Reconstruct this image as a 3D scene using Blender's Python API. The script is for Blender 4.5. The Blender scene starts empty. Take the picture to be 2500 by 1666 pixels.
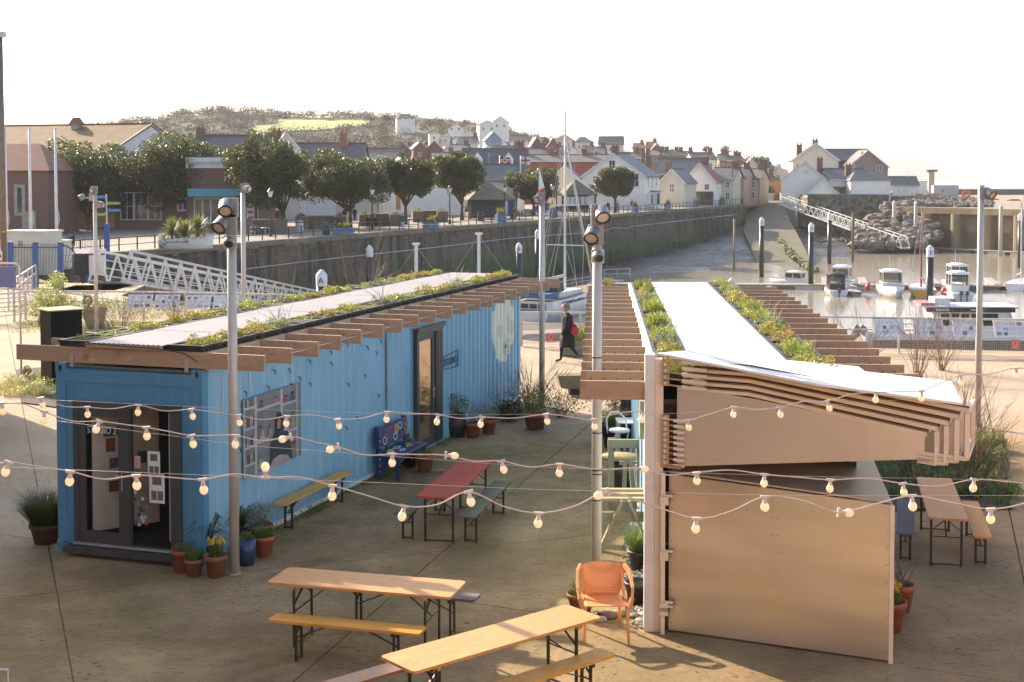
import bpy, math, random
from math import sin, cos, pi, radians, sqrt, atan2, exp, hypot
from mathutils import Vector, Matrix, noise
R = random.Random(7)
sc = bpy.context.scene
C = sc.collection
# ---------------------------------------------------------------- camera
H, FL, V0 = 5.5, 3300.0, 430.0
PITCH = radians(2.5)
CY = V0 + FL*math.tan(PITCH)
cam = bpy.data.objects.new('camera', bpy.data.cameras.new('camera'))
C.objects.link(cam)
cam.location = (0, 0, H)
cam.rotation_euler = (pi/2-PITCH, 0, 0)
cam.data.sensor_width = 36
cam.data.lens = 36*FL/2500
cam.data.shift_y = -(833-CY)/2500
cam.data.clip_start = .1
cam.data.clip_end = 60000
sc.camera = cam
def ray(u, v):
    a, b = u-1250, CY-v
    return Vector((a, FL*cos(PITCH)+b*sin(PITCH), -FL*sin(PITCH)+b*cos(PITCH)))
def G(u, v, z=0.0):
    r = ray(u, v); t = (z-H)/r.z
    return Vector((r.x*t, r.y*t, z))
def PY(u, v, Y):
    r = ray(u, v); t = Y/r.y
    return Vector((r.x*t, Y, H+r.z*t))
# ---------------------------------------------------------------- sky, sun, exposure
SUN_AZ = atan2(-.65, .76)          # direction to the sun measured from +Y towards +X
SUN_EL = radians(27)
w = bpy.data.worlds.new('World'); sc.world = w; w.use_nodes = True
nt = w.node_tree; nt.nodes.clear()
sky = nt.nodes.new('ShaderNodeTexSky'); sky.sky_type = 'NISHITA'; sky.sun_disc = False
sky.sun_elevation = SUN_EL; sky.sun_rotation = SUN_AZ
sky.air_density = .8; sky.dust_density = 2.4; sky.ozone_density = 1.0
bg = nt.nodes.new('ShaderNodeBackground'); bg.inputs[1].default_value = .15
wo = nt.nodes.new('ShaderNodeOutputWorld')
nt.links.new(sky.outputs[0], bg.inputs[0]); nt.links.new(bg.outputs[0], wo.inputs[0])
sl = bpy.data.lights.new('sun', 'SUN'); sl.energy = 4.6; sl.angle = radians(.5); sl.color = (1, .83, .64)
so = bpy.data.objects.new('sun', sl); C.objects.link(so); so.location = (-60, 60, 80)
sd = Vector((sin(SUN_AZ)*cos(SUN_EL), cos(SUN_AZ)*cos(SUN_EL), sin(SUN_EL)))
so.rotation_euler = sd.to_track_quat('Z', 'Y').to_euler()
sc.view_settings.view_transform = 'Standard'; sc.view_settings.look = 'None'
sc.view_settings.gamma = 1; sc.view_settings.use_curve_mapping = False
sc.view_settings.exposure = 1.4
sc.cycles.use_adaptive_sampling = True; sc.cycles.adaptive_threshold = .02
sc.cycles.use_denoising = True
sc.cycles.max_bounces = 5; sc.cycles.diffuse_bounces = 3; sc.cycles.glossy_bounces = 3
sc.cycles.transmission_bounces = 4; sc.cycles.transparent_max_bounces = 8; sc.cycles.volume_bounces = 0
sc.cycles.caustics_reflective = False; sc.cycles.caustics_refractive = False
sc.cycles.sample_clamp_indirect = 4
# ---------------------------------------------------------------- materials
MATS = {}
def rgb(c): return (c[0], c[1], c[2], 1)
def nodes(name):
    m = bpy.data.materials.new(name); m.use_nodes = True
    t = m.node_tree
    return m, t, t.nodes['Principled BSDF']
def mix(t, a, b, f, mode='MIX'):
    n = t.nodes.new('ShaderNodeMix'); n.data_type = 'RGBA'; n.blend_type = mode
    for s, x in ((n.inputs[0], f), (n.inputs[6], a), (n.inputs[7], b)):
        if isinstance(x, (int, float)): s.default_value = x
        elif isinstance(x, tuple): s.default_value = rgb(x)
        else: t.links.new(x, s)
    return n.outputs[2]
def coords(t, kind='Object', scale=(1, 1, 1), rot=(0, 0, 0)):
    tc = t.nodes.new('ShaderNodeTexCoord'); mp = t.nodes.new('ShaderNodeMapping')
    mp.inputs['Scale'].default_value = scale; mp.inputs['Rotation'].default_value = rot
    t.links.new(tc.outputs[kind], mp.inputs[0]); return mp.outputs[0]
def nz(t, vec, scale, detail=4, rough=.6, dist=0):
    n = t.nodes.new('ShaderNodeTexNoise'); n.inputs['Scale'].default_value = scale
    n.inputs['Detail'].default_value = detail; n.inputs['Roughness'].default_value = rough
    n.inputs['Distortion'].default_value = dist
    t.links.new(vec, n.inputs['Vector']); return n.outputs[0]
def ramp(t, x, p0, p1, a=(0, 0, 0), b=(1, 1, 1)):
    n = t.nodes.new('ShaderNodeValToRGB'); e = n.color_ramp.elements
    e[0].position = p0; e[0].color = rgb(a); e[1].position = p1; e[1].color = rgb(b)
    t.links.new(x, n.inputs[0]); return n.outputs[0]
def bump(t, b, h, strength, dist=.02):
    n = t.nodes.new('ShaderNodeBump'); n.inputs['Strength'].default_value = strength
    n.inputs['Distance'].default_value = dist
    t.links.new(h, n.inputs['Height']); t.links.new(n.outputs[0], b.inputs['Normal']); return n
def mat(name, c, c2=None, scale=4, rough=.7, metal=0, bmp=.15, bs=30, stretch=(1, 1, 1), spots=None, coord='Object', p=(.35, .65), spec=.5, bd=.01):
    """general surface: two tones mixed by noise, optional spots (colour, scale, lo, hi), fine relief"""
    if name in MATS: return MATS[name]
    m, t, b = nodes(name)
    v = coords(t, coord, stretch)
    c2 = c2 or tuple(x*.8 for x in c)
    col = mix(t, c, c2, ramp(t, nz(t, v, scale), *p))
    if spots:
        col = mix(t, col, spots[0], ramp(t, nz(t, v, spots[1], 5, .7), spots[2], spots[3]))
    t.links.new(col, b.inputs['Base Color'])
    b.inputs['Roughness'].default_value = rough; b.inputs['Metallic'].default_value = metal
    b.inputs['Specular IOR Level'].default_value = spec
    if bmp: bump(t, b, nz(t, v, bs, 5, .65), bmp, bd)
    MATS[name] = m; return m
def wood(name, c, c2, rough=.65, s=1.0):
    """grain runs along local X"""
    if name in MATS: return MATS[name]
    m, t, b = nodes(name)
    v = coords(t, 'Object', (1.2*s, 14*s, 14*s))
    g = nz(t, v, 2.2, 6, .65, 1.2)
    col = mix(t, c, c2, ramp(t, g, .35, .7))
    v2 = coords(t, 'Object', (1, 1, 1))
    col = mix(t, col, tuple(x*.55 for x in c2), ramp(t, nz(t, v2, 3, 5), .58, .8))
    vo = t.nodes.new('ShaderNodeTexVoronoi'); vo.inputs['Scale'].default_value = 4
    t.links.new(coords(t, 'Object', (.8, 2.5, 2.5)), vo.inputs['Vector'])
    col = mix(t, tuple(x*.35 for x in c2), col, ramp(t, vo.outputs['Distance'], .03, .09))
    col = mix(t, col, tuple(min(.8, x*1.25) for x in c), ramp(t, nz(t, coords(t, 'Object', (1.5, 3, 3)), 1.7, 7, .7), .55, .75))
    col = mix(t, col, tuple(x*.6 for x in c2), ramp(t, nz(t, coords(t, 'Object', (3, 5, 5)), 4, 8, .8), .62, .7))
    t.links.new(col, b.inputs['Base Color']); b.inputs['Roughness'].default_value = rough; b.inputs['Specular IOR Level'].default_value = .3
    bump(t, b, g, .25, .004); MATS[name] = m; return m
def blocks(name, c1, c2, mortar, w=.22, h=.075, ms=.012, rough=.85, rot=(pi/2, 0, 0), dirt=(.1, .1, .08), vary=.5):
    """courses seen only from far off"""
    if name in MATS: return MATS[name]
    m, t, b = nodes(name)
    n = t.nodes.new('ShaderNodeTexBrick'); n.inputs['Scale'].default_value = 1
    n.inputs['Brick Width'].default_value = w; n.inputs['Row Height'].default_value = h
    n.inputs['Mortar Size'].default_value = ms
    n.inputs['Color1'].default_value = rgb(c1); n.inputs['Color2'].default_value = rgb(c2); n.inputs['Mortar'].default_value = rgb(mortar)
    tc = t.nodes.new('ShaderNodeTexCoord')
    sp = t.nodes.new('ShaderNodeSeparateXYZ'); t.links.new(tc.outputs['Object'], sp.inputs[0])
    ad = t.nodes.new('ShaderNodeMath'); t.links.new(sp.outputs[0], ad.inputs[0]); t.links.new(sp.outputs[1], ad.inputs[1])
    cb = t.nodes.new('ShaderNodeCombineXYZ'); t.links.new(ad.outputs[0], cb.inputs[0]); t.links.new(sp.outputs[2], cb.inputs[1])
    t.links.new(cb.outputs[0], n.inputs['Vector'])
    v = coords(t)
    col = mix(t, n.outputs[0], dirt, ramp(t, nz(t, v, .6, 6, .7), .45, .95))
    t.links.new(col, b.inputs['Base Color']); b.inputs['Roughness'].default_value = rough
    bump(t, b, n.outputs['Fac'], -.4, .02); MATS[name] = m; return m
def leafmat(name, c, c2, scale=.6, trans=.35):
    if name in MATS: return MATS[name]
    m, t, b = nodes(name)
    v = coords(t)
    col = mix(t, c, c2, ramp(t, nz(t, v, scale, 3), .35, .65))
    t.links.new(col, b.inputs['Base Color']); b.inputs['Roughness'].default_value = .45
    tr = t.nodes.new('ShaderNodeBsdfTranslucent'); t.links.new(mix(t, col, (.5, .55, .1), .35), tr.inputs[0])
    ms = t.nodes.new('ShaderNodeMixShader'); ms.inputs[0].default_value = trans
    t.links.new(b.outputs[0], ms.inputs[1]); t.links.new(tr.outputs[0], ms.inputs[2])
    t.links.new(ms.outputs[0], t.nodes['Material Output'].inputs[0]); MATS[name] = m; return m
def glassmat(name, tint=(.02, .03, .035), rough=.04):
    if name in MATS: return MATS[name]
    m, t, b = nodes(name)
    b.inputs['Base Color'].default_value = rgb(tint); b.inputs['Roughness'].default_value = rough
    b.inputs['Specular IOR Level'].default_value = .9; MATS[name] = m; return m
def clear_glass(name, mixf=.9):
    if name in MATS: return MATS[name]
    m, t, b = nodes(name)
    b.inputs['Base Color'].default_value = (.02, .02, .02, 1); b.inputs['Roughness'].default_value = .03
    tr = t.nodes.new('ShaderNodeBsdfTransparent'); tr.inputs[0].default_value = (.95, .94, .91, 1)
    ms = t.nodes.new('ShaderNodeMixShader'); ms.inputs[0].default_value = mixf
    t.links.new(b.outputs[0], ms.inputs[1]); t.links.new(tr.outputs[0], ms.inputs[2])
    t.links.new(ms.outputs[0], t.nodes['Material Output'].inputs[0]); MATS[name] = m; return m
# ---------------------------------------------------------------- mesh building
class MB:
    def __init__(s): s.v = []; s.f = []; s.m = []; s.s = []
    def add(s, vs, fs, mi=0, smooth=False):
        o = len(s.v); s.v += [tuple(x) for x in vs]
        for f in fs: s.f.append(tuple(i+o for i in f)); s.m.append(mi); s.s.append(smooth)
        return s
    def box(s, x0, x1, y0, y1, z0, z1, mi=0, mx=None):
        vs = [Vector(p) for p in ((x0, y0, z0), (x1, y0, z0), (x1, y1, z0), (x0, y1, z0), (x0, y0, z1), (x1, y0, z1), (x1, y1, z1), (x0, y1, z1))]
        if mx: vs = [mx @ p for p in vs]
        return s.add(vs, [(0, 3, 2, 1), (4, 5, 6, 7), (0, 1, 5, 4), (1, 2, 6, 5), (2, 3, 7, 6), (3, 0, 4, 7)], mi)
    def cbox(s, c, d, mi=0, rz=0, rx=0, ry=0):
        mx = Matrix.Translation(c) @ Matrix.Rotation(rz, 4, 'Z') @ Matrix.Rotation(ry, 4, 'Y') @ Matrix.Rotation(rx, 4, 'X')
        return s.box(-d[0]/2, d[0]/2, -d[1]/2, d[1]/2, -d[2]/2, d[2]/2, mi, mx)
    def quad(s, a, b, c, d, mi=0): return s.add([a, b, c, d], [(0, 1, 2, 3)], mi)
    def prism(s, poly, z0, z1, mi=0, mi_side=None):
        n = len(poly); vs = [(p[0], p[1], z0) for p in poly]+[(p[0], p[1], z1) for p in poly]
        s.add(vs, [tuple(range(n-1, -1, -1)), tuple(range(n, 2*n))], mi)
        s.add(vs, [(i, (i+1) % n, (i+1) % n+n, i+n) for i in range(n)], mi if mi_side is None else mi_side); return s
    def extr(s, poly, d, mi=0):
        """poly of 3D points extruded by vector d"""
        n = len(poly); a = [Vector(p) for p in poly]; d = Vector(d); vs = a+[p+d for p in a]
        return s.add(vs, [tuple(range(n-1, -1, -1)), tuple(range(n, 2*n))]+[(i, (i+1) % n, (i+1) % n+n, i+n) for i in range(n)], mi)
    def bar(s, a, b, w, h=None, mi=0):
        a, b = Vector(a), Vector(b); h = h or w; d = b-a; L = d.length
        if L < 1e-6: return s
        q = d.to_track_quat('X', 'Z').to_matrix().to_4x4()
        return s.box(0, L, -w/2, w/2, -h/2, h/2, mi, Matrix.Translation(a) @ q)
    def tube(s, pts, r, n=8, mi=0, smooth=True, cap=True):
        pts = [Vector(p) for p in pts]; o = len(s.v); k = len(pts)
        rs = r if isinstance(r, (list, tuple)) else [r]*k
        up = None
        for i, p in enumerate(pts):
            d = (pts[min(i+1, k-1)]-pts[max(i-1, 0)]).normalized()
            if up is None: up = d.orthogonal().normalized()
            else:
                up = (up-d*up.dot(d)); up = up.normalized() if up.length > 1e-5 else d.orthogonal().normalized()
            w_ = d.cross(up)
            for j in range(n):
                a = 2*pi*j/n; s.v.append(tuple(p+(up*cos(a)+w_*sin(a))*rs[i]))
        for i in range(k-1):
            for j in range(n):
                s.f.append((o+i*n+j, o+i*n+(j+1) % n, o+(i+1)*n+(j+1) % n, o+(i+1)*n+j)); s.m.append(mi); s.s.append(smooth)
        if cap:
            s.f.append(tuple(o+j for j in range(n-1, -1, -1))); s.m.append(mi); s.s.append(False)
            s.f.append(tuple(o+(k-1)*n+j for j in range(n))); s.m.append(mi); s.s.append(False)
        return s
    def cyl(s, x, y, z0, z1, r, n=12, mi=0, r2=None): return s.tube([(x, y, z0), (x, y, z1)], [r, r if r2 is None else r2], n, mi)
    def lathe(s, prof, n=16, mi=0, c=(0, 0, 0), mx=None, smooth=True):
        vs = []; fs = []; k = len(prof)
        for r, z in prof:
            for j in range(n):
                p = Vector((r*cos(2*pi*j/n), r*sin(2*pi*j/n), z))
                if mx: p = mx @ p
                vs.append(p+Vector(c))
        for i in range(k-1):
            for j in range(n): fs.append((i*n+j, i*n+(j+1) % n, (i+1)*n+(j+1) % n, (i+1)*n+j))
        return s.add(vs, fs, mi, smooth)
    def build(s, name, m, parent=None, loc=None, rz=None, label=None):
        me = bpy.data.meshes.new(name)
        me.from_pydata(s.v, [], s.f)
        for x in (m if isinstance(m, (list, tuple)) else [m]): me.materials.append(x)
        me.polygons.foreach_set('material_index', s.m); me.polygons.foreach_set('use_smooth', s.s)
        me.update()
        return link(name, me, parent, loc, rz, label)
def link(name, me, parent=None, loc=None, rz=None, label=None):
    o = bpy.data.objects.new(name, me); C.objects.link(o)
    if parent: o.parent = parent
    if loc is not None: o.location = loc
    if rz is not None: o.rotation_euler = (0, 0, rz)
    if label: o['label'] = label
    return o
def tag(o, label=None, cat=None, group=None, kind=None):
    if label: o['label'] = label
    if cat: o['category'] = cat
    if group: o['group'] = group
    if kind: o['kind'] = kind
    return o
def empty(name, loc, rz=0, label=None, cat=None, group=None):
    o = bpy.data.objects.new(name, None); C.objects.link(o); o.empty_display_size = .2
    o.location = loc; o.rotation_euler = (0, 0, rz); return tag(o, label, cat, group)
def copy_tree(o, parent=None):
    c = o.copy(); C.objects.link(c); c.parent = parent
    for ch in [x for x in o.children]: copy_tree(ch, c)
    return c
def place(proto, first, loc, rz, label=None, group=None):
    o = proto if first else copy_tree(proto)
    o.location = loc; o.rotation_euler = (0, 0, rz)
    if label: o['label'] = label
    if group: o['group'] = group
    return o
ORD = ['first', 'second', 'third', 'fourth', 'fifth', 'sixth', 'seventh', 'eighth', 'ninth', 'tenth', 'eleventh', 'twelfth', 'thirteenth', 'fourteenth', 'fifteenth', 'sixteenth', 'seventeenth', 'eighteenth', 'nineteenth', 'twentieth']
def leafcloud(mb, centres, n, size, mi=0, rnd=R, flat=1.0, shell=.55, up=0.0):
    """small bent leaf sprays spread through ellipsoids; centres: (x, y, z, rx, ry, rz)"""
    tot = sum(c[3]*c[4]+c[4]*c[5] for c in centres)
    for c in centres:
        k = max(3, int(n*(c[3]*c[4]+c[4]*c[5])/tot))
        for _ in range(k):
            z = rnd.uniform(-1, 1); a = rnd.uniform(0, 2*pi); q = sqrt(max(0, 1-z*z)); r = rnd.uniform(shell, 1)**.6*rnd.uniform(.92, 1.06)
            p = Vector((c[0]+c[3]*q*cos(a)*r, c[1]+c[4]*q*sin(a)*r, c[2]+c[5]*z*r))
            d = Vector((rnd.gauss(0, 1), rnd.gauss(0, 1), rnd.gauss(0, 1)*flat+up)).normalized()
            e = d.cross(Vector((rnd.gauss(0, 1), rnd.gauss(0, 1), rnd.gauss(0, 1)))).normalized()
            s = size*rnd.uniform(.6, 1.3)
            mb.add([p-e*s*.45, p+d*s, p+e*s*.45], [(0, 1, 2)], mi)
def blades(mb, c, n, rad, h, mi=0, w=.012, lean=.5, rnd=R):
    for _ in range(n):
        a = rnd.uniform(0, 2*pi); r = rad*sqrt(rnd.random()); x, y = c[0]+r*cos(a), c[1]+r*sin(a)
        hh = h*rnd.uniform(.6, 1.15); L = lean*hh*rnd.uniform(.3, 1.2); b = a+rnd.gauss(0, .6)
        dx, dy = cos(b)*L, sin(b)*L; px, py = -sin(b)*w, cos(b)*w
        mb.add([(x-px, y-py, c[2]), (x+px, y+py, c[2]), (x+dx*.4+px*.7, y+dy*.4+py*.7, c[2]+hh*.65), (x+dx*.4-px*.7, y+dy*.4-py*.7, c[2]+hh*.65), (x+dx, y+dy, c[2]+hh*.95)], [(0, 1, 2, 3), (3, 2, 4)], mi)
def twigs(mb, c, n, h, spread, r=.006, mi=0, rnd=R, forks=2):
    for _ in range(n):
        a = rnd.uniform(0, 2*pi); L = h*rnd.uniform(.55, 1.1); s = spread*rnd.uniform(.1, 1)
        b = Vector(c)+Vector((rnd.gauss(0, .06), rnd.gauss(0, .06), 0)); m = b+Vector((cos(a)*s*.4, sin(a)*s*.4, L*.5)); e = b+Vector((cos(a)*s, sin(a)*s, L))
        mb.tube([b, m, e], [r, r*.7, r*.3], 3, mi, True, False)
        for _ in range(forks):
            t = rnd.uniform(.3, .9); p = m.lerp(e, t) if t > .5 else b.lerp(m, t*2); a2 = a+rnd.gauss(0, .9)
            mb.tube([p, p+Vector((cos(a2)*s*.3, sin(a2)*s*.3, L*rnd.uniform(.15, .35)))], [r*.6, r*.25], 3, mi, True, False)
# ---------------------------------------------------------------- shared materials
M_galv = mat('galvanised steel', (.5, .48, .45), (.38, .37, .35), 3, .45, .4, .05)
M_pole = mat('pole grey paint', (.5, .47, .42), (.42, .4, .36), 2, .4, .15, .03)
M_white = mat('white paint', (.72, .71, .68), (.6, .59, .56), 3, .5, 0, .04)
M_black = mat('black paint', (.02, .02, .022), (.03, .03, .03), 3, .5)
M_dark = mat('charcoal frame paint', (.045, .048, .05), (.06, .06, .06), 3, .45)
M_red = mat('red paint', (.5, .05, .04), (.4, .04, .04), 3, .5)
M_yellow = mat('yellow plastic', (.7, .42, .04), (.6, .35, .03), 3, .5)
M_terra = mat('terracotta', (.36, .12, .055), (.28, .09, .045), 6, .8, 0, .2, 40)
M_soil = mat('soil', (.035, .025, .018), (.06, .045, .03), 20, .95, 0, .8, 40)
M_slate = mat('slate roof', (.075, .08, .088), (.12, .12, .12), 1.2, .55, 0, .3, 8, (1, 1, 3), spots=((.16, .15, .1), .8, .6, .9))
M_slate2 = mat('old slate roof', (.11, .1, .09), (.16, .14, .11), 1.2, .7, 0, .3, 8, (1, 1, 3), spots=((.2, .18, .1), .8, .55, .9))
M_tile = mat('red tile roof', (.3, .12, .075), (.2, .09, .06), 1.4, .8, 0, .3, 6, (1, 1, 4))
M_moss = mat('mossy tile roof', (.2, .125, .055), (.15, .08, .04), .5, .9, 0, .4, 6, (1, 1, 3), spots=((.2, .2, .08), .7, .5, .8))
M_brick = blocks('red brick', (.22, .07, .042), (.16, .05, .034), (.24, .17, .13))
M_brick2 = blocks('brown brick', (.19, .1, .055), (.14, .075, .045), (.24, .19, .14))
M_render = mat('white render', (.84, .785, .69), (.76, .7, .61), .5, .85, 0, .1, 10, spots=((.5, .48, .43), .3, .6, .95))
M_cream = mat('cream render', (.66, .58, .45), (.56, .5, .4), .5, .85, 0, .1, 10)
M_glass = glassmat('dark window glass')
M_clear = clear_glass('clear glass')
M_stone = mat('pale stone', (.4, .36, .29), (.3, .27, .22), 2, .9, 0, .3, 12)
M_leafdark = leafmat('holm oak leaves', (.023, .036, .014), (.055, .074, .021), .9, .2)
M_bark = mat('bark', (.09, .07, .05), (.05, .04, .03), 6, .9, 0, .6, 20)
M_shrub = leafmat('shrub leaves', (.07, .12, .03), (.16, .18, .05), 4)
M_sedum = leafmat('sedum green', (.17, .25, .05), (.34, .34, .08), 6)
M_sedum2 = leafmat('sedum yellow', (.36, .32, .08), (.28, .3, .07), 6)
M_rusty = leafmat('sedum rust red', (.38, .13, .06), (.3, .22, .08), 8)
M_grey_leaf = leafmat('grey green leaves', (.15, .19, .12), (.28, .3, .22), 8)
M_grass = leafmat('grass blades', (.06, .12, .025), (.14, .2, .05), 5)
M_straw = leafmat('straw grass', (.42, .34, .17), (.3, .27, .12), 6)
M_twig = mat('bare twigs', (.13, .08, .05), (.2, .12, .08), 8, .8, 0, 0)
M_daff = mat('daffodil yellow', (.8, .55, .03), (.8, .4, .02), 30, .5, 0, 0)
# ---------------------------------------------------------------- ground, quays, water
def groundmat():
    m, t, b = nodes('worn concrete'); v = coords(t)
    c = mix(t, (.46, .36, .255), (.37, .29, .2), ramp(t, nz(t, v, .35, 5), .35, .65))
    # damp brown courtyard fading to clean pale concrete farther out (a stain with its own shape); redder right side imitates bounced light
    sp = t.nodes.new('ShaderNodeSeparateXYZ'); t.links.new(v, sp.inputs[0])
    def lin(src, a, b_):
        n = t.nodes.new('ShaderNodeMapRange'); n.inputs[1].default_value = a; n.inputs[2].default_value = b_
        t.links.new(src, n.inputs[0]); return n.outputs[0]
    def math(op, a, b_):
        n = t.nodes.new('ShaderNodeMath'); n.operation = op
        for i, x in enumerate((a, b_)):
            if isinstance(x, (int, float)): n.inputs[i].default_value = x
            else: t.links.new(x, n.inputs[i])
        return n.outputs[0]
    yy = math('ADD', sp.outputs[1], math('MULTIPLY', nz(t, v, .5, 4), 5))
    far = lin(yy, 30, 33)
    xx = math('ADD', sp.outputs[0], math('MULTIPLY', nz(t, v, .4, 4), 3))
    left = lin(xx, -4.6, -6.2)
    clean = math('MAXIMUM', far, left)
    dirt = mix(t, (.25, .17, .09), (.42, .3, .16), ramp(t, nz(t, v, .45, 8, .72), .38, .6))
    dirt = mix(t, dirt, (.1, .07, .045), ramp(t, nz(t, v, .28, 7, .7, .6), .55, .68))
    warm = mix(t, dirt, (.45, .26, .14), math('MULTIPLY', lin(xx, 3.5, 7.0), .65))  # warm bounced light painted into the ground colour towards the right
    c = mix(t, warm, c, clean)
    # moss in the courtyard
    mo = math('MULTIPLY', ramp(t, nz(t, v, .4, 8, .75), .44, .58), math('SUBTRACT', 1.0, clean))
    c = mix(t, c, (.175, .145, .055), math('MULTIPLY', mo, .5))
    # pale grit and dark crumbs
    c = mix(t, c, (.05, .035, .025), math('MULTIPLY', ramp(t, nz(t, coords(t, 'Object', (1, 1.8, 1)), 8, 9, .84), .545, .62), .75))
    vo = t.nodes.new('ShaderNodeTexVoronoi'); vo.inputs['Scale'].default_value = 9; t.links.new(v, vo.inputs['Vector'])
    c = mix(t, (.5, .44, .35), c, ramp(t, vo.outputs['Distance'], .03, .06))
    t.links.new(c, b.inputs['Base Color']); b.inputs['Roughness'].default_value = .95; b.inputs['Specular IOR Level'].default_value = .2
    bump(t, b, nz(t, v, 9, 9, .8), .9, .03)
    return m
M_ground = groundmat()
land = [(-90, -12), (70, -12), (70, 37.5), (16, 42.3), (.8, 44.8), (-1.5, 47.2), (-8.7, 51.2), (-14, 57), (-18, 62), (-18.5, 68), (-24, 70), (-33, 85), (-90, 85)]
ground = tag(MB().prism(land, -.6, -.03, 0).build('ground', mat('joint dirt', (.1, .08, .05), (.07, .06, .035))), 'dark strip of ground seen in the joints between the concrete slabs', kind='structure')
import bmesh
bm = bmesh.new()
bm.faces.new([bm.verts.new((x, y, 0)) for x, y in land])
def joint(a, b_, wd=.018):
    a, b_ = Vector((a[0], a[1], 0)), Vector((b_[0], b_[1], 0)); n = (b_-a).cross(Vector((0, 0, 1))).normalized()
    for s in (-wd/2, wd/2):
        bmesh.ops.bisect_plane(bm, geom=bm.verts[:]+bm.edges[:]+bm.faces[:], plane_co=a+n*s, plane_no=n, dist=1e-5)
    for f in [f for f in bm.faces if abs((f.calc_center_median()-a).dot(n)) < wd*.45]: bm.faces.remove(f)
joint(G(60, 1020), G(160, 1560))
joint(G(940, 1470), G(1320, 1140))
joint(G(0, 1462), G(620, 1395), .02)
joint(G(1100, 1465), G(1340, 1500), .02)
joint(G(2450, 1180), G(2500, 1420), .02)
joint((-50, 38.4), (60, 35.6), .03)
bm.faces.ensure_lookup_table()
slabs = []
for f in bm.faces:
    pts = [tuple(v.co) for v in f.verts]
    mb = MB().add(pts+[(p[0], p[1], -.03) for p in pts], [tuple(range(len(pts)))]+[(i+len(pts), (i+1) % len(pts)+len(pts), (i+1) % len(pts), i) for i in range(len(pts))])
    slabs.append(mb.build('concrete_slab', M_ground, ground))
bm.free()
# far promenade on the other side of the basin
WA, WB = Vector((-33.2, 84.2)), Vector((44.7, 259))
WD = (WB-WA).normalized(); WN = Vector((-WD.y, WD.x))      # WN points away from the basin
M_prom = mat('promenade paving', (.2, .17, .135), (.26, .22, .17), .4, .9, 0, .2, 10, spots=((.12, .13, .05), .15, .56, .75))
prom = [(-90, 85.0), (-33.4, 85), (WA.x, WA.y), (WB.x, WB.y), (51, 275), (56, 300), (56, 330), (-90, 330)]
tag(MB().prism(prom, -.5, .0).build('promenade', M_prom), 'broad paved promenade behind the railing across the harbour', kind='structure')
def quaymat():
    m, t, b = nodes('harbour wall stone'); v = coords(t)
    sp = t.nodes.new('ShaderNodeSeparateXYZ'); t.links.new(v, sp.inputs[0])
    cb = t.nodes.new('ShaderNodeCombineXYZ'); t.links.new(sp.outputs[0], cb.inputs[0]); t.links.new(sp.outputs[2], cb.inputs[1])
    n = t.nodes.new('ShaderNodeTexBrick'); n.inputs['Scale'].default_value = 1
    n.inputs['Brick Width'].default_value = .95; n.inputs['Row Height'].default_value = .36; n.inputs['Mortar Size'].default_value = .02; n.offset_frequency = 3; n.squash = 1.4; n.squash_frequency = 3
    n.inputs['Color1'].default_value = (.135, .11, .075, 1); n.inputs['Color2'].default_value = (.09, .075, .05, 1); n.inputs['Mortar'].default_value = (.06, .05, .035, 1)
    va = t.nodes.new('ShaderNodeVectorMath'); va.operation = 'ADD'; t.links.new(cb.outputs[0], va.inputs[0]); wn = t.nodes.new('ShaderNodeTexNoise'); wn.inputs['Scale'].default_value = .7; t.links.new(v, wn.inputs['Vector']); vs_ = t.nodes.new('ShaderNodeVectorMath'); vs_.operation = 'SCALE'; vs_.inputs[3].default_value = .9; t.links.new(wn.outputs[1], vs_.inputs[0]); t.links.new(vs_.outputs[0], va.inputs[1])
    t.links.new(va.outputs[0], n.inputs['Vector'])
    st = nz(t, coords(t, 'Object', (1, 1, .12)), 1.1, 6, .7)
    c = mix(t, n.outputs[0], (.022, .021, .013), ramp(t, st, .47, .62))
    hz = t.nodes.new('ShaderNodeMath'); hz.operation = 'MULTIPLY_ADD'; t.links.new(nz(t, v, .25, 5), hz.inputs[0]); hz.inputs[1].default_value = 5; t.links.new(sp.outputs[2], hz.inputs[2])
    def band(a, b_):
        r = t.nodes.new('ShaderNodeMapRange'); r.inputs[1].default_value = a; r.inputs[2].default_value = b_; t.links.new(hz.outputs[0], r.inputs[0]); return r.outputs[0]
    c = mix(t, (.035, .07, .012), c, band(-2.6, -.4))
    c = mix(t, (.012, .012, .01), c, band(-4.4, -2.8))
    t.links.new(c, b.inputs['Base Color']); b.inputs['Roughness'].default_value = .8
    bump(t, b, nz(t, coords(t, 'Object', (1, 1, .4)), 2.5, 6, .7), .8, .15); return m
M_quay = quaymat()
wl = (WB-WA).length
mb = MB()
NX, NZ_ = 300, 18
for i in range(NX+1):
    for j in range(NZ_+1):
        x = wl*i/NX; z = -9+9.0*j/NZ_
        q = noise.noise(Vector((x*.8, 0, z*1.2)))*.12+noise.noise(Vector((x*2.5, 5, z*3)))*.06-(z*.06)
        mb.v.append((x, -q*1.0, z))
for i in range(NX):
    for j in range(NZ_):
        a = i*(NZ_+1)+j; mb.f.append((a, a+NZ_+1, a+NZ_+2, a+1)); mb.m.append(0); mb.s.append(False)
hw = mb.build('harbour_wall', M_quay, None, (WA.x, WA.y, 0), atan2(WD.y, WD.x))
tag(hw, 'long old stone harbour wall with green weed along its foot', 'harbour wall')
M_cope = mat('coping stone', (.19, .165, .12), (.13, .12, .09), .8, .9, 0, .4, 6, spots=((.12, .14, .04), .4, .55, .75))
xx = 0
k = 0
cop = []
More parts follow.
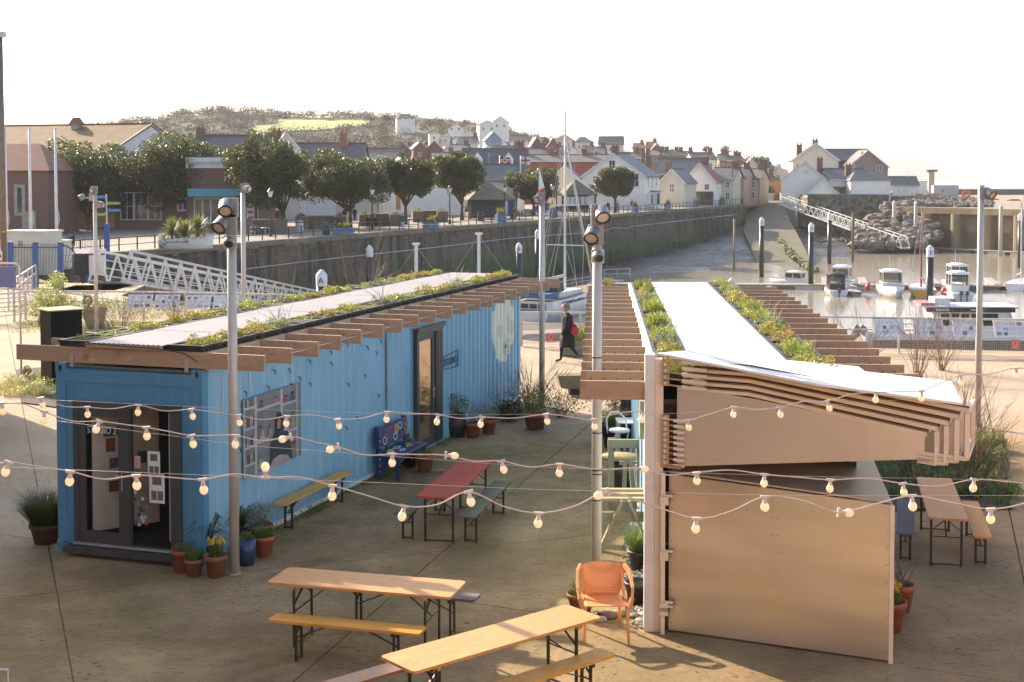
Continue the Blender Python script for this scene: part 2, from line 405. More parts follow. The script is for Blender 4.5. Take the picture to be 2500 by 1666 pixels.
while xx < wl-2.2:
    L = R.uniform(1.7, 2.3)
    cop.append(MB().box(xx+.02, xx+L-.02, -.28+R.uniform(-.03, .03), .6, -.32, .12+R.uniform(-.015, .015)).build('coping_stone', M_cope, hw)); xx += L
# timber fenders on the wall
M_tim = mat('old black timber', (.07, .055, .035), (.11, .09, .055), 4, .9, 0, .4, 20, (3, 3, .5))
for px in (1700, 1715, 1727, 1740):
    k_ = (px-1250)/FL; t_ = (k_*WA.y-WA.x)/(WD.x-k_*WD.y)
    MB().bar((t_, -.4, -.9), (t_+.3, -1.3, -6), .35).build('fender_post', M_tim, hw)
for px in (1468, 1483, 1500, 1512, 1628, 1640, 1655):
    k_ = (px-1250)/FL; t_ = (k_*WA.y-WA.x)/(WD.x-k_*WD.y)
    MB().bar((t_, -.5, -5.0), (t_+.2, -.9, -7.6), .3).build('fender_post', M_tim, hw)
# near quay face
tag(MB().extr([(70, 37.4, -.05), (16, 42.2, -.05), (.8, 44.7, -.05), (.8, 44.7, -9), (16, 42.2, -9), (70, 37.4, -9)][:6], (0, .4, 0)).build('near_quay_face', M_quay), 'concrete quay face below the near railing', kind='structure')
tag(MB().prism([(-18.2, 62), (-18.2, 68.2), (-24, 70.3), (-33.4, 85), (-38, 85), (-24, 60)], -9, -.62).build('near_quay_bank', M_quay), 'rough stone bank under the near end of the white gangway', kind='structure')
# mud bed of the basin
WZ = -7.3
anch = [(-15, 118, -7.9), (-5, 146, -7.6), (2, 164, -7.3), (8, 160, -7.6), (14, 189, -6.9), (12.4, 169, -7.35), (25, 215, -6.2), (26.5, 196, -7.32), (36, 238, -5.2), (45, 255, -4), (38, 211, -7.3), (47, 222, -6.4), (53, 228, -7.0), (56, 240, -6.0), (66, 235, -6.7), (75, 225, -7.6), (52, 205, -7.8), (40, 190, -7.8), (20, 165, -8.3), (60, 180, -9), (100, 200, -9), (0, 90, -9), (30, 110, -9), (80, 120, -9), (-25, 95, -8), (62, 215, -7.5), (36, 200, -7.4), (31, 225, -5.7), (20, 202, -6.5), (8, 176, -7.1)]
def mudz(x, y):
    a = b_ = 0
    for p in anch:
        d = (x-p[0])**2+(y-p[1])**2; w_ = 1/(d*d+40); a += w_*p[2]; b_ += w_
    return a/b_+noise.noise(Vector((x*.22, y*.22, 0)))*.32+noise.noise(Vector((x*.7, y*.5, 3)))*.12
mb = MB(); nx, ny = 150, 200
for j in range(ny+1):
    for i in range(nx+1):
        x = -45+175*i/nx; y = 46+224*j/ny; mb.v.append((x, y, mudz(x, y)))
for j in range(ny):
    for i in range(nx):
        a = j*(nx+1)+i; mb.f.append((a, a+1, a+nx+2, a+nx+1)); mb.m.append(0); mb.s.append(True)
mm, t, b = nodes('wet mud'); v = coords(t)
t.links.new(mix(t, (.075, .068, .06), (.04, .037, .034), ramp(t, nz(t, v, .5, 7, .7), .35, .65)), b.inputs['Base Color'])
t.links.new(ramp(t, nz(t, v, .8, 6, .6), .35, .65, (.22, .22, .22), (.6, .6, .6)), b.inputs['Roughness'])
bump(t, b, nz(t, coords(t, 'Object', (1, 1.3, 1)), 1.3, 8, .75), .9, .3)
tag(mb.build('harbour_mud', mm), 'glistening brown mud uncovered at low tide', kind='structure')
wm, t, b = nodes('harbour water'); v = coords(t)
t.links.new(mix(t, (.33, .285, .215), (.29, .25, .19), ramp(t, nz(t, v, .05, 4), .4, .6)), b.inputs['Base Color'])
b.inputs['Roughness'].default_value = .1; b.inputs['IOR'].default_value = 1.33
bump(t, b, nz(t, coords(t, 'Object', (1, 1.6, 1)), 1.6, 4, .6), .3, .06)
tag(MB().box(-45, 130, 44.5, 290, WZ-.2, WZ).build('harbour_water', wm), 'calm silty brown water in the marina basin', kind='structure')
sm, t, b = nodes('open sea'); v = coords(t)
t.links.new(mix(t, (.3, .25, .2), (.26, .22, .18), ramp(t, nz(t, v, .004, 4), .4, .6)), b.inputs['Base Color'])
b.inputs['Roughness'].default_value = .35
bump(t, b, nz(t, coords(t, 'Object', (.3, 1, 1)), .4, 5, .6), .5, .5)
tag(MB().add([(-5500, 330, -7.5), (15500, 330, -7.5), (15500, 15500, -7.5), (-5500, 15500, -7.5)], [(0, 1, 2, 3)]).build('sea', sm), 'flat pale sea running out to the horizon', kind='structure')
tag(MB().add([(-1200, -400, -9.6), (1400, -400, -9.6), (1400, 331, -9.6), (-1200, 331, -9.6)], [(0, 1, 2, 3)]).build('sea_bed', mm), 'muddy bed beneath the harbour', kind='structure')
# ---------------------------------------------------------------- hill
def prof(u, pts):
    for (a, va), (b_, vb) in zip(pts, pts[1:]):
        if a <= u <= b_: return va+(vb-va)*(u-a)/(b_-a)
    return pts[0][1] if u < pts[0][0] else pts[-1][1]
RIDGE = [(-900, 330), (0, 322), (150, 318), (300, 306), (380, 296), (450, 284), (560, 272), (620, 276), (700, 286), (800, 288), (870, 286), (1000, 285), (1100, 294), (1200, 306), (1300, 334), (1400, 352), (1500, 368), (1700, 384), (1800, 392), (1880, 402), (1960, 428), (2100, 440)]
def hillz(x, y):
    u = 1250+FL*x/max(y, 1); v = prof(u, RIDGE); yr = 760
    top = (V0-v)*yr/FL+H
    f = min(1, max(0, (y-320)/(yr-320)))
    f = f**1.35*(1.15-.15*f)
    back = max(0, (y-yr)/400)
    return -.3+(top+.3)*f-back*back*30+noise.noise(Vector((x*.012, y*.012, 0)))*3.0*f*(1-f)*4
mb = MB(); nx, ny = 170, 70
for j in range(ny+1):
    for i in range(nx+1):
        y = 322+ (900-322)*j/ny; x0, x1 = -.72*y, .26*y; x = x0+(x1-x0)*i/nx
        mb.v.append((x, y, hillz(x, y)))
for j in range(ny):
    for i in range(nx):
        a = j*(nx+1)+i; mb.f.append((a, a+1, a+nx+2, a+nx+1)); mb.m.append(0); mb.s.append(True)
hm, t, b = nodes('hillside grass and scrub'); v = coords(t)
c = mix(t, (.1, .075, .045), (.07, .075, .03), ramp(t, nz(t, v, .03, 6, .7), .4, .6))
t.links.new(c, b.inputs['Base Color']); b.inputs['Roughness'].default_value = .95
bump(t, b, nz(t, v, .3, 6, .7), .6, 1)
hill = tag(mb.build('hill', hm), 'wooded hill rising behind the town', kind='structure')
# bright meadows laid on the hill
fm = mat('spring meadow', (.22, .3, .05), (.26, .32, .07), .02, .9, 0, .2, 2)
def meadow(poly):
    # poly in (azimuth px at ridge, distance) pairs, grid between two edges
    mb = MB(); n = 24
    L, Rr = poly
    for i in range(n+1):
        for j in range(7):
            a = i/n; u = L[0]+(Rr[0]-L[0])*a; y0 = L[1]+(Rr[1]-L[1])*a; y1 = L[2]+(Rr[2]-L[2])*a
            y = y0+(y1-y0)*j/6+noise.noise(Vector((u*.02, j, 0)))*9; x = (u-1250)/FL*y
            mb.v.append((x, y, hillz(x, y)+.5))
    for i in range(n):
        for j in range(6):
            a = i*7+j; mb.f.append((a, a+7, a+8, a+1)); mb.m.append(0); mb.s.append(True)
    return mb.build('meadow', fm)
tag(meadow(((680, 640, 728), (905, 680, 715))), 'bright green meadow near the top of the hill', kind='structure')
tag(meadow(((605, 600, 640), (700, 655, 700))), 'bright green meadow on the left shoulder of the hill', kind='structure')
# far headland
mb = MB(); pts = [(1860, 428), (1900, 412), (1980, 388), (2060, 377), (2150, 374), (2200, 377), (2245, 385), (2280, 399), (2305, 420), (2330, 426), (2400, 431)]
YH = 6000
for k_, (u, v_) in enumerate(pts):
    for y, f in ((YH-900, 0), (YH-400, .7), (YH, 1), (YH+800, .9), (YH+2400, 0)):
        x = (u-1250)/FL*y
        mb.v.append((x, y+noise.noise(Vector((k_*.9, f, 0)))*150, -7.6+(13.1+(V0-v_)*YH/FL)*f))
for i in range(len(pts)-1):
    for j in range(4):
        a = i*5+j; mb.f.append((a, a+5, a+6, a+1)); mb.m.append(0); mb.s.append(True)
tag(mb.build('headland', mat('far headland', (.1, .11, .09), (.14, .12, .09), .01, .95, 0, 0)), 'pale headland far out across the sea', kind='structure')
# ---------------------------------------------------------------- haze
hzm = bpy.data.materials.new('thin sea haze'); hzm.use_nodes = True; t = hzm.node_tree; t.nodes.clear()
pv = t.nodes.new('ShaderNodeVolumePrincipled'); pv.inputs['Density'].default_value = .00017
pv.inputs['Color'].default_value = (1, .97, .93, 1); pv.inputs['Anisotropy'].default_value = 0
mo = t.nodes.new('ShaderNodeOutputMaterial'); t.links.new(pv.outputs[0], mo.inputs['Volume'])
hb = MB().box(-6000, 16000, -500, 16000, -11, 260).build('haze', hzm)
tag(hb, 'thin pale sea haze over the harbour and town', kind='stuff')
# ================================================================ building behind the viewpoint
vb = empty('viewpoint_building', (0, -3, 0), 0, 'sunlit sandstone building whose upper floor the view is taken from', 'building')
MB().box(-26, 26, -10, 0, 0, 9).build('wall', mat('warm sandstone', (.66, .5, .36), (.56, .43, .31), .6, .9), vb)
for i in range(9):
    f = MB().box(-.8, .8, 0, .05, 0, 1.6).build('window', M_dark, vb, (-22+i*5.5, 0, 1.2))
    MB().box(-.7, .7, .05, .06, .1, 1.5).build('pane', M_glass, f)
# ================================================================ blue studio container (left)
def paint_blue(name, c, c2, streak=.5):
    m, t, b = nodes(name); v = coords(t)
    col = mix(t, c, c2, ramp(t, nz(t, v, .9, 5), .35, .65))
    st = nz(t, coords(t, 'Object', (6, 6, .35)), 1.6, 6, .75)
    col = mix(t, col, tuple(min(.8, x*1.3) for x in c), ramp(t, st, .5, .68))
    col = mix(t, col, (.12, .15, .13), ramp(t, nz(t, coords(t, 'Object', (5, 5, .25)), 1.1, 6, .7), .62, .8))
    col = mix(t, col, (.13, .07, .035), ramp(t, nz(t, coords(t, 'Object', (3, 3, 1.2)), 3.2, 9, .82), .66, .7))
    t.links.new(col, b.inputs['Base Color']); b.inputs['Roughness'].default_value = .5
    bump(t, b, nz(t, v, 2.5, 6), .15, .01); return m
M_blue = paint_blue('faded sky blue paint', (.185, .37, .51), (.24, .43, .56))
M_blue_shaded = paint_blue('shaded front blue paint', (.06, .2, .33), (.08, .24, .38))  # darker copy of the blue, shade of the front face painted in
W, L, HT = 2.42, 14.7, 2.78
SL = empty('studio_container', (-6.65, 19.6, 0), radians(-18.06), 'long sky blue shipping container studio with timber joists and a planted roof', 'shipping container')
def corr(x, y0, y1, z0, z1, depth, pitch, sgn, thick=.01):
    """corrugated sheet in the plane x, running along y"""
    mb = MB(); y = y0; pts = []
    while y < y1-1e-4:
        for dy, dx in ((0, 0), (.3*pitch, 0), (.5*pitch, depth), (.8*pitch, depth)):
            if y+dy < y1: pts.append((x-sgn*dx, y+dy))
        y += pitch
    pts.append((x, y1))
    for a, b_ in zip(pts, pts[1:]):
        q = [(a[0], a[1], z0), (b_[0], b_[1], z0), (b_[0], b_[1], z1), (a[0], a[1], z1)]
        mb.add(q if sgn > 0 else q[::-1], [(0, 1, 2, 3)])
    return mb
corr(W-.01, .16, 6.44, .16, 2.66, .018, .3, 1).build('long_wall', M_blue, SL)
mb = corr(W-.01, 6.52, 7.82, .16, 2.66, .045, .27, 1); mb.build('long_wall', M_blue, SL)
corr(W-.01, 9.25, 14.58, .16, 2.66, .06, .27, 1).build('long_wall', M_blue, SL)
MB().box(W-.05, W-.01, 7.82, 9.25, 2.4, 2.66).build('door_head_panel', M_blue, SL)
MB().box(W-.02, W+.012, 6.44, 6.52, .1, 2.7).build('seam_strip', mat('grey sealant', (.16, .2, .2), (.1, .12, .11), 3), SL)
corr(.01, .16, 14.58, .16, 2.66, .04, .27, -1).build('back_long_wall', M_blue, SL)
MB().box(.1, W-.1, 14.6, 14.65, .1, 2.7).build('end_wall', M_blue, SL)
for x in (0, W-.16):
    for y in (0, L-.16): MB().box(x, x+.16, y, y+.16, .16, 2.66).build('corner_post', M_blue_shaded if y == 0 else M_blue, SL)
for x in (0, W-.16):
    for y in (0, L-.16):
        for z in (0, HT-.14):
            MB().box(x-.006, x+.166, y-.006, y+.166, z, z+.14).build('corner_casting', M_blue_shaded if y == 0 else M_blue, SL)
for x in (.08, W-.08):
    MB().add([(x+.032*cos(a*pi/5), -.0085, HT-.07+.05*sin(a*pi/5)) for a in range(10)], [tuple(range(10))]).build('casting_hole', M_black, SL)
MB().box(.16, W-.16, .0, .06, 2.52, 2.74).build('header_rail', M_blue_shaded, SL)
for x in (-.002, W-.06): MB().box(x, x+.062, .16, L-.16, 2.66, 2.75).build('top_rail', M_blue, SL)
for x in (0.0, W-.06): MB().box(x, x+.06, .16, L-.16, .02, .16).build('bottom_rail', M_blue, SL)
for k in range(12):
    y = 1.0+k*1.15
    if 7.0 < y < 9.2: continue
    MB().bar((W+.012, y, .07+R.uniform(-.01, .01)), (W+.012, y+1.1, .07+R.uniform(-.01, .01)), .02, .055).build('skirting_board', M_white, SL)
MB().box(0, W, 0, L, 2.7, 2.76).build('roof', mat('old container roof', (.1, .11, .1), (.14, .13, .1)), SL)
MB().box(.1, W-.1, .1, L-.1, .08, .14).build('inside_floor', mat('studio floor', (.08, .07, .06)), SL)
MB().box(.05, W-.1, 4.5, 4.56, .14, 2.65).build('inside_partition', M_white, SL)
# front face around the doorway
MB().box(.16, .30, .015, .05, .16, 2.52).build('front_panel', M_blue_shaded, SL)
MB().box(2.08, W-.16, .015, .05, .16, 2.52).build('front_panel', M_blue_shaded, SL)
MB().box(.30, 2.08, .015, .05, 2.24, 2.52).build('front_panel', M_blue_shaded, SL)
MB().box(.16, W-.16, .005, .05, .0, .16).build('front_sill_beam', M_blue_shaded, SL)
df = MB()
for x0, x1 in ((.30, .38), (1.17, 1.25), (2.0, 2.08)): df.box(x0, x1, -.03, .06, .18, 2.24)
df.box(.30, 2.08, -.031, .06, 2.17, 2.245).box(.30, 2.08, -.032, .06, .16, .2)
df.build('door_frame', M_dark, SL)
MB().box(.22, 2.16, -.2, .0, .06, .15).build('door_step', M_dark, SL)
MB().box(.32, 2.1, -.1, -.03, .165, .185).build('threshold_strip', M_galv, SL)
d1 = MB().box(.38, .5, -.015, .03, .2, 2.17).box(1.05, 1.17, -.015, .03, .2, 2.17).box(.5, 1.05, -.014, .03, 2.03, 2.17).box(.5, 1.05, -.014, .03, .2, .36).build('glazed_door', M_dark, SL)
MB().box(.5, 1.05, .003, .012, .36, 2.03).build('pane', M_clear, d1)
MB().bar((1.02, -.05, 1.2), (1.14, -.05, 1.2), .02).bar((1.12, -.05, 1.2), (1.12, -.02, 1.2), .02).bar((1.11, -.018, .98), (1.11, -.018, 1.24), .03, .01).build('handle', M_galv, d1)
d2 = MB().box(1.25, 1.27, -.012, .03, .2, 2.17).box(1.9, 2.0, -.012, .03, .2, 2.17).build('side_light', M_dark, SL)
MB().box(1.27, 1.9, .003, .012, .2, 2.17).build('pane', M_clear, d2)
MB().box(1.86, 1.9, .02, .05, .3, 2.13).build('white_blind_edge', M_white, SL)
def text(s, size, parent, loc, rot, m, name='lettering', ext=.001, align='CENTER', sx=1):
    cu = bpy.data.curves.new(name, 'FONT'); cu.body = s; cu.size = size; cu.align_x = align; cu.align_y = 'CENTER'; cu.extrude = ext
    cu.materials.append(m); cu.resolution_u = 3
    tmp = bpy.data.objects.new(name, cu); C.objects.link(tmp); dg = bpy.context.evaluated_depsgraph_get()
    me = bpy.data.meshes.new_from_object(tmp.evaluated_get(dg)); bpy.data.objects.remove(tmp); me.name = name
    o = bpy.data.objects.new(name, me); C.objects.link(o); o.parent = parent; o.location = loc; o.rotation_euler = rot; o.scale = (sx, 1, 1); return o
text('STUDIO 2', .15, SL, (.77, -.004, 1.83), (pi/2, 0, 0), mat('frosted white letters', (.6, .6, .58)), sx=.75)
# things seen behind the glass
MB().bar((.45, .12, .3), (.52, .9, .3), .02).build('inner_board_foot', M_white, SL)
wb = MB().extr([(.5, .14, .3), (1.1, .95, .3), (1.1, .95, 2.1), (.5, .14, 2.1)], (-.03, .03, 0)).build('display_board', M_white, SL)
cols = [(.35, .12, .04), (.45, .2, .05), (.2, .12, .3), (.1, .14, .25), (.25, .06, .05), (.12, .05, .02), (.08, .2, .35)]
for i, (a, z, ww, hh) in enumerate(((.15, 1.45, .14, .2), (.35, 1.5, .16, .26), (.22, 1.2, .18, .15), (.62, 1.22, .14, .18), (.2, .85, .16, .16), (.4, .84, .13, .27), (.2, 1.68, .3, .12))):
    p = Vector((.5, .14, z)).lerp(Vector((1.1, .95, z)), a+.12)
    d = Vector((.6, .81, 0)).normalized(); q = p+Vector((.006, -.006, 0))
    MB().extr([q-d*ww/2, q+d*ww/2, q+d*ww/2+Vector((0, 0, hh)), q-d*ww/2+Vector((0, 0, hh))], (.003, -.003, 0)).build('picture', mat('picture colour %d' % i, cols[i], tuple(x*.5 for x in cols[i]), 20), SL)
for x, z, ww, hh in ((1.53, 1.22, .2, .36), (1.55, .84, .25, .42)):
    s_ = MB().box(x, x+ww, -.002, .001, z, z+hh).build('notice_sheet', M_white, SL)
    for a, b_, c_, d_ in ((.2, .8, .62, .9), (.12, .48, .1, .42), (.54, .9, .1, .42)):
        MB().box(x+ww*a, x+ww*b_, -.0035, -.0021, z+hh*c_, z+hh*d_).build('printed_picture', mat('dark print', (.06, .06, .08), (.2, .17, .16), 60), s_)
MB().box(1.31, 1.41, -.002, .001, 1.32, 1.5).build('notice_sheet', mat('pink paper', (.5, .35, .3), (.35, .2, .18), 40), SL)
for i in range(26):
    x, z = R.uniform(1.3, 1.52), R.uniform(.5, .98)
    MB().cbox((x, -.001, z), (.05, .002, .045), 0, 0, 0, R.uniform(-1, 1)).build('sticker', mat('sticker %d' % (i % 4), [(.5, .5, .48), (.35, .1, .08), (.06, .05, .05), (.2, .2, .25)][i % 4]), SL)
# side door
sd_ = MB().box(W-.05, W+.07, 7.84, 7.93, .1, 2.38).box(W-.05, W+.07, 8.86, 9.24, .1, 2.38).box(W-.06, W+.09, 7.82, 9.26, 2.38, 2.5).box(W-.05, W+.06, 7.93, 8.86, .1, .16).build('side_door_frame', M_dark, SL)
for i in range(4): MB().box(W+.07, W+.08, 8.9+i*.085, 8.96+i*.085, .12, 2.36).build('frame_rib', M_dark, sd_)
dr = MB().box(W, W+.04, 7.93, 8.03, .16, 2.38).box(W, W+.04, 8.72, 8.86, .16, 2.38).box(W, W+.039, 8.03, 8.72, 2.24, 2.38).box(W, W+.039, 8.03, 8.72, .16, .27).build('side_door', M_dark, SL)
mir, t, b = nodes('reflective door glass'); b.inputs['Base Color'].default_value = (.5, .4, .27, 1); b.inputs['Metallic'].default_value = .85; b.inputs['Roughness'].default_value = .06
bump(t, b, nz(t, coords(t), 1.5, 2), .05, .02)
MB().box(W+.01, W+.02, 8.03, 8.72, .27, 2.24).build('pane', mir, dr)
MB().bar((W+.07, 8.68, 1.2), (W+.07, 8.8, 1.2), .02).bar((W+.05, 8.79, 1.02), (W+.05, 8.79, 1.26), .03, .012).build('handle', M_galv, dr)
mb = MB()
wv = [(W+.09, 7.8+i*.05, 2.5+.05*abs(sin(i*1.3))*.7) for i in range(31)]
mb.extr([(W+.09, 7.8, 2.44)]+[p for p in wv]+[(W+.09, 9.3, 2.44)], (.02, 0, 0)).build('carved_lintel', M_dark, SL)
# painted cream cloud shape and drawings on the corrugated wall
M_cr = mat('cream wall paint', (.72, .73, .62), (.66, .67, .58), 3, .6)
M_grp = mat('grey wall paint', (.56, .58, .51), (.52, .54, .48), 3, .6)
def wallpatch(poly, m, off):
    """thin paint film following the corrugations: poly of (y, z)"""
    ys = [p[0] for p in poly]; y0, y1 = min(ys), max(ys); mb = MB(); n = int((y1-y0)/.027)
    def ins(y):
        zs = []
        for (a, za), (b_, zb) in zip(poly, poly[1:]+poly[:1]):
            if (a <= y < b_) or (b_ <= y < a): zs.append(za+(zb-za)*(y-a)/(b_-a))
        return (min(zs), max(zs)) if len(zs) >= 2 else None
    def xx(y):
        f = ((y-9.25) % .27)/.27
        return W-.01-(.06*(0 if f < .3 else (f-.3)/.2 if f < .5 else 1 if f < .8 else (1-f)/.2))
    for i in range(n):
        a, b_ = y0+(y1-y0)*i/n, y0+(y1-y0)*(i+1)/n; ia, ib = ins(a+1e-4), ins(b_-1e-4)
        if ia and ib:
            mb.add([(xx(a)+off, a, ia[0]), (xx(b_)+off, b_, ib[0]), (xx(b_)+off, b_, ib[1]), (xx(a)+off, a, ia[1])], [(0, 1, 2, 3)])
    return mb.build('painted_shape', m, SL)
wallpatch([(12.75, 1.6), (12.62, 2.0), (12.7, 2.35), (12.95, 2.62), (13.75, 2.64), (14.1, 2.4), (14.3, 2.15), (14.28, 1.8), (14.05, 1.4), (13.8, 1.25), (13.5, 1.1), (13.1, 1.2), (12.85, 1.35)], M_cr, .004)
wallpatch([(13.0, 1.95), (13.05, 2.1), (13.35, 1.95), (13.4, 1.75), (13.2, 1.68), (13.02, 1.8)], M_grp, .007)
wallpatch([(13.6, 2.3), (13.8, 2.25), (14.15, 2.0), (14.28, 1.9), (14.28, 1.75), (14.0, 1.7), (13.8, 1.8), (13.75, 2.0)], M_grp, .007)
wallpatch([(13.6, 1.68), (14.1, 1.6), (13.95, 1.35), (13.7, 1.25), (13.4, 1.3)], M_grp, .007)
M_ink = mat('dark marker paint', (.03, .035, .05))
text('STUDIO.', .2, SL, (W+.008, 9.87, 1.62), (pi/2, 0, pi/2), M_ink, 'drawn_lettering', .004)
mb = MB()
for a, b_ in (((9.45, 1.5), (10.3, 1.45)), ((10.3, 1.45), (10.3, 1.8)), ((10.3, 1.8), (9.45, 1.76)), ((9.45, 1.76), (9.45, 1.5))):
    mb.bar((W+.008, a[0], a[1]), (W+.008, b_[0], b_[1]), .014)
mb.build('drawn_frame', M_ink, SL)
text('a', .2, SL, (W+.006, 13.55, 1.5), (pi/2, 0, pi/2), M_ink, 'drawn_letter', .003)
mb = MB()
for y, z in ((2.1, 2.5), (2.6, 2.45), (2.66, 2.2), (3.3, 2.5), (3.32, 2.12), (4.1, 2.55), (4.12, 2.35), (4.75, 2.6), (4.8, 1.9), (5.3, 2.55), (5.5, 1.95), (5.15, 1.25), (4.7, 1.15), (6.2, 2.5), (6.1, 1.5), (1.2, 2.3), (1.9, 2.28), (2.95, 2.27), (6.0, 2.3), (1.0, 1.5), (5.6, 2.45), (.75, 2.05), (.75, 1.75)):
    MB().bar((W-.01, y, z), (W+.03, y+.01, z-.02), .014).bar((W+.025, y+.01, z-.02), (W+.025, y+.015, z-.075), .012).build('wall_hook', M_black, SL)
for y, z0, z1 in ((1.35, 2.3, 2.62), (2.7, 2.25, 2.64), (.55, 2.1, 2.6), (5.05, 2.45, 2.6)):
    mb = MB(); z = z0
    while z < z1: mb.cbox((W+.01, y, z), (.01, .02, .02), 0, 0, R.random()); z += .035
    mb.build('hanging_cord', M_white, SL)
# mural board
M_mur = mat('mural grey wall', (.2, .22, .23), (.14, .155, .165), 1.5, .6)
mu = MB().box(W+.01, W+.03, 1.1, 2.96, 1.0, 2.18).build('mural_board', M_mur, SL)
def my(a): return 1.1+1.86*a
def mz(b_): return 1.0+1.18*b_
M_shelf = mat('mural pale shelves', (.42, .44, .44), (.36, .38, .38), 2)
for y0, y1, z0, z1 in ((0, .02, 0, 1), (.18, .215, 0, 1), (.625, .66, .35, 1), (.915, .935, 0, 1), (0, .18, .86, .89), (0, .18, .6, .63), (0, .18, .36, .39), (0, .18, .14, .17), (.215, .625, .8, .835), (.66, .915, .76, .79), (.66, .915, .38, .41), (.215, .42, .38, .41)):
    MB().box(W+.03, W+.034, my(y0), my(y1), mz(z0), mz(z1)).build('painted_shelf', M_shelf, mu)
def fig(name, pts, c, off=.036):
    MB().extr([(W+off, my(a), mz(b_)) for a, b_ in pts], (.002, 0, 0)).build(name, mat('mural '+'%.2f %.2f %.2f' % c, c, tuple(x*.6 for x in c), 12), mu)
fig('painted_sitter', [(.42, 0), (.44, .3), (.5, .42), (.56, .5), (.66, .5), (.74, .42), (.8, .2), (.82, .02)], (.03, .045, .075))
fig('painted_hair', [(.52, .46), (.52, .62), (.56, .7), (.62, .69), (.66, .6), (.65, .46)], (.02, .018, .018), .0385)
fig('painted_face', [(.555, .48), (.55, .58), (.585, .63), (.62, .58), (.61, .48)], (.4, .24, .18), .041)
fig('painted_blanket', [(.42, 0), (.47, .1), (.6, .13), (.74, .08), (.8, 0)], (.4, .33, .33), .0385)
for a, b_, s_, c in ((.3, .4, .2, (.45, .43, .42)), (.72, .42, .22, (.5, .45, .42)), (.84, .43, .22, (.45, .3, .2)), (.72, .8, .1, (.5, .06, .12)), (.84, .79, .13, (.1, .09, .1)), (.3, .83, .1, (.3, .12, .07)), (.27, .06, .18, (.4, .38, .36)), (.26, .5, .12, (.35, .15, .1)), (.43, .42, .16, (.35, .3, .3)), (.86, .05, .2, (.3, .17, .13)), (.53, .84, .08, (.3, .24, .2))):
    fig('painted_doll', [(a-.045, b_), (a-.02, b_+s_*.6), (a, b_+s_*.7), (a+.02, b_+s_*.6), (a+.045, b_)], c, .037)
    fig('painted_doll_head', [(a-.022, b_+s_*.7), (a-.025, b_+s_*.9), (a, b_+s_), (a+.025, b_+s_*.9), (a+.022, b_+s_*.7)], tuple(x*.5 for x in c), .0395)
for i in range(22):
    a = .025+(i % 6)*.026; rr = i//6
    fig('painted_book', [(a, [.64, .4, .17, .9][rr]), (a, [.76, .5, .27, .97][rr]+R.uniform(0, .04)), (a+.018, [.77, .52, .28, .97][rr]), (a+.018, [.64, .4, .17, .9][rr])], [(.4, .38, .36), (.25, .05, .07), (.1, .12, .15), (.5, .48, .45)][i % 4])
# ---- roof timber
M_joist = wood('larch joist', (.42, .28, .18), (.33, .22, .14))
M_hole = mat('drill hole', (.03, .02, .015))
def joist(x0, x1, holes=True):
    mb = MB().box(x0, x1, -.024, .024, 0, .225, 0)
    if holes:
        for a, b_ in holes:
            k_ = max(1, int((b_-a)/.15))
            for i in range(k_):
                x = a+(b_-a)*(i+.5)/k_
                mb.add([(x+.011*cos(j*pi/3), -.0255, .13+.011*sin(j*pi/3)) for j in range(6)], [tuple(range(6))], 1)
    return mb
def pergola(root, n, sp, xl, xr, gaps, skip=()):
    me = None
    for i in range(n):
        if me is None:
            o = joist(xl, xr, False).build('joist', [M_joist, M_hole], root, (0, .02, 2.8))
            o2 = joist(xl, xr, gaps).build('joist', [M_joist, M_hole], root, (0, .02+sp, 2.8)); me = o2.data
        elif i > 1:
            o = link('joist', me, root, (R.uniform(-.02, .02), .02+sp*i, 2.8+R.uniform(-.004, .004)))
pergola(SL, 19, .812, -.68, 3.4, ((-.62, -.02), (2.5, 3.34)))
M_wire = mat('stretched wire', (.5, .48, .45), (.4, .38, .36), 4, .4, .5, 0)
for x in (-.5, -.3, -.1, 2.62, 2.8, 2.98, 3.15, 3.3):
    MB().bar((x, .85, 2.93), (x, 14.6, 2.93), .006).build('wire', M_wire, SL)
for x in (-.02, W+.02):
    MB().box(x-.03, x+.03, .05, L-.05, 2.76, 2.8).build('wall_plate', M_joist, SL)
for x in (.28, 2.18):
    MB().box(x-.03, x+.03, -.012, -.006, 2.74, 2.93).build('joist_bracket', M_galv, SL)
for xa, sg in ((2.43, 1), (-.02, -1)):
    for i in range(18):
        MB().bar((xa+sg*.02, .06+.812*i, 2.95), (xa+sg*.02, .78+.812*i, 2.95), .035, .15).build('noggin', wood('pale larch', (.5, .37, .26), (.42, .3, .2)), SL)
# roof sheeting between the planters
M_sheet = mat('pale corrugated sheet', (.66, .57, .47), (.6, .51, .42), 1.5, .5, .1, .05, 10, (1, .3, 1), spots=((.3, .27, .22), 1.2, .6, .85))
def sheet(y0, y1, z):
    mb = MB(); n = 15; x0, x1 = .58, 1.8
    pts = []
    for i in range(n):
        x = x0+(x1-x0)*i/n; dx = (x1-x0)/n
        pts += [(x, 0), (x+dx*.5, .012), (x+dx*.7, .012)]
    pts.append((x1, 0))
    for a, b_ in zip(pts, pts[1:]): mb.add([(a[0], y0, z+a[1]), (b_[0], y0, z+b_[1]), (b_[0], y1, z+b_[1]), (a[0], y1, z+a[1])], [(0, 1, 2, 3)])
    return mb
for i in range(9): sheet(-.06+i*1.645, -.06+(i+1)*1.645+.03, 3.10+(i % 2)*.004).build('roof_sheet', M_sheet, SL)
MB().box(.56, 1.82, -.075, -.03, 3.04, 3.095).build('roof_edge_board', M_joist, SL)
MB().tube([(.35, -.06, 3.05), (.7, -.08, 3.1), (1.2, -.07, 3.075), (1.7, -.08, 3.07), (2.2, -.1, 3.02), (2.35, 0, 2.9), (2.36, .02, 2.75)], .009, 6).build('roof_cable', M_black, SL)
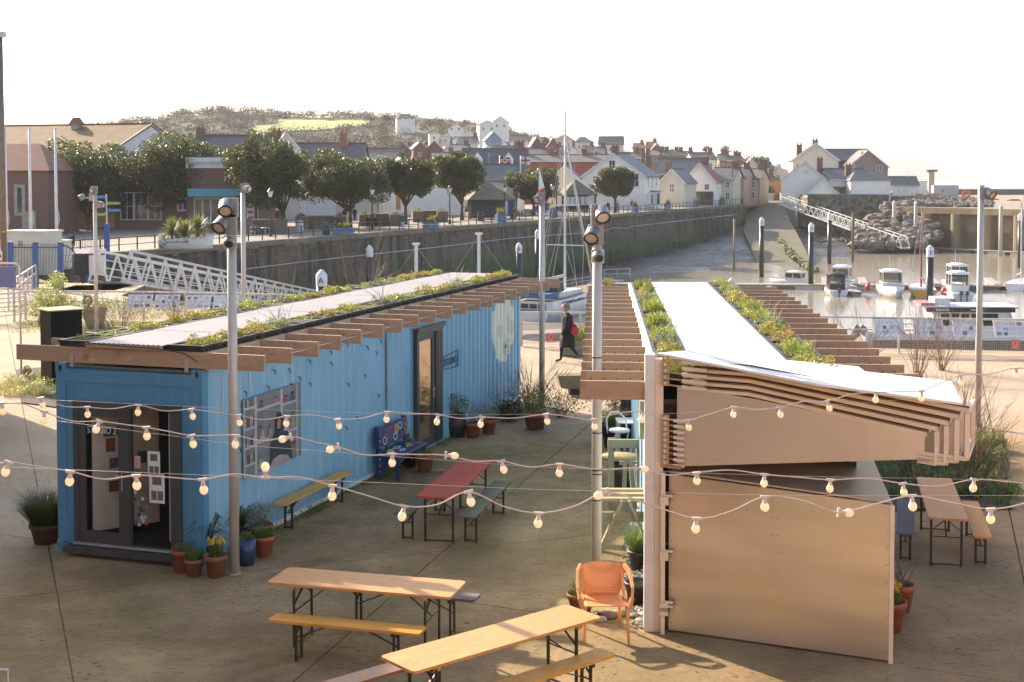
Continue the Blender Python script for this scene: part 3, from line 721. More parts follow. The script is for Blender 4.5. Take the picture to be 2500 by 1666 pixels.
# ---- planted trays: own things lying on the roof
M_tray = mat('black plastic crate', (.012, .012, .013), (.02, .02, .02), 4, .5)
def tray_mesh(w_, d_):
    mb = MB(); h = .085
    for x0, x1, y0, y1 in ((0, .03, 0, d_), (w_-.03, w_, 0, d_), (.03, w_-.03, 0, .03), (.03, w_-.03, d_-.03, d_)): mb.box(x0, x1, y0, y1, 0, h)
    mb.box(-.015, .0, -.015, d_+.015, h-.03, h+.001).box(w_, w_+.015, -.015, d_+.015, h-.03, h+.001)
    k_ = int(d_/.1)
    for i in range(k_):
        for x in (-.012, w_): mb.box(x, x+.012, .03+i*.1, .06+i*.1, .0, h-.04)
    return mb.box(.03, w_-.03, .03, d_-.03, .0, .05)
KINDS_ = ['yellow green sedum', 'grey green trailing herbs', 'rust red sedum tips', 'low bare soil and moss', 'tall bright green shoots', 'golden stonecrop']
def tray(root, w_, d_, x, y, kind, rnd, label, group, lush=1.0):
    mx = Matrix.Translation(root.location) @ Matrix.Rotation(root.rotation_euler.z, 4, 'Z')
    loc = mx @ Vector((x, y, 3.03))
    o = empty('planter_tray', loc, root.rotation_euler.z, label, 'planter tray', group)
    tray_mesh(w_, d_).build('tray', M_tray, o)
    MB().box(.03, w_-.03, .03, d_-.03, .05, .065).build('soil', M_soil, o)
    mb = MB(); ms = [M_sedum, M_sedum2, M_rusty, M_grey_leaf]
    cs = []
    big = {0: .32, 1: .4, 2: .34, 3: .1, 4: .5, 5: .4}[kind]*lush
    for _ in range(6):
        r = rnd.uniform(.08, .17); cs.append((rnd.uniform(.1, w_-.1), rnd.uniform(.1, d_-.1), .05+big*.16*rnd.random(), r, r, .06+big*.22*rnd.random()))
    mi = {0: 0, 1: 3, 2: 2, 3: 0, 4: 0, 5: 1}[kind]
    leafcloud(mb, cs, int(900*(.35 if kind == 3 else 1)), .028, mi, rnd, 1, .3, .8)
    if kind in (0, 5, 2): leafcloud(mb, cs[:3], 260, .03, (mi+1) % 3, rnd, 1, .6, 1)
    if kind == 1: twigs(mb, (w_/2, d_/2, .08), 12, .4, .45, .005, 3, rnd)
    if kind == 4: blades(mb, (w_/2, d_/2, .08), 120, .2, .2, 0, .006, .4, rnd)
    tag(mb.build('plants', ms, o), kind='stuff')
rt = random.Random(11)
seqL = [3, 3, 0, 5, 5, 1, 0, 3, 0, 2, 5, 0, 3, 1, 3, 5, 2, 0]; seqR = [5, 5, 5, 1, 3, 2, 0, 3, 1, 0, 3, 5, 5, 1, 0, 2, 2, 0]
for i in range(18):
    y = .03+.812*i
    tray(SL, .5, .76, .05, y, seqL[i], rt, 'tray of %s, %s from near end, outer edge of blue studio' % (KINDS_[seqL[i]], ORD[i]), 'planted trays on the roof of the blue studio')
    tray(SL, .54, .76, 1.86, y, seqR[i], rt, 'tray of %s, %s from near end, courtyard edge of blue studio' % (KINDS_[seqR[i]], ORD[i]), 'planted trays on the roof of the blue studio')
# ================================================================ gallery container with folding shutters (right)
RZ = radians(-3.62); RO = Vector((1.72, 16.2, 0))
SR = empty('gallery_container', RO, RZ, 'container gallery with white roof and metal shutters folded out at its near end', 'shipping container')
RMI = (Matrix.Translation(RO) @ Matrix.Rotation(RZ, 4, 'Z')).inverted()
def loc_(p): return RMI @ Vector(p)
M_wwall = paint_blue('whitish blue wall paint', (.46, .6, .68), (.56, .68, .74))
LR = 14.3
corr(.0, .16, 4.2, .1, 2.7, .02, .27, -1).build('long_wall', M_wwall, SR)
MB().box(-.02, .1, 4.25, 4.9, .1, 2.7).build('open_door_edge', M_blue, SR)
corr(.0, 5.0, LR-.1, .1, 2.7, .04, .27, -1).build('long_wall', M_blue, SR)
corr(2.44, .16, LR-.1, .1, 2.7, .04, .27, 1).build('long_wall', M_blue, SR)
MB().box(.1, 2.3, LR-.08, LR, .1, 2.7).build('end_wall', M_blue, SR)
MB().box(0, 2.44, .3, LR, 2.7, 2.76).build('roof', M_dark, SR)
MB().box(-.05, .02, .2, LR, .02, .1).build('base_timber', M_white, SR)
MB().box(.2, 2.3, .6, .7, .1, 2.7).build('inner_end_wall', mat('dark stained boards', (.08, .04, .02), (.12, .06, .03), 3), SR)
pergola(SR, 18, .83, -.9, .0, ((-.85, -.03),))
me = joist(2.3, 3.33, ((2.35, 3.28),)).build('joist', [M_joist, M_hole], SR, (0, .02+.83, 2.8)).data
for i in range(2, 18): link('joist', me, SR, (R.uniform(-.02, .02), .02+.83*i, 2.8+R.uniform(-.004, .004)))
for x in (-.75, -.55, -.35, -.15, 2.55, 2.72, 2.9, 3.08, 3.22): MB().bar((x, .8, 2.93), (x, 14.1, 2.93), .007).build('wire', M_wire, SR)
MB().box(.0, .07, .1, LR, 2.76, 3.08).build('white_kerb_board', M_white, SR)
MB().box(2.29, 2.33, .3, LR, 2.8, 3.06).build('kerb_board', M_galv, SR)
M_roofw = mat('white roof membrane', (.74, .73, .7), (.66, .65, .62), .7, .7, 0, .06, 6, spots=((.42, .4, .35), 1.3, .58, .85))
for i in range(7): MB().box(.52, 1.76, -.1+i*2.06, -.1+(i+1)*2.06-.006, 3.07, 3.105).build('roof_panel', M_roofw, SR)
seq2 = [4, 0, 5, 1, 4, 3, 4, 0, 3, 4, 0, 1, 5, 3, 0, 4, 3]; seq3 = [2, 0, 4, 3, 2, 5, 1, 4, 0, 4, 3, 5, 5, 1, 0, 3, 0]
for i in range(17):
    y = .1+.83*i
    tray(SR, .42, .78, .08, y, seq2[i], rt, 'tray of %s, %s from near end, courtyard side of white roof' % (KINDS_[seq2[i]], ORD[i]), 'planted trays on the roof of the white gallery', 1.2)
    tray(SR, .5, .78, 1.78, y, seq3[i], rt, 'tray of %s, %s from near end, seaward side of white roof' % (KINDS_[seq3[i]], ORD[i]), 'planted trays on the roof of the white gallery', 1.3)
# corner post with hinge brackets
M_creamsteel = mat('cream painted steel', (.72, .58, .46), (.64, .52, .4), 2, .55, .1, .05, 20, spots=((.3, .13, .05), 6, .66, .74))
M_rust = mat('rusty steel', (.38, .22, .1), (.5, .35, .22), 12, .7, .3, .3, 40)
MB().box(-.12, .0, -.1, .1, 0, 3.36).build('corner_post', mat('white steel', (.68, .66, .63), (.6, .57, .53), 2, .5), SR)
MB().box(.003, .1, -.1, .1, 0, 3.3).build('hinge_post', M_creamsteel, SR)
e = Vector((.915, -.404, 0)); up = Vector((0, 0, 1)); nb = Vector((.404, .915, 0))   # nb points away from the camera
P0 = Vector((1.86, 16.1, 0))
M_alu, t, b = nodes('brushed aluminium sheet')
v = coords(t); v = coords(t, 'Object', (.35, .35, 2.2)); t.links.new(mix(t, (.84, .74, .63), (.62, .54, .47), ramp(t, nz(t, v, .55, 2), .4, .6)), b.inputs['Base Color'])  # stretched colour bands imitate warm reflections, painted into the metal's base colour
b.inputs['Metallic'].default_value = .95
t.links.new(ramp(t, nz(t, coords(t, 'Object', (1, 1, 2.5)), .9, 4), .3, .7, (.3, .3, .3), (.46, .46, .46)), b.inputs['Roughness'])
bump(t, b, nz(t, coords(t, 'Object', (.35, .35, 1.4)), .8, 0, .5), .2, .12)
def Lp(s, z, n=0.0): return loc_(P0+e*s+nb*n+up*z)
# lower closed leaf box
s0, s1 = .03, 2.62
lo = MB()
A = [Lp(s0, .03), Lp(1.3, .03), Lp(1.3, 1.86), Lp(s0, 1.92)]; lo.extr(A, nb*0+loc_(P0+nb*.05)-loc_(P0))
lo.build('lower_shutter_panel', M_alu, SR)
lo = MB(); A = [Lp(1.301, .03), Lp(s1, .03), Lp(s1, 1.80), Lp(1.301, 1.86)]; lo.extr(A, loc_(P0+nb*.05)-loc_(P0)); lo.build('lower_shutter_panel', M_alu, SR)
MB().bar(Lp(s1+.012, .0, .01), Lp(s1+.012, 1.8, .01), .05, .05).build('panel_edge_angle', M_creamsteel, SR)
back = G(2130, 1125, 2.0)
lo = MB(); lo.extr([Lp(s0, 1.93, .05), Lp(s1, 1.81, .05), loc_(back), Lp(s0, 1.95, .3)], (0, 0, .02)); lo.build('lower_shutter_top', mat('weathered bronze sheet', (.6, .45, .3), (.68, .5, .34), 1, .45, .7, .08, 6), SR)
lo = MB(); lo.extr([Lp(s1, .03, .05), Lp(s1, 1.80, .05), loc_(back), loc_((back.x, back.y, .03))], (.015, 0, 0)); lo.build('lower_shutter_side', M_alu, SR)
for k_ in range(9):
    for s_ in (.06, 1.27, 1.34, 2.58): MB().cbox(Lp(s_, .12+.2*k_, -.003), (.016, .008, .016), 0, RZ-.38).build('rivet', M_galv, SR)
# upper deep fascia panel
M_fascia, t, b = nodes('satin aluminium fascia')
v = coords(t); t.links.new(mix(t, (.72, .62, .55), (.62, .54, .48), ramp(t, nz(t, v, .8, 4), .3, .7)), b.inputs['Base Color']); b.inputs['Metallic'].default_value = .9; b.inputs['Roughness'].default_value = .42
bump(t, b, nz(t, v, .9, 3), .15, .04)
MB().extr([Lp(.13, 2.03, -.02), Lp(2.98, 2.36, -.02), Lp(2.98, 2.64, -.02), Lp(1.1, 2.9, -.02), Lp(.13, 3.0, -.02)], loc_(P0+nb*.03)-loc_(P0)).build('upper_shutter_panel', M_fascia, SR)
# stacked leaves
M_leaftop = mat('dusty leaf top', (.17, .12, .085), (.12, .085, .06), 2, .8, 0, .2, 20)
M_ply = mat('plywood edge', (.24, .12, .06), (.17, .085, .045), 3, .7, 0, .2, 20, (1, 1, 6))
for k_ in range(5):
    zl = 2.98+.075*k_; ze = [2.66, 2.73, 2.80, 2.875, 2.95][k_]; se = [3.0, 3.12, 3.22, 3.33, 3.44][k_]
    n0 = .012*k_; dn = .75+.16*k_
    lf = MB().extr([Lp(.2, zl-.03, -.03+n0), Lp(1.0, zl-.045, -.03+n0), Lp(se, ze-.05, -.03+n0), Lp(se, ze, -.03+n0), Lp(1.0, zl-.005, -.03+n0), Lp(.2, zl+.005, -.03+n0)], loc_(P0+nb*.05)-loc_(P0)).build('shutter_leaf', M_creamsteel, SR)
    MB().extr([Lp(.45, zl+.006, -.02+n0), Lp(1.0, zl-.002, -.02+n0), Lp(se, ze+.003, -.02+n0), Lp(se, ze+.02, -.02+n0), Lp(1.0, zl+.012, -.02+n0), Lp(.45, zl+.018, -.02+n0)], loc_(P0+nb*(.5 if k_ < 4 else .02))-loc_(P0)).build('leaf_edge', M_ply if k_ < 4 else mat('membrane edge', (.1, .06, .04)), lf)
    if k_ < 4:
        MB().extr([Lp(.3, zl+.02, 0+n0), Lp(se-.01, ze+.022, 0+n0), Lp(se-.01, ze+.05, dn*.45), Lp(.3, zl+.04, .5)], (0, 0, .006)).build('leaf_board', M_leaftop, lf)
    # end frame hanging at the tip
    dz = [.3, .36, .42, .46, .5][k_]; xo = se-.02
    if k_ > 0:
        fr = MB(); a0, a1 = Lp(xo, ze-.05, 0), Lp(xo, ze-dz-.05, 0); b0, b1 = Lp(xo, ze-.02, dn*.5), Lp(xo, ze-dz-.0, dn*.5)
        fr.bar(a0, a1, .055).bar(b0, b1, .05).bar(a0, b0, .045).bar(a1, b1, .05).bar(a1, Lp(2.9, ze-dz-.03, 0), .05)
        fr.build('tip_frame', M_creamsteel, lf)
MB().extr([Lp(2.9, 2.3, .25), Lp(3.42, 2.45, .35), Lp(3.4, 2.75, .35), Lp(2.9, 2.55, .25)], loc_(P0+nb*.02)-loc_(P0)).build('tip_gusset', M_creamsteel, SR)
# canopy top
def Zc(u): return 3.385-.36*(u-1600)/749
mb = MB(); cp = [loc_(G(u, v_, Zc(u))) for u, v_ in ((1601, 862), (1640, 868), (2000, 938), (2350, 984), (2322, 931), (2112, 907), (2096, 895), (1926, 880), (1678, 856))]
mb.extr(cp, (0, 0, -.028)); mb.build('canopy_top', M_roofw, SR)
# hinge brackets: five on top, nine below, with their arms
def bracket(z, n=-.06):
    o = MB().cbox(Lp(.0, z, n), (.085, .05, .062), 0, RZ).build('hinge_bracket', M_rust, SR)
    MB().cyl(Lp(0, z, n-.03).x, Lp(0, z, n-.03).y, z-.02, z+.02, .017, 8).build('hinge_pin', M_creamsteel, o)
    return o
for k_ in range(5):
    z = 3.03+.075*k_; o = bracket(z); MB().bar(Lp(.03, z-.02, -.06), Lp(.28, z-.035, -.05), .02, .016).build('hinge_arm', M_rust, o)
    MB().bar(Lp(.2, z-.035, -.05), Lp(.5, z-.05, -.04), .05, .04).build('arm_sleeve', M_creamsteel, o)
for k_ in range(9):
    z = 2.08+.067*k_; o = bracket(z); MB().bar(Lp(.03, z-.02, -.06), Lp(.15, z-.03, -.05), .02, .014).build('hinge_arm', M_rust, o)
    MB().bar(Lp(.1, z-.03, -.05), Lp(.23, z-.035, -.04), .04, .035).build('arm_sleeve', M_creamsteel, o)
MB().extr([Lp(-.28, 2.0, .05), Lp(.2, 2.02, -.14), Lp(.22, 2.04, .1), Lp(0, 2.03, .25)], (0, 0, .03)).build('bottom_hinge_plate', M_rust, SR)
for z in (1.62, .95, .33, .28):
    MB().cbox(Lp(-.0, z, -.09), (.1, .06, .1), 0, RZ).bar(Lp(0, z+.06, -.09), Lp(.1, z+.06, -.06), .03).cyl(Lp(0, 0, -.1).x, Lp(0, 0, -.1).y, z+.05, z+.1, .02, 8).build('lock_bracket', M_creamsteel, SR)
MB().bar(Lp(-.02, .0, -.08), Lp(-.02, 1.95, -.08), .07, .05).build('lock_rod_cover', M_creamsteel, SR)
MB().box(-.13, -.02, 1.4, 2.0, 2.05, 2.55).build('electric_box', mat('pale green box', (.3, .36, .22), (.26, .3, .2)), SR)
MB().bar((-.15, 1.35, 2.32), (-.05, .5, 2.5), .03).build('box_strut', M_white, SR)
for k_ in range(22):
    MB().cbox((-.025, .5+R.random()*3.4, .9+R.random()*1.6), (.008, .035, .07), 0, 0, R.uniform(-.5, .5)).build('paint_mark', M_ink, SR)
# ================================================================ wings of the viewpoint building, off to the left
wA = empty('side_wing', (-12.9, 0, 0), 0, 'tall sandstone wing beside the viewpoint, just off the left edge', 'building')
MB().box(-14, 0, -2, 28.0, 0, 9.3).build('wall', MATS['warm sandstone'], wA); MB().box(-14.2, .15, -2, 28.2, 9.3, 9.5).build('roof', M_slate, wA)
wB = empty('low_annexe', (-12.9, 28.3, 0), 0, 'low sandstone annexe joined to the tall wing, off the left edge', 'building')
MB().box(-12, 0, 0, 4.3, 0, 5.0).build('wall', MATS['warm sandstone'], wB); MB().box(-12.2, .1, -.1, 4.4, 5.0, 5.15).build('roof', M_slate, wB)
# ================================================================ lamp posts
M_head = mat('lamp housing grey', (.24, .24, .24), (.2, .2, .2), 4, .4, .3)
M_lens = mat('frosted lamp lens', (.55, .48, .36), (.5, .42, .3), 8, .3)
def lamp_head(root, p, d, r=.098, box=None):
    q = Vector(d).to_track_quat('Z', 'Y').to_matrix().to_4x4(); mx = Matrix.Translation(p) @ q
    h = MB().lathe([(0, -.16), (r*.75, -.16), (r*.97, -.12), (r, .0), (r*1.02, .04)], 18, 0, mx=mx).build('lamp_head', M_head, root)
    MB().lathe([(r*1.02, .04), (r*1.03, .055), (r*.84, .058), (r*.83, .03)], 18, 0, mx=mx).build('lens_ring', M_black, h)
    MB().lathe([(r*.84, .035), (0, .04)], 18, 0, mx=mx).build('lens', M_lens, h)
def lamp_post(u, v, h, heads, label, camera=None, r=.068, bands=()):
    g = G(u, v); root = empty('lamp_post', g, 0, label, 'lamp post', 'tall grey lamp posts on the near quay')
    MB().cyl(0, 0, 0, h, r, 16, 0, r*.93).build('pole', M_pole, root)
    MB().cyl(0, 0, 0, .02, r*1.25, 16).build('base_collar', M_pole, root)
    for x, z, d, w_ in heads:
        MB().cbox((x*.25, 0, z+.02), (.2 if w_ else .14, .15, .26), 0).bar((0, 0, z), (x, -.05, z), .06).build('head_bracket', M_head, root)
        lamp_head(root, (x, -.14, z), d)
    if camera:
        cz = camera; c_ = MB().cbox((0, -.09, cz), (.17, .05, .18)).build('camera_plate', M_pole, root)
        mx = Matrix.Translation((0, -.16, cz)) @ Vector((.15, -1, -.3)).to_track_quat('Z', 'Y').to_matrix().to_4x4()
        cc = MB().lathe([(0, -.09), (.07, -.06), (.085, 0), (.07, .05), (.052, .09), (.05, .05), (0, .05)], 14, mx=mx).build('camera', M_head, root)
        MB().lathe([(.05, .075), (0, .08)], 12, mx=mx).build('camera_lens', M_black, cc)
    for z in bands: MB().lathe([(r*1.02, z), (r*1.06, z+.008), (r*1.02, z+.016)], 14).build('cable_tie', M_black, root)
    return root
dn = (0, -1, -.75)
lamp_post(573, 1402, 5.15, ((-.05, 5.05, (.15, -1, -.7), 1), (-.13, 4.82, (-.35, -1, -.7), 1)), 'grey lamp post standing in front of the blue mural board with two round floodlights', 4.6)
lamp_post(1456, 1440, 5.12, ((.06, 4.98, (.15, -1, -.7), 1), (-.08, 4.71, (-.3, -1, -.7), 1)), 'grey lamp post rising behind the orange chair with two floodlights', 4.45, .068, (1.2, 1.26, 1.55, 1.6, 1.62, 2.1, 2.6, 3.1))
lamp_post(1323, 998, 5.1, ((-.12, 4.95, (-.8, -1, -.5), 1),), 'grey lamp post beside the far corner of the blue studio')
lamp_post(236, 818, 5.15, ((-.05, 5.0, (-.4, -1, -.3), 1), (-.45, 4.75, (-1, -.6, -.6), 0), (.3, 4.5, (1, -.5, -.4), 0)), 'grey lamp post with three small floodlights near the tall wooden planter')
lamp_post(597, 925, 5.2, ((.18, 5.15, (1, -.6, -.2), 1),), 'plain grey lamp post half hidden behind the blue studio roof')
lamp_post(2387, 1043, 5.3, ((.17, 5.1, (.5, -1, -.6), 1),), 'pale lamp post on the sunny paving right of the gallery')
g = G(10, 690); mp_ = empty('mast', g, 0, 'tall brown mast with warning signs at the left edge', 'mast')
MB().cyl(0, 0, 0, 12.7, .17, 14, 0, .13).build('pole', mat('weathered brown steel', (.2, .15, .11), (.15, .11, .08), 2, .6), mp_)
MB().box(-.25, .25, -.2, .2, 12.6, 12.9).build('mast_head', M_pole, mp_)
MB().box(-.2, .0, -.2, -.18, 1.15, 1.65).build('warning_sign', M_white, mp_); MB().box(-.2, .0, -.202, -.182, .9, 1.13).build('warning_sign', M_red, mp_)
MB().extr([(-.17, -.21, 1.3), (-.03, -.21, 1.3), (-.1, -.21, 1.5)], (0, .005, 0)).build('triangle_mark', M_black, mp_); MB().box(.0, .17, -.18, -.16, 2.6, 2.68).build('yellow_band', M_yellow, mp_)
for u in (17, 76, 139):
    g = PY(u, 615, 98); g.z = 0
    fp = empty('flagpole', g, 0, {17: 'white flagpole hard beside the brown mast', 76: 'middle one of the three bare white flagpoles', 139: 'white flagpole nearest the first tree, bare of any flag'}[u], 'flagpole', 'bare white flagpoles')
    MB().cyl(0, 0, 0, 8.9, .13, 10, 0, .08).build('pole', M_white, fp); MB().lathe([(0, 9.05), (.1, 8.98), (.07, 8.9)], 10).build('finial', M_white, fp)
    MB().tube([(.15, 0, 3), (.22, -.02, 2.3), (.12, 0, 1.9)], .025, 5).build('halyard_coil', M_white, fp)
# ================================================================ beer tables and benches
M_orange = wood('lacquered orange pine', (.58, .3, .1), (.47, .23, .065), .45)
M_orange2 = wood('varnished amber pine', (.64, .32, .06), (.52, .24, .04), .4)
M_redtop = mat('faded red table top', (.36, .075, .05), (.3, .07, .045), 1.5, .85, 0, .1, 10, (1, 1, 1), spec=.2, spots=((.1, .05, .04), 4, .68, .74))
M_greenw = wood('algae green plank', (.13, .14, .08), (.1, .1, .06), .8)
M_greyw = wood('grey violet weathered plank', (.17, .14, .145), (.12, .1, .1), .9)
M_leg = mat('dark green steel legs', (.03, .032, .022), (.06, .035, .02), 12, .5, .2)
def top(mb, L, W_, z0, z1, c=.05):
    p = []
    for sx, sy in ((1, 1), (-1, 1), (-1, -1), (1, -1)):
        for i in range(4):
            a = (i/3)*pi/2; a0 = {(1, 1): 0, (-1, 1): pi/2, (-1, -1): pi, (1, -1): 1.5*pi}[(sx, sy)]
            p.append((sx*(L/2-c)+c*cos(a0+a), sy*(W_/2-c)+c*sin(a0+a)))
    return mb.prism(p, z0, z1)
def trestle(kind, ctr, ang, L, W_, m, label, edge=None):
    z = .76 if kind == 'table' else .47
    root = empty('beer_table' if kind == 'table' else 'beer_bench', (ctr[0], ctr[1], 0), ang, label, kind, 'folding tables and benches in the courtyard')
    top(MB(), L, W_, z-.03, z, .05 if kind == 'table' else .035).build('tabletop' if kind == 'table' else 'seat', m, root)
    w2 = W_/2-.06
    for sx in (-1, 1):
        x = sx*(L/2-.32)
        for sy in (-1, 1): MB().bar((x, sy*w2, 0), (x, sy*w2, z-.05), .034, .02).build('leg', M_leg, root)
        MB().box(x-.02, x+.02, -W_/2+.01, W_/2-.01, z-.07, z-.031).build('cross_batten', m if kind == 'table' else M_leg, root)
        MB().bar((x, -w2, .03), (x, w2, .03), .02).bar((x, -w2, z*.55), (x, w2, z*.55), .014).build('leg_rail', M_leg, root)
        b_ = MB().bar((x, -w2, z*.66), (x-sx*.02, w2*.2, z-.06), .02, .012).bar((x, w2, z*.66), (x-sx*.02, -w2*.2, z-.06), .02, .012)
        b_.bar((x, 0, z*.55), (x-sx*.38, 0, z-.05), .022, .012).bar((x-sx*.3, -w2*.8, z-.05), (x-sx*.3, w2*.8, z-.05), .02)
        b_.build('folding_brace', M_leg, root)
    return root
D = radians
trestle('table', (-1.70, 15.62), D(-14.7), 2.25, .64, M_orange, 'orange wooden table with rounded corners in front of the lamp post pots')
trestle('bench', (-1.86, 15.02), D(-15.5), 1.82, .27, M_orange2, 'amber bench on the near side of the leftmost foreground table')
trestle('bench', (-1.3, 16.22), D(-16), 1.85, .27, M_greyw, 'grey weathered bench mostly hidden behind the leftmost foreground table')
trestle('table', (-.17, 13.76), D(40.2), 2.5, .57, M_orange, 'long orange table set diagonally beside the orange chair')
trestle('bench', (.30, 13.50), D(41), 1.9, .25, M_orange2, 'amber bench cut off by the bottom edge, right of the diagonal table')
trestle('bench', (-1.32, 13.58), D(41), 2.0, .25, wood('brown varnished pine', (.3, .15, .07), (.24, .12, .05), .4), 'brown bench end peeking out below the diagonal table')
trestle('table', (-.87, 21.1), D(77.4), 2.7, .55, M_redtop, 'narrow table with faded red top in the middle of the courtyard')
trestle('bench', (-.42, 20.95), D(77), 2.4, .29, M_greenw, 'green algae-stained bench on the right of the red table')
trestle('bench', (-1.38, 21.12), D(77), 2.4, .27, M_greenw.copy(), 'green stained bench left of the red table, partly under it')
trestle('table', (6.34, 19.8), D(77), 2.6, .53, wood('pale salmon pine', (.62, .31, .14), (.52, .25, .11), .8), 'pale wooden table beside the planting bed, right of the metal shutters')
trestle('bench', (5.85, 19.9), D(74), 2.15, .25, M_greyw, 'grey violet bench between the metal shutters and the pale table')
trestle('bench', (6.83, 19.7), D(76), 2.15, .25, wood('orange worn pine', (.66, .31, .11), (.55, .25, .08), .8), 'orange bench on the outer right side of the pale table')
trestle('bench', (-3.2, 21.72), D(71.9), 2.45, .24, wood('yellow weathered pine', (.62, .38, .1), (.5, .29, .08), .6), 'long yellow brown bench against the blue studio wall under the mural')
# ================================================================ painted blue bench
M_bb = mat('dark ultramarine paint', (.012, .035, .13), (.015, .045, .16), 3, .45)
mx = Matrix.Translation(SL.location) @ Matrix.Rotation(SL.rotation_euler.z, 4, 'Z')
pb = empty('painted_bench', mx @ Vector((2.5, 5.72, 0)), SL.rotation_euler.z, 'dark blue bench hand painted with sun, clouds and flowers against the blue wall', 'bench')
MB().box(.02, .48, 0, 1.42, .42, .46).build('seat', M_bb, pb)
for y in (.04, 1.32):
    MB().box(.4, .47, y, y+.06, 0, .42).build('leg', M_bb, pb)
    MB().extr([(.0, y, 0), (.12, y, 0), (.14, y, .45), (.06, y, .95), (-.02, y, .95), (.02, y, .45)], (0, .07, 0)).build('back_post', M_bb, pb)
    MB().extr([(.12, y+.01, .42), (.4, y+.01, .42), (.4, y+.01, .33), (.2, y+.01, .2), (.12, y+.01, .05)], (0, .05, 0)).build('side_panel', M_bb, pb)
MB().box(.4, .43, .1, 1.32, .32, .42).build('apron', M_bb, pb)
bk = MB().extr([(.12, .05, .58), (.07, .05, .93), (.04, .05, .93), (.09, .05, .58)], (0, 1.32, 0)).build('backrest', M_bb, pb)
def bx_(z): return .125-(z-.58)*.143+.0
def ring(name, y, z, r, m, rays=0, sq=1, part=None, flat=False, n=40):
    mb = MB()
    def P(yy, zz): return (yy, zz) if not flat else (yy, zz)
    pts = []
    for i in range(n+1):
        a = 2*pi*i/n; rr = r*(1+(.18*sin(a*rays) if rays else 0)); yy, zz = y+rr*cos(a), z+rr*sin(a)*sq
        pts.append((bx_(zz)+.004, yy, zz) if not flat else (zz, yy, .466))
    mb.tube(pts, .008, 4, 0, False, False); mb.build(name, m, part or pb)
M_pw, M_py, M_pp = mat('white poster paint', (.7, .7, .68)), mat('yellow poster paint', (.7, .5, .05)), mat('pink poster paint', (.6, .12, .2))
M_po = mat('orange poster paint', (.6, .25, .05))
ring('painted_sun', .8, .8, .075, M_py, 9, 1, bk); ring('painted_sun', .8, .8, .045, M_py, 0, 1, bk)
for y, z in ((.24, .68), (.72, .67), (1.0, .83)): ring('painted_cloud', y, z, .085, M_pw, 6, .7, bk)
ring('painted_flower', 1.27, .72, .06, M_py, 5, 1.5, bk); ring('painted_heart', 1.0, .68, .025, M_pp, 0, 1, bk); ring('painted_swirl', 1.2, .88, .06, M_pp, 3, 1, bk)
def text_mesh(s, size, parent, loc, rot, m, name='lettering', ext=.001, sx=1): return text(s, size, parent, loc, rot, m, name, ext, 'CENTER', sx)
text('be free', .11, bk, (.085, .5, .86), (pi/2, 0, pi/2), M_pp, 'painted_words', .003, 'CENTER')
for i in range(26): MB().cbox((bx_(.75)+.02-R.uniform(-.01, .02), R.uniform(.15, .55), R.uniform(.62, .9)), (.012, .022, .012), 0).build('paint_dab', [M_po, M_pp][i % 2], bk)
for y, x, r, m_ in ((.3, .2, .1, M_pw), (.55, .33, .09, M_pw), (.7, .15, .12, M_pw), (.95, .3, .09, M_py), (1.15, .2, .08, M_pw), (.45, .12, .07, M_py), (1.25, .36, .06, M_py)):
    ring('painted_cloud', y, x, r, m_, 4, .45, None, True)
for i in range(24): MB().box(.481, .485, .03+i*.058, .055+i*.058, .43, .45).build('paint_dab', [M_po, M_pw][i % 2], pb)
for i in range(7): MB().cbox((.1, .038, .15+i*.11), (.02, .004, .035), 0).build('paint_dab', [M_po, M_py, M_pw][i % 3], pb)
# ================================================================ orange chair
M_or, t, b = nodes('orange moulded plastic'); v = coords(t)
vo = t.nodes.new('ShaderNodeTexVoronoi'); vo.inputs['Scale'].default_value = 55; vo.inputs['Randomness'].default_value = 0; t.links.new(coords(t, 'Object', (1, .3, 1)), vo.inputs['Vector'])
t.links.new(mix(t, (.28, .07, .015), (.85, .36, .14), ramp(t, vo.outputs['Distance'], .22, .32)), b.inputs['Base Color']); b.inputs['Roughness'].default_value = .4
M_or2 = mat('plain orange plastic', (.85, .36, .14), (.8, .33, .12), 5, .4)
ch = empty('armchair', (1.10, 15.95, 0), D(2), 'orange moulded plastic armchair with perforated back beside the metal shutters', 'chair')
def sheet_(fn, nu, nv, th, m, name, parent):
    mb = MB(); 
    for k_ in (0, 1):
        for j in range(nv+1):
            for i in range(nu+1):
                p = Vector(fn(-1+2*i/nu, j/nv)); mb.v.append(tuple(p+Vector((0, th*k_, -th*k_*.3))))
    N = (nu+1)*(nv+1)
    for j in range(nv):
        for i in range(nu):
            a = j*(nu+1)+i
            mb.f += [(a, a+1, a+nu+2, a+nu+1), (N+a, N+a+nu+1, N+a+nu+2, N+a+1)]; mb.m += [0, 0]; mb.s += [True, True]
    for j in range(nv):
        for i in (0, nu):
            a = j*(nu+1)+i; q = (a, a+nu+1, N+a+nu+1, N+a); mb.f.append(q if i == 0 else q[::-1]); mb.m.append(0); mb.s.append(False)
    for i in range(nu):
        for j in (0, nv):
            a = j*(nu+1)+i; q = (a, N+a, N+a+1, a+1); mb.f.append(q if j == 0 else q[::-1]); mb.m.append(0); mb.s.append(False)
    return mb.build(name, m, parent)
sheet_(lambda u, v_: (u*(.2+.07*min(1, v_*1.5)), .23+.1*v_-.11*abs(u)**3*v_, .43+.38*v_-.03*abs(u)**4), 14, 12, .012, M_or, 'backrest', ch)
sheet_(lambda u, v_: (u*(.27-.07*v_), -.26+.49*v_, .445-.025*sin(v_*pi)*(1-u*u)-.012*v_-.03*max(0, .12-v_)*8*.3), 10, 10, .018, M_or2, 'seat', ch)
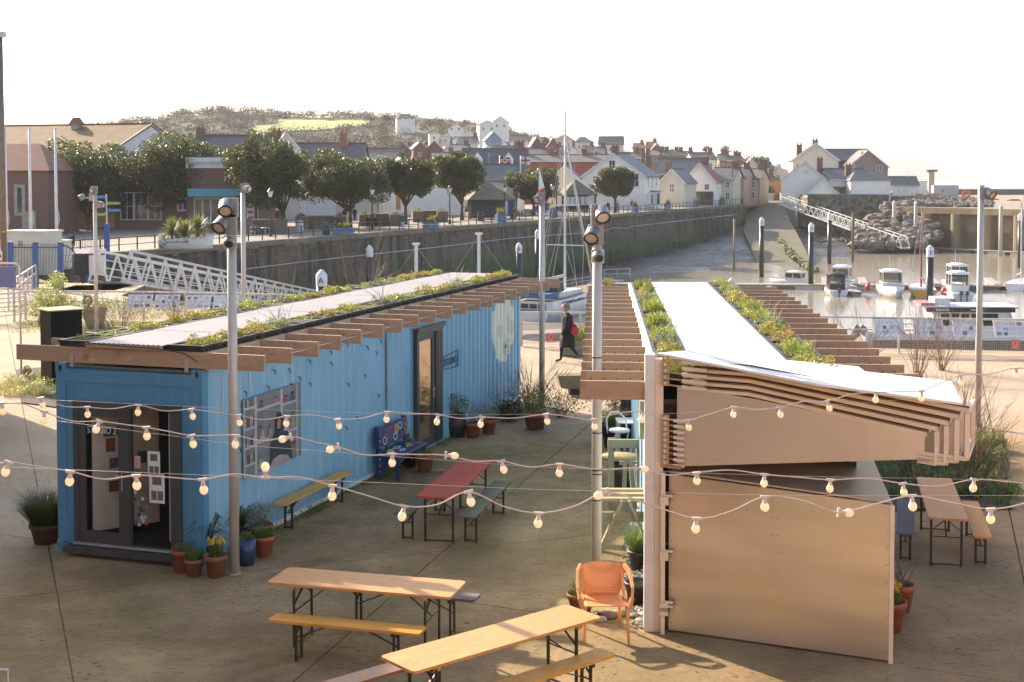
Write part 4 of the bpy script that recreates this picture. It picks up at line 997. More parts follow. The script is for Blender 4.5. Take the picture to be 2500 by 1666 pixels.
for sx in (-1, 1):
    path = [(sx*.265, .24, .79), (sx*.31, .12, .745), (sx*.325, -.02, .68), (sx*.325, -.15, .62), (sx*.31, -.22, .53), (sx*.275, -.25, .43)]
    mb = MB()
    for a, b_ in zip(path, path[1:]): mb.bar(a, Vector(b_)+(Vector(b_)-Vector(a)).normalized()*.012, .03, .055)
    mb.build('armrest', M_or2, ch)
    path = [(sx*.235, .27, .74), (sx*.24, .22, .6), (sx*.25, .12, .47), (sx*.255, .0, .43)]
    mb = MB()
    for a, b_ in zip(path, path[1:]): mb.bar(a, b_, .03, .05)
    mb.build('back_rib', M_or2, ch)
    MB().tube([(sx*.25, -.23, .43), (sx*.262, -.3, 0)], [.026, .014], 6).build('leg', M_or2, ch)
    MB().tube([(sx*.2, .2, .43), (sx*.235, .33, 0)], [.026, .014], 6).build('leg', M_or2, ch)
# ================================================================ pots and plants
def pot(loc, r, h, plant, label, m=None, rnd=None, rim=True, cat='plant pot'):
    rnd = rnd or random.Random(int(loc[0]*100)); m = m or M_terra
    o = empty('plant_pot', (loc[0], loc[1], loc[2] if len(loc) > 2 else 0), rnd.random()*3, label, cat)
    pr = [(0, 0), (r*.68, 0), (r*.93, h*.8), (r*.95, h*.8), (r*1.03, h*.81), (r*1.03, h), (r*.93, h), (r*.88, h*.88)] if rim else [(0, 0), (r*.8, 0), (r, h*.5), (r*.95, h), (r*.88, h), (r*.86, h*.9)]
    o.scale = (.88, .88, .88); MB().lathe(pr, 20).build('pot', m, o)
    MB().lathe([(r*.88, h*.88), (0, h*.92)], 16).build('soil', M_soil, o)
    mb = MB(); z = h*.9; ms = [M_shrub, M_grey_leaf, M_daff, M_twig, M_grass, M_rusty, M_leafdark]
    if plant == 'low': leafcloud(mb, [(0, 0, z+.04, r*.8, r*.8, .1)], 260, .035, 0, rnd)
    elif plant == 'grass': blades(mb, (0, 0, z), 500, r*.7, .42, 4, .005, 1.0, rnd)
    elif plant == 'big grass': blades(mb, (0, 0, z), 1500, r*.8, .55, 6, .006, 1.35, rnd)
    elif plant == 'short grass': blades(mb, (0, 0, z), 260, r*.8, .2, 4, .005, .7, rnd)
    elif plant == 'daffodils':
        blades(mb, (0, 0, z), 70, r*.6, .28, 0, .008, .25, rnd)
        for _ in range(16):
            a, q = rnd.uniform(0, 6.28), r*.75*sqrt(rnd.random()); x, y, zz = q*cos(a), q*sin(a), z+rnd.uniform(.2, .3)
            for k_ in range(6):
                an = k_*pi/3; mb.add([(x, y, zz), (x+.03*cos(an-.35), y-.015, zz+.03*sin(an-.35)), (x+.045*cos(an), y-.008, zz+.045*sin(an)), (x+.03*cos(an+.35), y-.015, zz+.03*sin(an+.35))], [(0, 1, 2, 3)], 2)
            mb.tube([(x, y, zz), (x, y-.035, zz)], [.009, .014], 6, 2)
    elif plant == 'grey': twigs(mb, (0, 0, z), 14, .4, .3, .006, 3, rnd); leafcloud(mb, [(0, 0, z+.22, .28, .28, .2)], 420, .035, 1, rnd, shell=.2)
    elif plant == 'spiky':
        for _ in range(60):
            a = rnd.uniform(0, 6.28); L_ = rnd.uniform(.25, .5); x, y = cos(a), sin(a); hh = rnd.uniform(.1, .5)
            mb.add([(-y*.012, x*.012, z), (y*.012, -x*.012, z), (x*L_*.5+y*.014, y*L_*.5-x*.014, z+hh), (x*L_*.5-y*.014, y*L_*.5+x*.014, z+hh), (x*L_, y*L_, z+hh*.7)], [(0, 1, 2, 3), (3, 2, 4)], 6)
    elif plant == 'bush': twigs(mb, (0, 0, z), 10, .5, .3, .008, 3, rnd); leafcloud(mb, [(0, 0, z+.3, r*1.3, r*1.3, .28)], 500, .045, 0, rnd, shell=.3)
    elif plant == 'twigs': twigs(mb, (0, 0, z), 22, .5, .35, .005, 3, rnd); leafcloud(mb, [(0, 0, z+.03, r*.7, r*.7, .05)], 100, .03, 0, rnd)
    elif plant == 'fern':
        for _ in range(9):
            a = rnd.uniform(0, 6.28); L_ = rnd.uniform(.25, .4)
            for i in range(9):
                t_ = i/9; c = Vector((cos(a)*L_*t_, sin(a)*L_*t_, z+.25*sin(t_*2.2))); w_ = .07*(1-t_); n_ = Vector((-sin(a), cos(a), 0)); f_ = Vector((cos(a), sin(a), 0))*.025
                mb.add([c, c+n_*w_+f_, c+f_], [(0, 1, 2)], 0); mb.add([c, c+f_, c-n_*w_+f_], [(0, 1, 2)], 0)
    tag(mb.build('plant', ms, o), kind='stuff') if False else mb.build('plant', ms, o)
    return o
M_terra2 = mat('brown terracotta', (.27, .12, .06), (.2, .09, .05), 6, .8)
M_navy = mat('glazed navy pot', (.02, .05, .13), (.02, .04, .1), 4, .25); M_blkpot = mat('black plastic pot', (.018, .018, .02), (.03, .03, .03), 4, .5)
pot(G(447, 1395), .185, .36, 'low', 'terracotta pot of low green plants right at the studio doorstep')
pot(G(474, 1406), .145, .27, 'short grass', 'smallest terracotta pot, nearly bare, between two larger pots by the doorstep', M_terra2)
pot(G(528, 1407), .18, .34, 'daffodils', 'terracotta pot of yellow daffodils beside the lamp post', M_terra2)
pot(G(600, 1378), .165, .42, 'low', 'tall glazed navy blue pot with a white rim behind the lamp post', M_navy, rim=False)
pot(G(645, 1358), .175, .34, 'short grass', 'orange terracotta pot of wispy dry grass right of the navy pot')
pot(G(632, 1322), .24, .3, 'grey', 'wide terracotta bowl with a silver grey leafy shrub against the studio wall')
pot(G(585, 1340), .2, .3, 'spiky', 'pot with dark strappy spiky leaves behind the lamp post', M_blkpot)
pot(G(505, 1372), .17, .3, 'spiky', 'low pot of arching dark leaves at the corner of the studio', M_blkpot)
pot(G(112, 1325), .27, .34, 'big grass', 'pot overflowing with a large dark green grass clump left of the studio door', mat('dark brown pot', (.1, .045, .03), (.07, .03, .02), 5, .8))
pot(G(1037, 1152), .2, .36, 'low', 'terracotta pot beside the painted bench and side door')
pot(G(1003, 1140), .16, .3, 'grey', 'pot with a small grey leaved olive bush behind the painted bench', M_blkpot)
pot(G(1112, 1066), .27, .55, 'bush', 'tall black tub with a leafy plant right of the side door', M_blkpot, rim=False)
pot(G(1155, 1068), .2, .36, 'twigs', 'left one of two terracotta pots against the corrugated wall')
pot(G(1193, 1060), .2, .36, 'grey', 'right one of two terracotta pots against the corrugated wall')
pot(G(1307, 1048), .3, .4, 'bush', 'wide brown tub of yellow green shrub by the far corner of the studio', M_terra2)
pot(G(1418, 1498), .2, .3, 'short grass', 'brown pot with a mop of green grass behind the orange chair', M_terra2)
pot(G(1560, 1395), .17, .34, 'grass', 'black pot of pale grass behind a fern beside the gallery wall', M_blkpot)
pot(G(1556, 1475), .19, .34, 'fern', 'black pot with a small fern between the chair and gallery wall', M_blkpot)
pot(G(2176, 1540), .2, .42, 'daffodils', 'nearer terracotta pot of daffodils at the right edge of the metal panel')
pot(G(2198, 1492), .2, .4, 'twigs', 'farther terracotta pot with bare stems right of the metal panel')
pot(G(1500, 1092), .33, .55, 'grass', 'large dark grassy tub beside the white bar stool', M_blkpot)
pot(G(66, 925), .14, .3, 'low', 'small terracotta pot at the foot of the black tower')
# weeds along the studio foot
def clump(name, loc, fn, label, cat, ms):
    mb = MB(); fn(mb); o = mb.build(name, ms, None, loc); return tag(o, label, cat)
rb = random.Random(5)
MSL = [M_shrub, M_grass, M_twig, M_straw, M_leafdark, M_sedum]
def weeds(mb):
    for i in range(120):
        y = rb.uniform(.5, 14.4)
        if 7.6 < y < 8.3 and 0: continue
        leafcloud(mb, [(W+rb.uniform(.05, .22), y, .05, .08, .12, .07)], 14, .035, rb.choice([0, 1, 5, 0]), rb, 1, .2)
wd_ = MB(); weeds(wd_)
o = wd_.build('weeds', MSL, None, SL.location, SL.rotation_euler.z); tag(o, 'small green weeds growing along the foot of the studio wall', kind='stuff')
def shrub(u, v, n, h, s, label, leaves=0, mi=0, seed=1, name='bare_shrub', z=0):
    g = G(u, v, z); rr = random.Random(seed); mb = MB(); twigs(mb, (0, 0, 0), n, h, s, .007, 2, rr, 3)
    if leaves: leafcloud(mb, [(0, 0, h*.35, s*.8, s*.8, h*.35)], leaves, .05, mi, rr, 1, .2)
    return tag(mb.build(name, MSL, None, g), label, 'shrub')
shrub(1295, 1018, 60, 1.15, 1.0, 'wide spray of bare twigs at the far corner of the studio', 500, 0, 3)
shrub(1240, 1030, 30, .7, .5, 'leafy bush with bare stems against the far end of the studio wall', 900, 4, 4, 'leafy_shrub')
shrub(1370, 1020, 40, .8, .9, 'low bare twigs spreading over the sunny paving behind the lamp post', 300, 1, 8)
shrub(1500, 1010, 30, 1.1, .7, 'dark leaved camellia like bush behind the gallery corner', 420, 4, 6, 'leafy_shrub')
# garden bed right
bedp = [G(2035, 1075), G(2440, 1058), G(2472, 1245), G(2170, 1250), G(2150, 1180)]
bed = tag(MB().prism([(p.x, p.y) for p in bedp], -.02, .05).build('garden_bed', mat('dark mulch bed', (.04, .028, .018), (.075, .055, .03), 5, .95, 0, .9, 30, spots=((.15, .12, .06), 14, .6, .7))), 'dark earth planting bed right of the gallery', kind='structure')
for i, (u, v, n, h, s, lv, mi, nm) in enumerate(((2330, 1120, 90, 1.5, .9, 0, 0, 'bare_shrub'), (2210, 1165, 50, 1.0, .6, 200, 1, 'bare_shrub'), (2420, 1100, 16, .5, .4, 900, 5, 'leafy_shrub'), (2270, 1090, 30, .9, .6, 300, 1, 'bare_shrub'), (2455, 1215, 10, .4, .4, 700, 1, 'leafy_shrub'), (2360, 1215, 8, .35, .35, 500, 1, 'leafy_shrub'), (2150, 1120, 10, .4, .4, 500, 1, 'leafy_shrub'), (2375, 1155, 60, 1.2, 1.0, 0, 0, 'bare_shrub'), (2200, 1215, 8, .3, .3, 400, 1, 'leafy_shrub'), (2150, 1085, 25, 1.0, .5, 200, 1, 'bare_shrub'), (2400, 1145, 14, .5, .5, 800, 1, 'leafy_shrub'))):
    shrub(u, v, n, h, s, ['tall fan of bare reddish stems in the middle of the bed', 'twiggy shrub beside the top end of the pale table', 'bright lime green bush at the far right corner of the bed', 'thin bare shrub under the shutter tips', 'low green plant at the near right corner of the bed', 'small green clump beside the orange bench', 'low green clump against the metal panel edge', 'wide bare shrub right of centre in the bed', 'small green tuft behind the grey violet bench', 'upright twigs behind the shutter tip frames', 'spreading grey green bush behind the orange bench'][i], lv, mi, 20+i, nm)
rr = random.Random(88); mb = MB()
for i in range(170):
    a, b_ = rr.random(), rr.random(); p = bedp[0].lerp(bedp[1], a).lerp(bedp[4].lerp(bedp[2], a), b_)
    if rr.random() < .5: blades(mb, (p.x, p.y, .04), 22, .18, rr.uniform(.12, .4), rr.choice([1, 3, 1]), .008, .9, rr)
    elif rr.random() < .5: leafcloud(mb, [(p.x, p.y, .1, .22, .2, .14)], 40, .05, rr.choice([0, 1, 5, 4]), rr, 1, .2)
    else: twigs(mb, (p.x, p.y, .04), 9, rr.uniform(.3, .8), .3, .005, 2, rr)
tag(mb.build('bed_undergrowth', MSL), 'tangled low green and brown growth filling the planting bed', kind='stuff')
for i, (u, v, h) in enumerate(((2110, 905, 1.7), (2240, 925, 2.0), (2300, 905, 1.8))):
    shrub(u, v, 40, h, 1.4, ['bare saplings just behind the last joists of the gallery', 'tall bare saplings between the shutter canopy and the railing', 'thin bare saplings in front of the display boards on the railing'][i], 0, 0, 40+i)
shrub(2040, 800, 6, 2.0, 1.1, 'single thin sapling leaning over the water', 0, 0, 50)
# sawhorses, stool and clutter between the containers
M_saw = wood('pale new timber', (.36, .33, .2), (.28, .25, .15), .7)
def sawhorse(u, v, w_, h, label, rz=0):
    g = G(u, v); o = empty('sawhorse', g, rz, label, 'sawhorse')
    MB().box(-w_/2, w_/2, -.04, .04, h-.09, h).build('beam', M_saw, o)
    for sx in (-1, 1):
        for sy in (-1, 1): MB().bar((sx*w_*.28, sy*.03, h-.05), (sx*w_*.34+0*sx, sy*.3, 0), .07, .04).build('leg', M_saw, o)
    MB().bar((-w_*.33, -.2, .3), (w_*.33, -.2, .3), .06, .03).build('stretcher', M_saw, o)
    return o
o = empty('sawhorse', G(1526, 1345), 0, 'splayed pale timber trestle nearest the orange chair', 'sawhorse')
for sx in (-1, 1): MB().bar((sx*.05, 0, .75), (sx*.38, 0, 0), .11, .04).build('leg', M_saw, o)
MB().box(-.48, .48, .04, .09, .42, .56).build('cross_plank', M_saw, o)
for k_ in range(3): MB().box(-.42+.03*k_, .42-.02*k_, .02+.2*k_, .13+.2*k_, .72+.02*k_, .77+.02*k_).build('top_slat', M_saw, o)
o = empty('timber_easel', G(1532, 1240), 0, 'upright pale timber frame leaning behind the trestle', 'timber frame')
for x in (-.27, .2): MB().bar((x, 0, 0), (x, .1, 1.15), .1, .06).build('post', M_saw, o)
for x in (-.1, .1): MB().bar((x, -.35, 0), (x*.4, 0, .8), .07, .05).build('leg', M_saw, o)
MB().box(-.33, .33, -.02, .05, 1.0, 1.14).box(-.14, .17, -.03, .02, .72, .78).build('rail', M_saw, o)
o = empty('bar_stool', G(1512, 1150), .3, 'white metal bar stool with a hooped back beside the gallery wall', 'stool')
MB().lathe([(0, .74), (.19, .74), (.2, .76), (.19, .78), (0, .785)], 18).build('seat', M_white, o)
for sx in (-1, 1):
    MB().tube([(sx*.2, -.18, 0), (sx*-.02, .1, .76), (sx*-.05, .12, .78)], .013, 6).build('leg', M_white, o); MB().tube([(sx*.16, .25, 0), (sx*.12, -.14, .74)], .013, 6).build('leg', M_white, o)
MB().tube([(-.2, .1, .7), (-.2, .16, .95), (-.1, .2, 1.07), (.05, .2, 1.08), (.18, .16, .95), (.2, .1, .7)], .016, 6).build('back_hoop', M_white, o)
o = empty('slatted_table', G(1536, 1118), 0, 'small white slatted table behind the bar stool', 'table')
for i in range(5): MB().box(-.25, .25, -.3+i*.12, -.2+i*.12, .72, .74).build('slat', M_white, o)
for sx in (-1, 1):
    for sy in (-1, 1): MB().box(sx*.22-.02, sx*.22+.02, sy*.26-.02, sy*.26+.02, 0, .72).build('leg', M_white, o)
o = empty('round_reclaimed_top', G(1513, 1205), 0, 'round yellowish wooden top on a dark stump beside the stool', 'stump table')
MB().lathe([(0, .62), (.33, .62), (.34, .64), (.33, .66), (0, .66)], 20).build('tabletop', wood('aged yellow round top', (.35, .26, .12), (.28, .2, .09)), o); MB().cyl(0, 0, 0, .62, .2, 12).build('stump', M_bark, o)
o = empty('leaning_poles', G(1528, 1085), 0, 'bundle of dark poles leaning against the gallery corner', 'poles')
for i in range(7): MB().bar((-.2+.05*i, 0, 0), (.05+.05*i, .15, 1.75+.1*R.random()), .035).build('pole', M_bark, o)
rs = random.Random(9)
def stone(g, r, label, m):
    mb = MB(); n = 7; ph = [rs.uniform(.8, 1.2) for _ in range(40)]
    mb.lathe([(0, -.3*r), (r*.8, -.2*r), (r, .15*r), (r*.75, .5*r), (0, .62*r)], 9)
    mb.v = [(x*ph[i % 9], y*ph[(i*3) % 11], z) for i, (x, y, z) in enumerate(mb.v)]
    return tag(mb.build('stone', m, None, (g.x, g.y, .3*r-.02), rs.random()*3), label, 'stone', 'loose stones behind the orange chair')
M_st1, M_st2, M_st3 = mat('grey pebble', (.3, .29, .27), None, 6), mat('brown rock', (.16, .1, .07), None, 6), mat('pink pebble', (.4, .27, .22), None, 6)
for u, v, r, m_, lb in ((1488, 1508, .11, M_st2, 'largest brown rock behind the legs of the orange chair'), (1468, 1516, .08, M_st1, 'small grey brown stone left of the largest brown rock'), (1509, 1503, .1, mat('mossy rock', (.2, .17, .08)), 'mossy tan rock right of the largest brown rock'), (1572, 1507, .09, M_st1, 'pale grey rounded pebble nearest the gallery wall'), (1562, 1520, .07, M_st3, 'pinkish round pebble in front of the pale grey pebble'), (1551, 1508, .08, M_st2, 'dark brown flat stone beside the pinkish pebble'), (1470, 1500, .07, M_st2, 'little dark stone under the left chair arm')):
    stone(G(u, v), r, lb, m_)
mb = MB()
for i in range(900):
    y = rs.uniform(.0, 6); x = -.06-abs(rs.gauss(0, .09)); r = rs.uniform(.012, .035)
    mb.cbox((x, y, .01), (r*2, r*1.6, r), 0, rs.random()*3, rs.random())
o = mb.build('gravel', M_st1, None, RO, RZ); tag(o, 'strip of loose gravel along the foot of the gallery wall', kind='stuff')
mb = MB()
for i in range(2600):
    x, y = rs.uniform(-9, 9), rs.uniform(12.6, 27); r = rs.uniform(.006, .022)
    mb.cbox((x, y, .004), (r*rs.uniform(1, 4), r, .004), 0, rs.random()*3)
tag(mb.build('leaf_litter', mat('dry leaf litter', (.3, .22, .14), (.12, .08, .05), 2)), 'scattered dry leaves and crumbs on the courtyard', kind='stuff')
# ================================================================ black tower, blue sign, planters, log seat
o = empty('black_tower', G(128, 948), D(38), 'matt black upright cabinet with a mossy plywood top left of the studio', 'cabinet')
MB().box(-.02, .8, -.02, .8, 0, 2.0).build('body', mat('matt black board', (.008, .008, .008), (.013, .012, .012), 3, .9, 0, .1, 10, spec=.1), o); MB().box(-.1, .86, -.1, .86, 2.0, 2.03).build('lid', mat('mossy plywood', (.34, .27, .14), (.25, .22, .09), 4, .8), o)
g = G(52, 915); o = empty('blue_sign', g, 0, 'plain dark blue board hung in a galvanised tube frame at the left edge', 'sign')
MB().tube([(0, 0, 0), (0, 0, 2.98), (-.06, 0, 3.06), (-.15, 0, 3.09), (-1.3, 0, 3.09), (-1.38, 0, 3.0), (-1.4, 0, 0)], .03, 8).build('frame', M_galv, o)
MB().box(-1.3, -.1, -.03, 0, 2.42, 3.0).build('board', mat('dark blue board', (.045, .075, .22), (.05, .08, .24), 2, .4), o)
MB().tube([(-1.38, 0, 2.38), (0, 0, 2.38)], .022, 8).build('lower_tube', M_galv, o)
def wplanter(g, wt, wb_, h, label, rz, m, plant, seed):
    rr = random.Random(seed); o = empty('wooden_planter', g, rz, label, 'planter')
    n = 5
    for i in range(n):
        z0, z1 = h*i/n, h*(i+1)/n-.008; a, b_ = (wb_+(wt-wb_)*i/n)/2, (wb_+(wt-wb_)*(i+1)/n)/2
        vs = [(-a, -a, z0), (a, -a, z0), (a, a, z0), (-a, a, z0), (-b_, -b_, z1), (b_, -b_, z1), (b_, b_, z1), (-b_, b_, z1)]
        MB().add(vs, [(0, 3, 2, 1), (4, 5, 6, 7), (0, 1, 5, 4), (1, 2, 6, 5), (2, 3, 7, 6), (3, 0, 4, 7)]).build('board', m, o)
    mb = MB(); plant(mb, rr, h); mb.build('plant', MSL, o); return o
M_grwood = wood('grey green weathered boards', (.27, .24, .17), (.2, .19, .12), .85)
wplanter(G(232, 802), .85, .6, .82, 'tapered wooden planter with an ivy ball beside the left lamp post', .3, M_grwood, lambda mb, r, h: (leafcloud(mb, [(-.25, -.2, h+.2, .18, .18, .24)], 700, .04, 4, r), leafcloud(mb, [(.2, 0, h+.02, .3, .3, .08)], 500, .04, 5, r), leafcloud(mb, [(-.35, -.35, h-.2, .1, .1, .3)], 300, .04, 5, r)), 3)
o = empty('daffodil_trough', G(1408, 868), -.05, 'wooden trough of daffodils behind the walking figure', 'planter')
for i in range(3): MB().box(-.5, .6, -.3, .3, .03+i*.17, .19+i*.17).build('board', M_grwood, o)
mb = MB(); rr = random.Random(4); blades(mb, (0, 0, .5), 350, .42, .42, 1, .008, .25, rr); mb.build('leaves', MSL, o)
for i in range(9): MB().cbox((-.35+.1*i, -.15+.1*rr.random(), .86+.08*rr.random()), (.07, .04, .07), 0, 0, .4).build('flower', M_daff, o)
o = empty('log_seat', G(1403, 962), .1, 'heavy squared timber seat on a dark block beside the gallery joists', 'bench')
MB().extr([(-.45, -.25, .42), (-.38, -.25, .2), (-.3, -.25, .17), (1.0, -.25, .17), (1.0, .2, .17), (1.0, .25, .5), (-.42, -.22, .5)][:4]+[(1.0, -.25, .5), (-.45, -.25, .5)], (0, .5, 0)).build('log', wood('lichen covered log', (.2, .18, .1), (.14, .12, .07), .9), o)
MB().box(-.15, .15, -.18, .18, 0, .17).build('block', mat('dark timber block', (.04, .03, .02)), o)
mb = MB(); rr = random.Random(8)
for i in range(30): blades(mb, (rr.uniform(-1.0, .8), rr.uniform(-1.6, 1.6), 0), 40, .22, .3, rr.choice([3, 3, 1, 0]), .006, .8, rr)
leafcloud(mb, [(.4, -1.4, .1, .8, .4, .15), (.5, .0, .1, .6, .8, .2)], 900, .05, 5, rr)
o = mb.build('ornamental_grass', MSL, None, G(90, 945)); tag(o, 'pale feathery ornamental grasses in the strip beside the black cabinet', kind='stuff')
tag(MB().prism([(G(38, 905).x, G(38, 905).y), (G(150, 895).x, G(150, 895).y), (G(160, 1000).x, G(160, 1000).y), (G(52, 985).x, G(52, 985).y)], -.02, .03).build('grass_strip', M_soil), 'narrow earth strip of grasses left of the studio', kind='structure')
# ================================================================ railings on the near quay
def rail_run(pts, h, label, name='railing', sp=1.95, mesh=True, m=mat('pale galvanised rail', (.56, .53, .48), (.46, .44, .4), 3, .5, .2, 0), r=.03, mids=(.66,), group=None, base=0):
    o = empty(name, (pts[0][0], pts[0][1], base), 0, label, 'railing', group); P0_ = Vector((pts[0][0], pts[0][1]))
    for a, b_ in zip(pts, pts[1:]):
        a, b_ = Vector(a)-P0_, Vector(b_)-P0_; L_ = (b_-a).length; n = max(1, round(L_/sp)); ang = atan2((b_-a).y, (b_-a).x)
        MB().bar((a.x, a.y, h), (b_.x, b_.y, h), r*2).build('top_rail', m, o)
        for q in mids: MB().bar((a.x, a.y, h*q), (b_.x, b_.y, h*q), r*1.5).build('mid_rail', m, o)
        me = mp__ = None
        for i in range(n+1):
            p = a.lerp(b_, i/n)
            if me is None: me = MB().box(-r*.9, r*.9, -r*1.2, r*1.2, 0, h).build('post', m, o, (p.x, p.y, 0), ang).data
            else: link('post', me, o, (p.x, p.y, 0), ang)
            if mesh and i < n:
                if mp__ is None:
                    mb = MB(); s = L_/n; zt = h*mids[0]-.04
                    for k_ in range(int(s/.055)): mb.add([(.04+k_*.055, 0, .06), (.049+k_*.055, 0, .06), (.049+k_*.055, 0, zt), (.04+k_*.055, 0, zt)], [(0, 1, 2, 3)])
                    for k_ in range(int((zt-.06)/.055)+1): mb.add([(.03, .002, .06+k_*.055), (s-.03, .002, .06+k_*.055), (s-.03, .002, .069+k_*.055), (.03, .002, .069+k_*.055)], [(0, 1, 2, 3)])
                    q = mb.build('mesh_panel', m, o, (p.x, p.y, 0), ang); tag(q, kind='stuff'); mp__ = q.data
                else: tag(link('mesh_panel', mp__, o, (p.x, p.y, 0), ang), kind='stuff')
    return o
FR = [(.3, 43.6), (2.2, 43.35), (12.0, 41.75), (16.6, 41.1), (30, 39.2)]
rail_run(FR, 1.1, 'galvanised mesh railing along the quay behind the walker and the gallery')
FLf = [(-18.6, 51.5), (-14, 51.2), (-9, 50.2), (-4, 47.5), (.3, 43.6)]
rail_run(FLf, 1.1, 'galvanised mesh railing beyond the roof of the blue studio')
cv = [(-18.6-1.2+1.2*cos(a), 51.5-1.6*sin(a)*1.0) for a in [0, .5, 1, 1.6, 2.2, 2.8]]
rail_run(cv, 1.1, 'curved galvanised rail closing the ramp at the left edge', sp=.9, mesh=False, mids=(.85, .7, .55, .4, .25))
rail_run([tuple(PY(20, 700, 55))[:2], tuple(PY(88, 660, 66))[:2]], 1.15, 'sloping ramp railing running towards the blue gate', mesh=True, sp=2)
# display boards
def display_board(u, v, Y, label, seed):
    g = PY(u, v, Y); rr = random.Random(seed); o = empty('display_board', (g.x, Y, .84), radians(-6 if u > 1200 else 2), label, 'display board', 'history boards fixed to the quay railing')
    mx = Matrix.Rotation(radians(-38), 4, 'X')
    MB().box(-.46, .46, -.02, .0, -.32, .32, 0, mx).build('board', M_white, o); MB().box(-.46, .46, -.022, .004, .28, .32, 0, mx).build('top_strip', mat('blue grey trim', (.2, .27, .4)), o)
    cols_ = [(.1, .1, .12), (.15, .17, .2), (.45, .3, .3), (.2, .24, .3), (.08, .08, .07)]
    for i in range(4):
        for j in range(3):
            if rr.random() < .42:
                x = -.4+.21*i; z = -.27+.18*j; c = rr.choice(cols_); hh = rr.uniform(.09, .14)
                MB().box(x, x+rr.uniform(.1, .17), -.024, -.021, z, z+hh, 0, mx).build('photo_print', mat('board print %.2f' % c[0], c, tuple(q*2 for q in c), 30), o)
            else:
                for k_ in range(4): MB().box(-.4+.21*i, -.24+.21*i, -.024, -.021, -.25+.18*j+.03*k_, -.24+.18*j+.03*k_, 0, mx).build('text_line', mat('grey text', (.5, .5, .52)), o)
    for x in (-.3, .3): MB().bar((x, .0, -.16), (x, .12, -.1), .03).build('clamp', M_galv, o)
for i, u in enumerate((342, 408, 484, 552)): display_board(u, 735, 50.2-.1*i, ['leftmost tilted board on the railing left of the blue studio', 'second tilted board on the left railing, beside the twiggy shrub', 'third tilted board on the left railing', 'fourth tilted board, partly behind the front lamp post'][i], i)
for i, u in enumerate((2170, 2266, 2364, 2464)): display_board(u, 795, 41.6-.12*i, ['display board below the outboard motors on the sunny right railing', 'display board in front of the tour boat cabin', 'display board half hidden by the right lamp post', 'display board cut by the right edge of the picture'][i], 10+i)
def nosign(u, v, Y, label):
    g = PY(u, v, Y); o = empty('prohibition_sign', (g.x, Y-.06, g.z), 0, label, 'sign', 'red prohibition signs on the railings')
    MB().box(-.13, .13, -.005, 0, -.14, .14).build('plate', mat('faded red sign', (.62, .12, .1), (.55, .1, .09), 3, .5), o)
    MB().tube([(.07*cos(a*pi/9), -.008, .035+.07*sin(a*pi/9)) for a in range(19)], .006, 4).bar((-.04, -.008, -.01), (.04, -.008, .08), .01).build('no_symbol', M_white, o)
    MB().bar((.02, -.007, .07), (-.015, -.007, .0), .014).build('pictogram', M_black, o)
    for k_ in range(6): MB().box(-.08+.027*k_, -.062+.027*k_, -.008, -.004, -.1, -.075).build('letter', M_white, o)
nosign(1344, 824, 43.0, 'red no fishing style sign left of the walking figure'); nosign(2477, 841, 40.3, 'red prohibition sign below the board at the right edge'); nosign(92, 757, 50.9, 'red prohibition sign behind the shrub on the left railing')
# timber bench board by the left railing
o = empty('timber_bench', G(190, 795), .05, 'plain pale timber bench between the bushy planter and ivy planter', 'bench')
MB().box(-1.6, .9, -.2, .2, .38, .46).build('seat', M_grwood, o)
for x in (-1.3, .6): MB().box(x-.08, x+.08, -.15, .15, 0, .38).build('leg', M_grwood, o)
mb = MB(); rr = random.Random(31)
leafcloud(mb, [(-.2, 0, 1.2, .55, .5, .5), (.35, 0, .8, .6, .5, .45), (-.5, 0, .7, .5, .5, .4), (.1, 0, 1.7, .35, .35, .35)], 2600, .07, 0, rr, 1, .3); twigs(mb, (0, 0, .1), 14, 1.5, .8, .012, 2, rr)
o = mb.build('laurel_bush', [leafmat('variegated laurel', (.2, .24, .07), (.42, .42, .16), 4), M_shrub, M_twig], None, G(135, 800)); tag(o, 'yellow green variegated bush behind the black cabinet', 'bush')
shrub(300, 845, 60, 1.9, 1.6, 'reddish bare shrub in front of the left display boards', 0, 0, 61); shrub(430, 800, 40, 1.6, 1.3, 'bare branching shrub right of the reddish one', 0, 0, 62)
shrub(690, 830, 14, 3.3, 1.0, 'tall bare stems rising behind the studio roof beside the marker post A', 0, 0, 63); shrub(880, 850, 22, 3.6, 1.4, 'tall crossing bare stems behind the middle of the studio roof', 0, 0, 64)
mb = MB(); rr = random.Random(77)
for i in range(60):
    u = rr.uniform(40, 420); g = PY(u, 600, rr.uniform(52, 58)); leafcloud(mb, [(g.x, g.y, .1, .7, .5, .2)], 50, .08, rr.choice([0, 5, 1]), rr)
for i in range(60):
    g = PY(rr.uniform(60, 330), 600, rr.uniform(46, 50.5)); blades(mb, (g.x, g.y, 0), 30, .5, .18, rr.choice([1, 3]), .01, .8, rr)
tag(mb.build('undergrowth', MSL), 'low green undergrowth around the left railing', kind='stuff')
mb = MB()
for i in range(14): mb.cbox((-26+R.random()*5, 60+R.random()*6, .2), (2, 2, .4), 0, R.random())
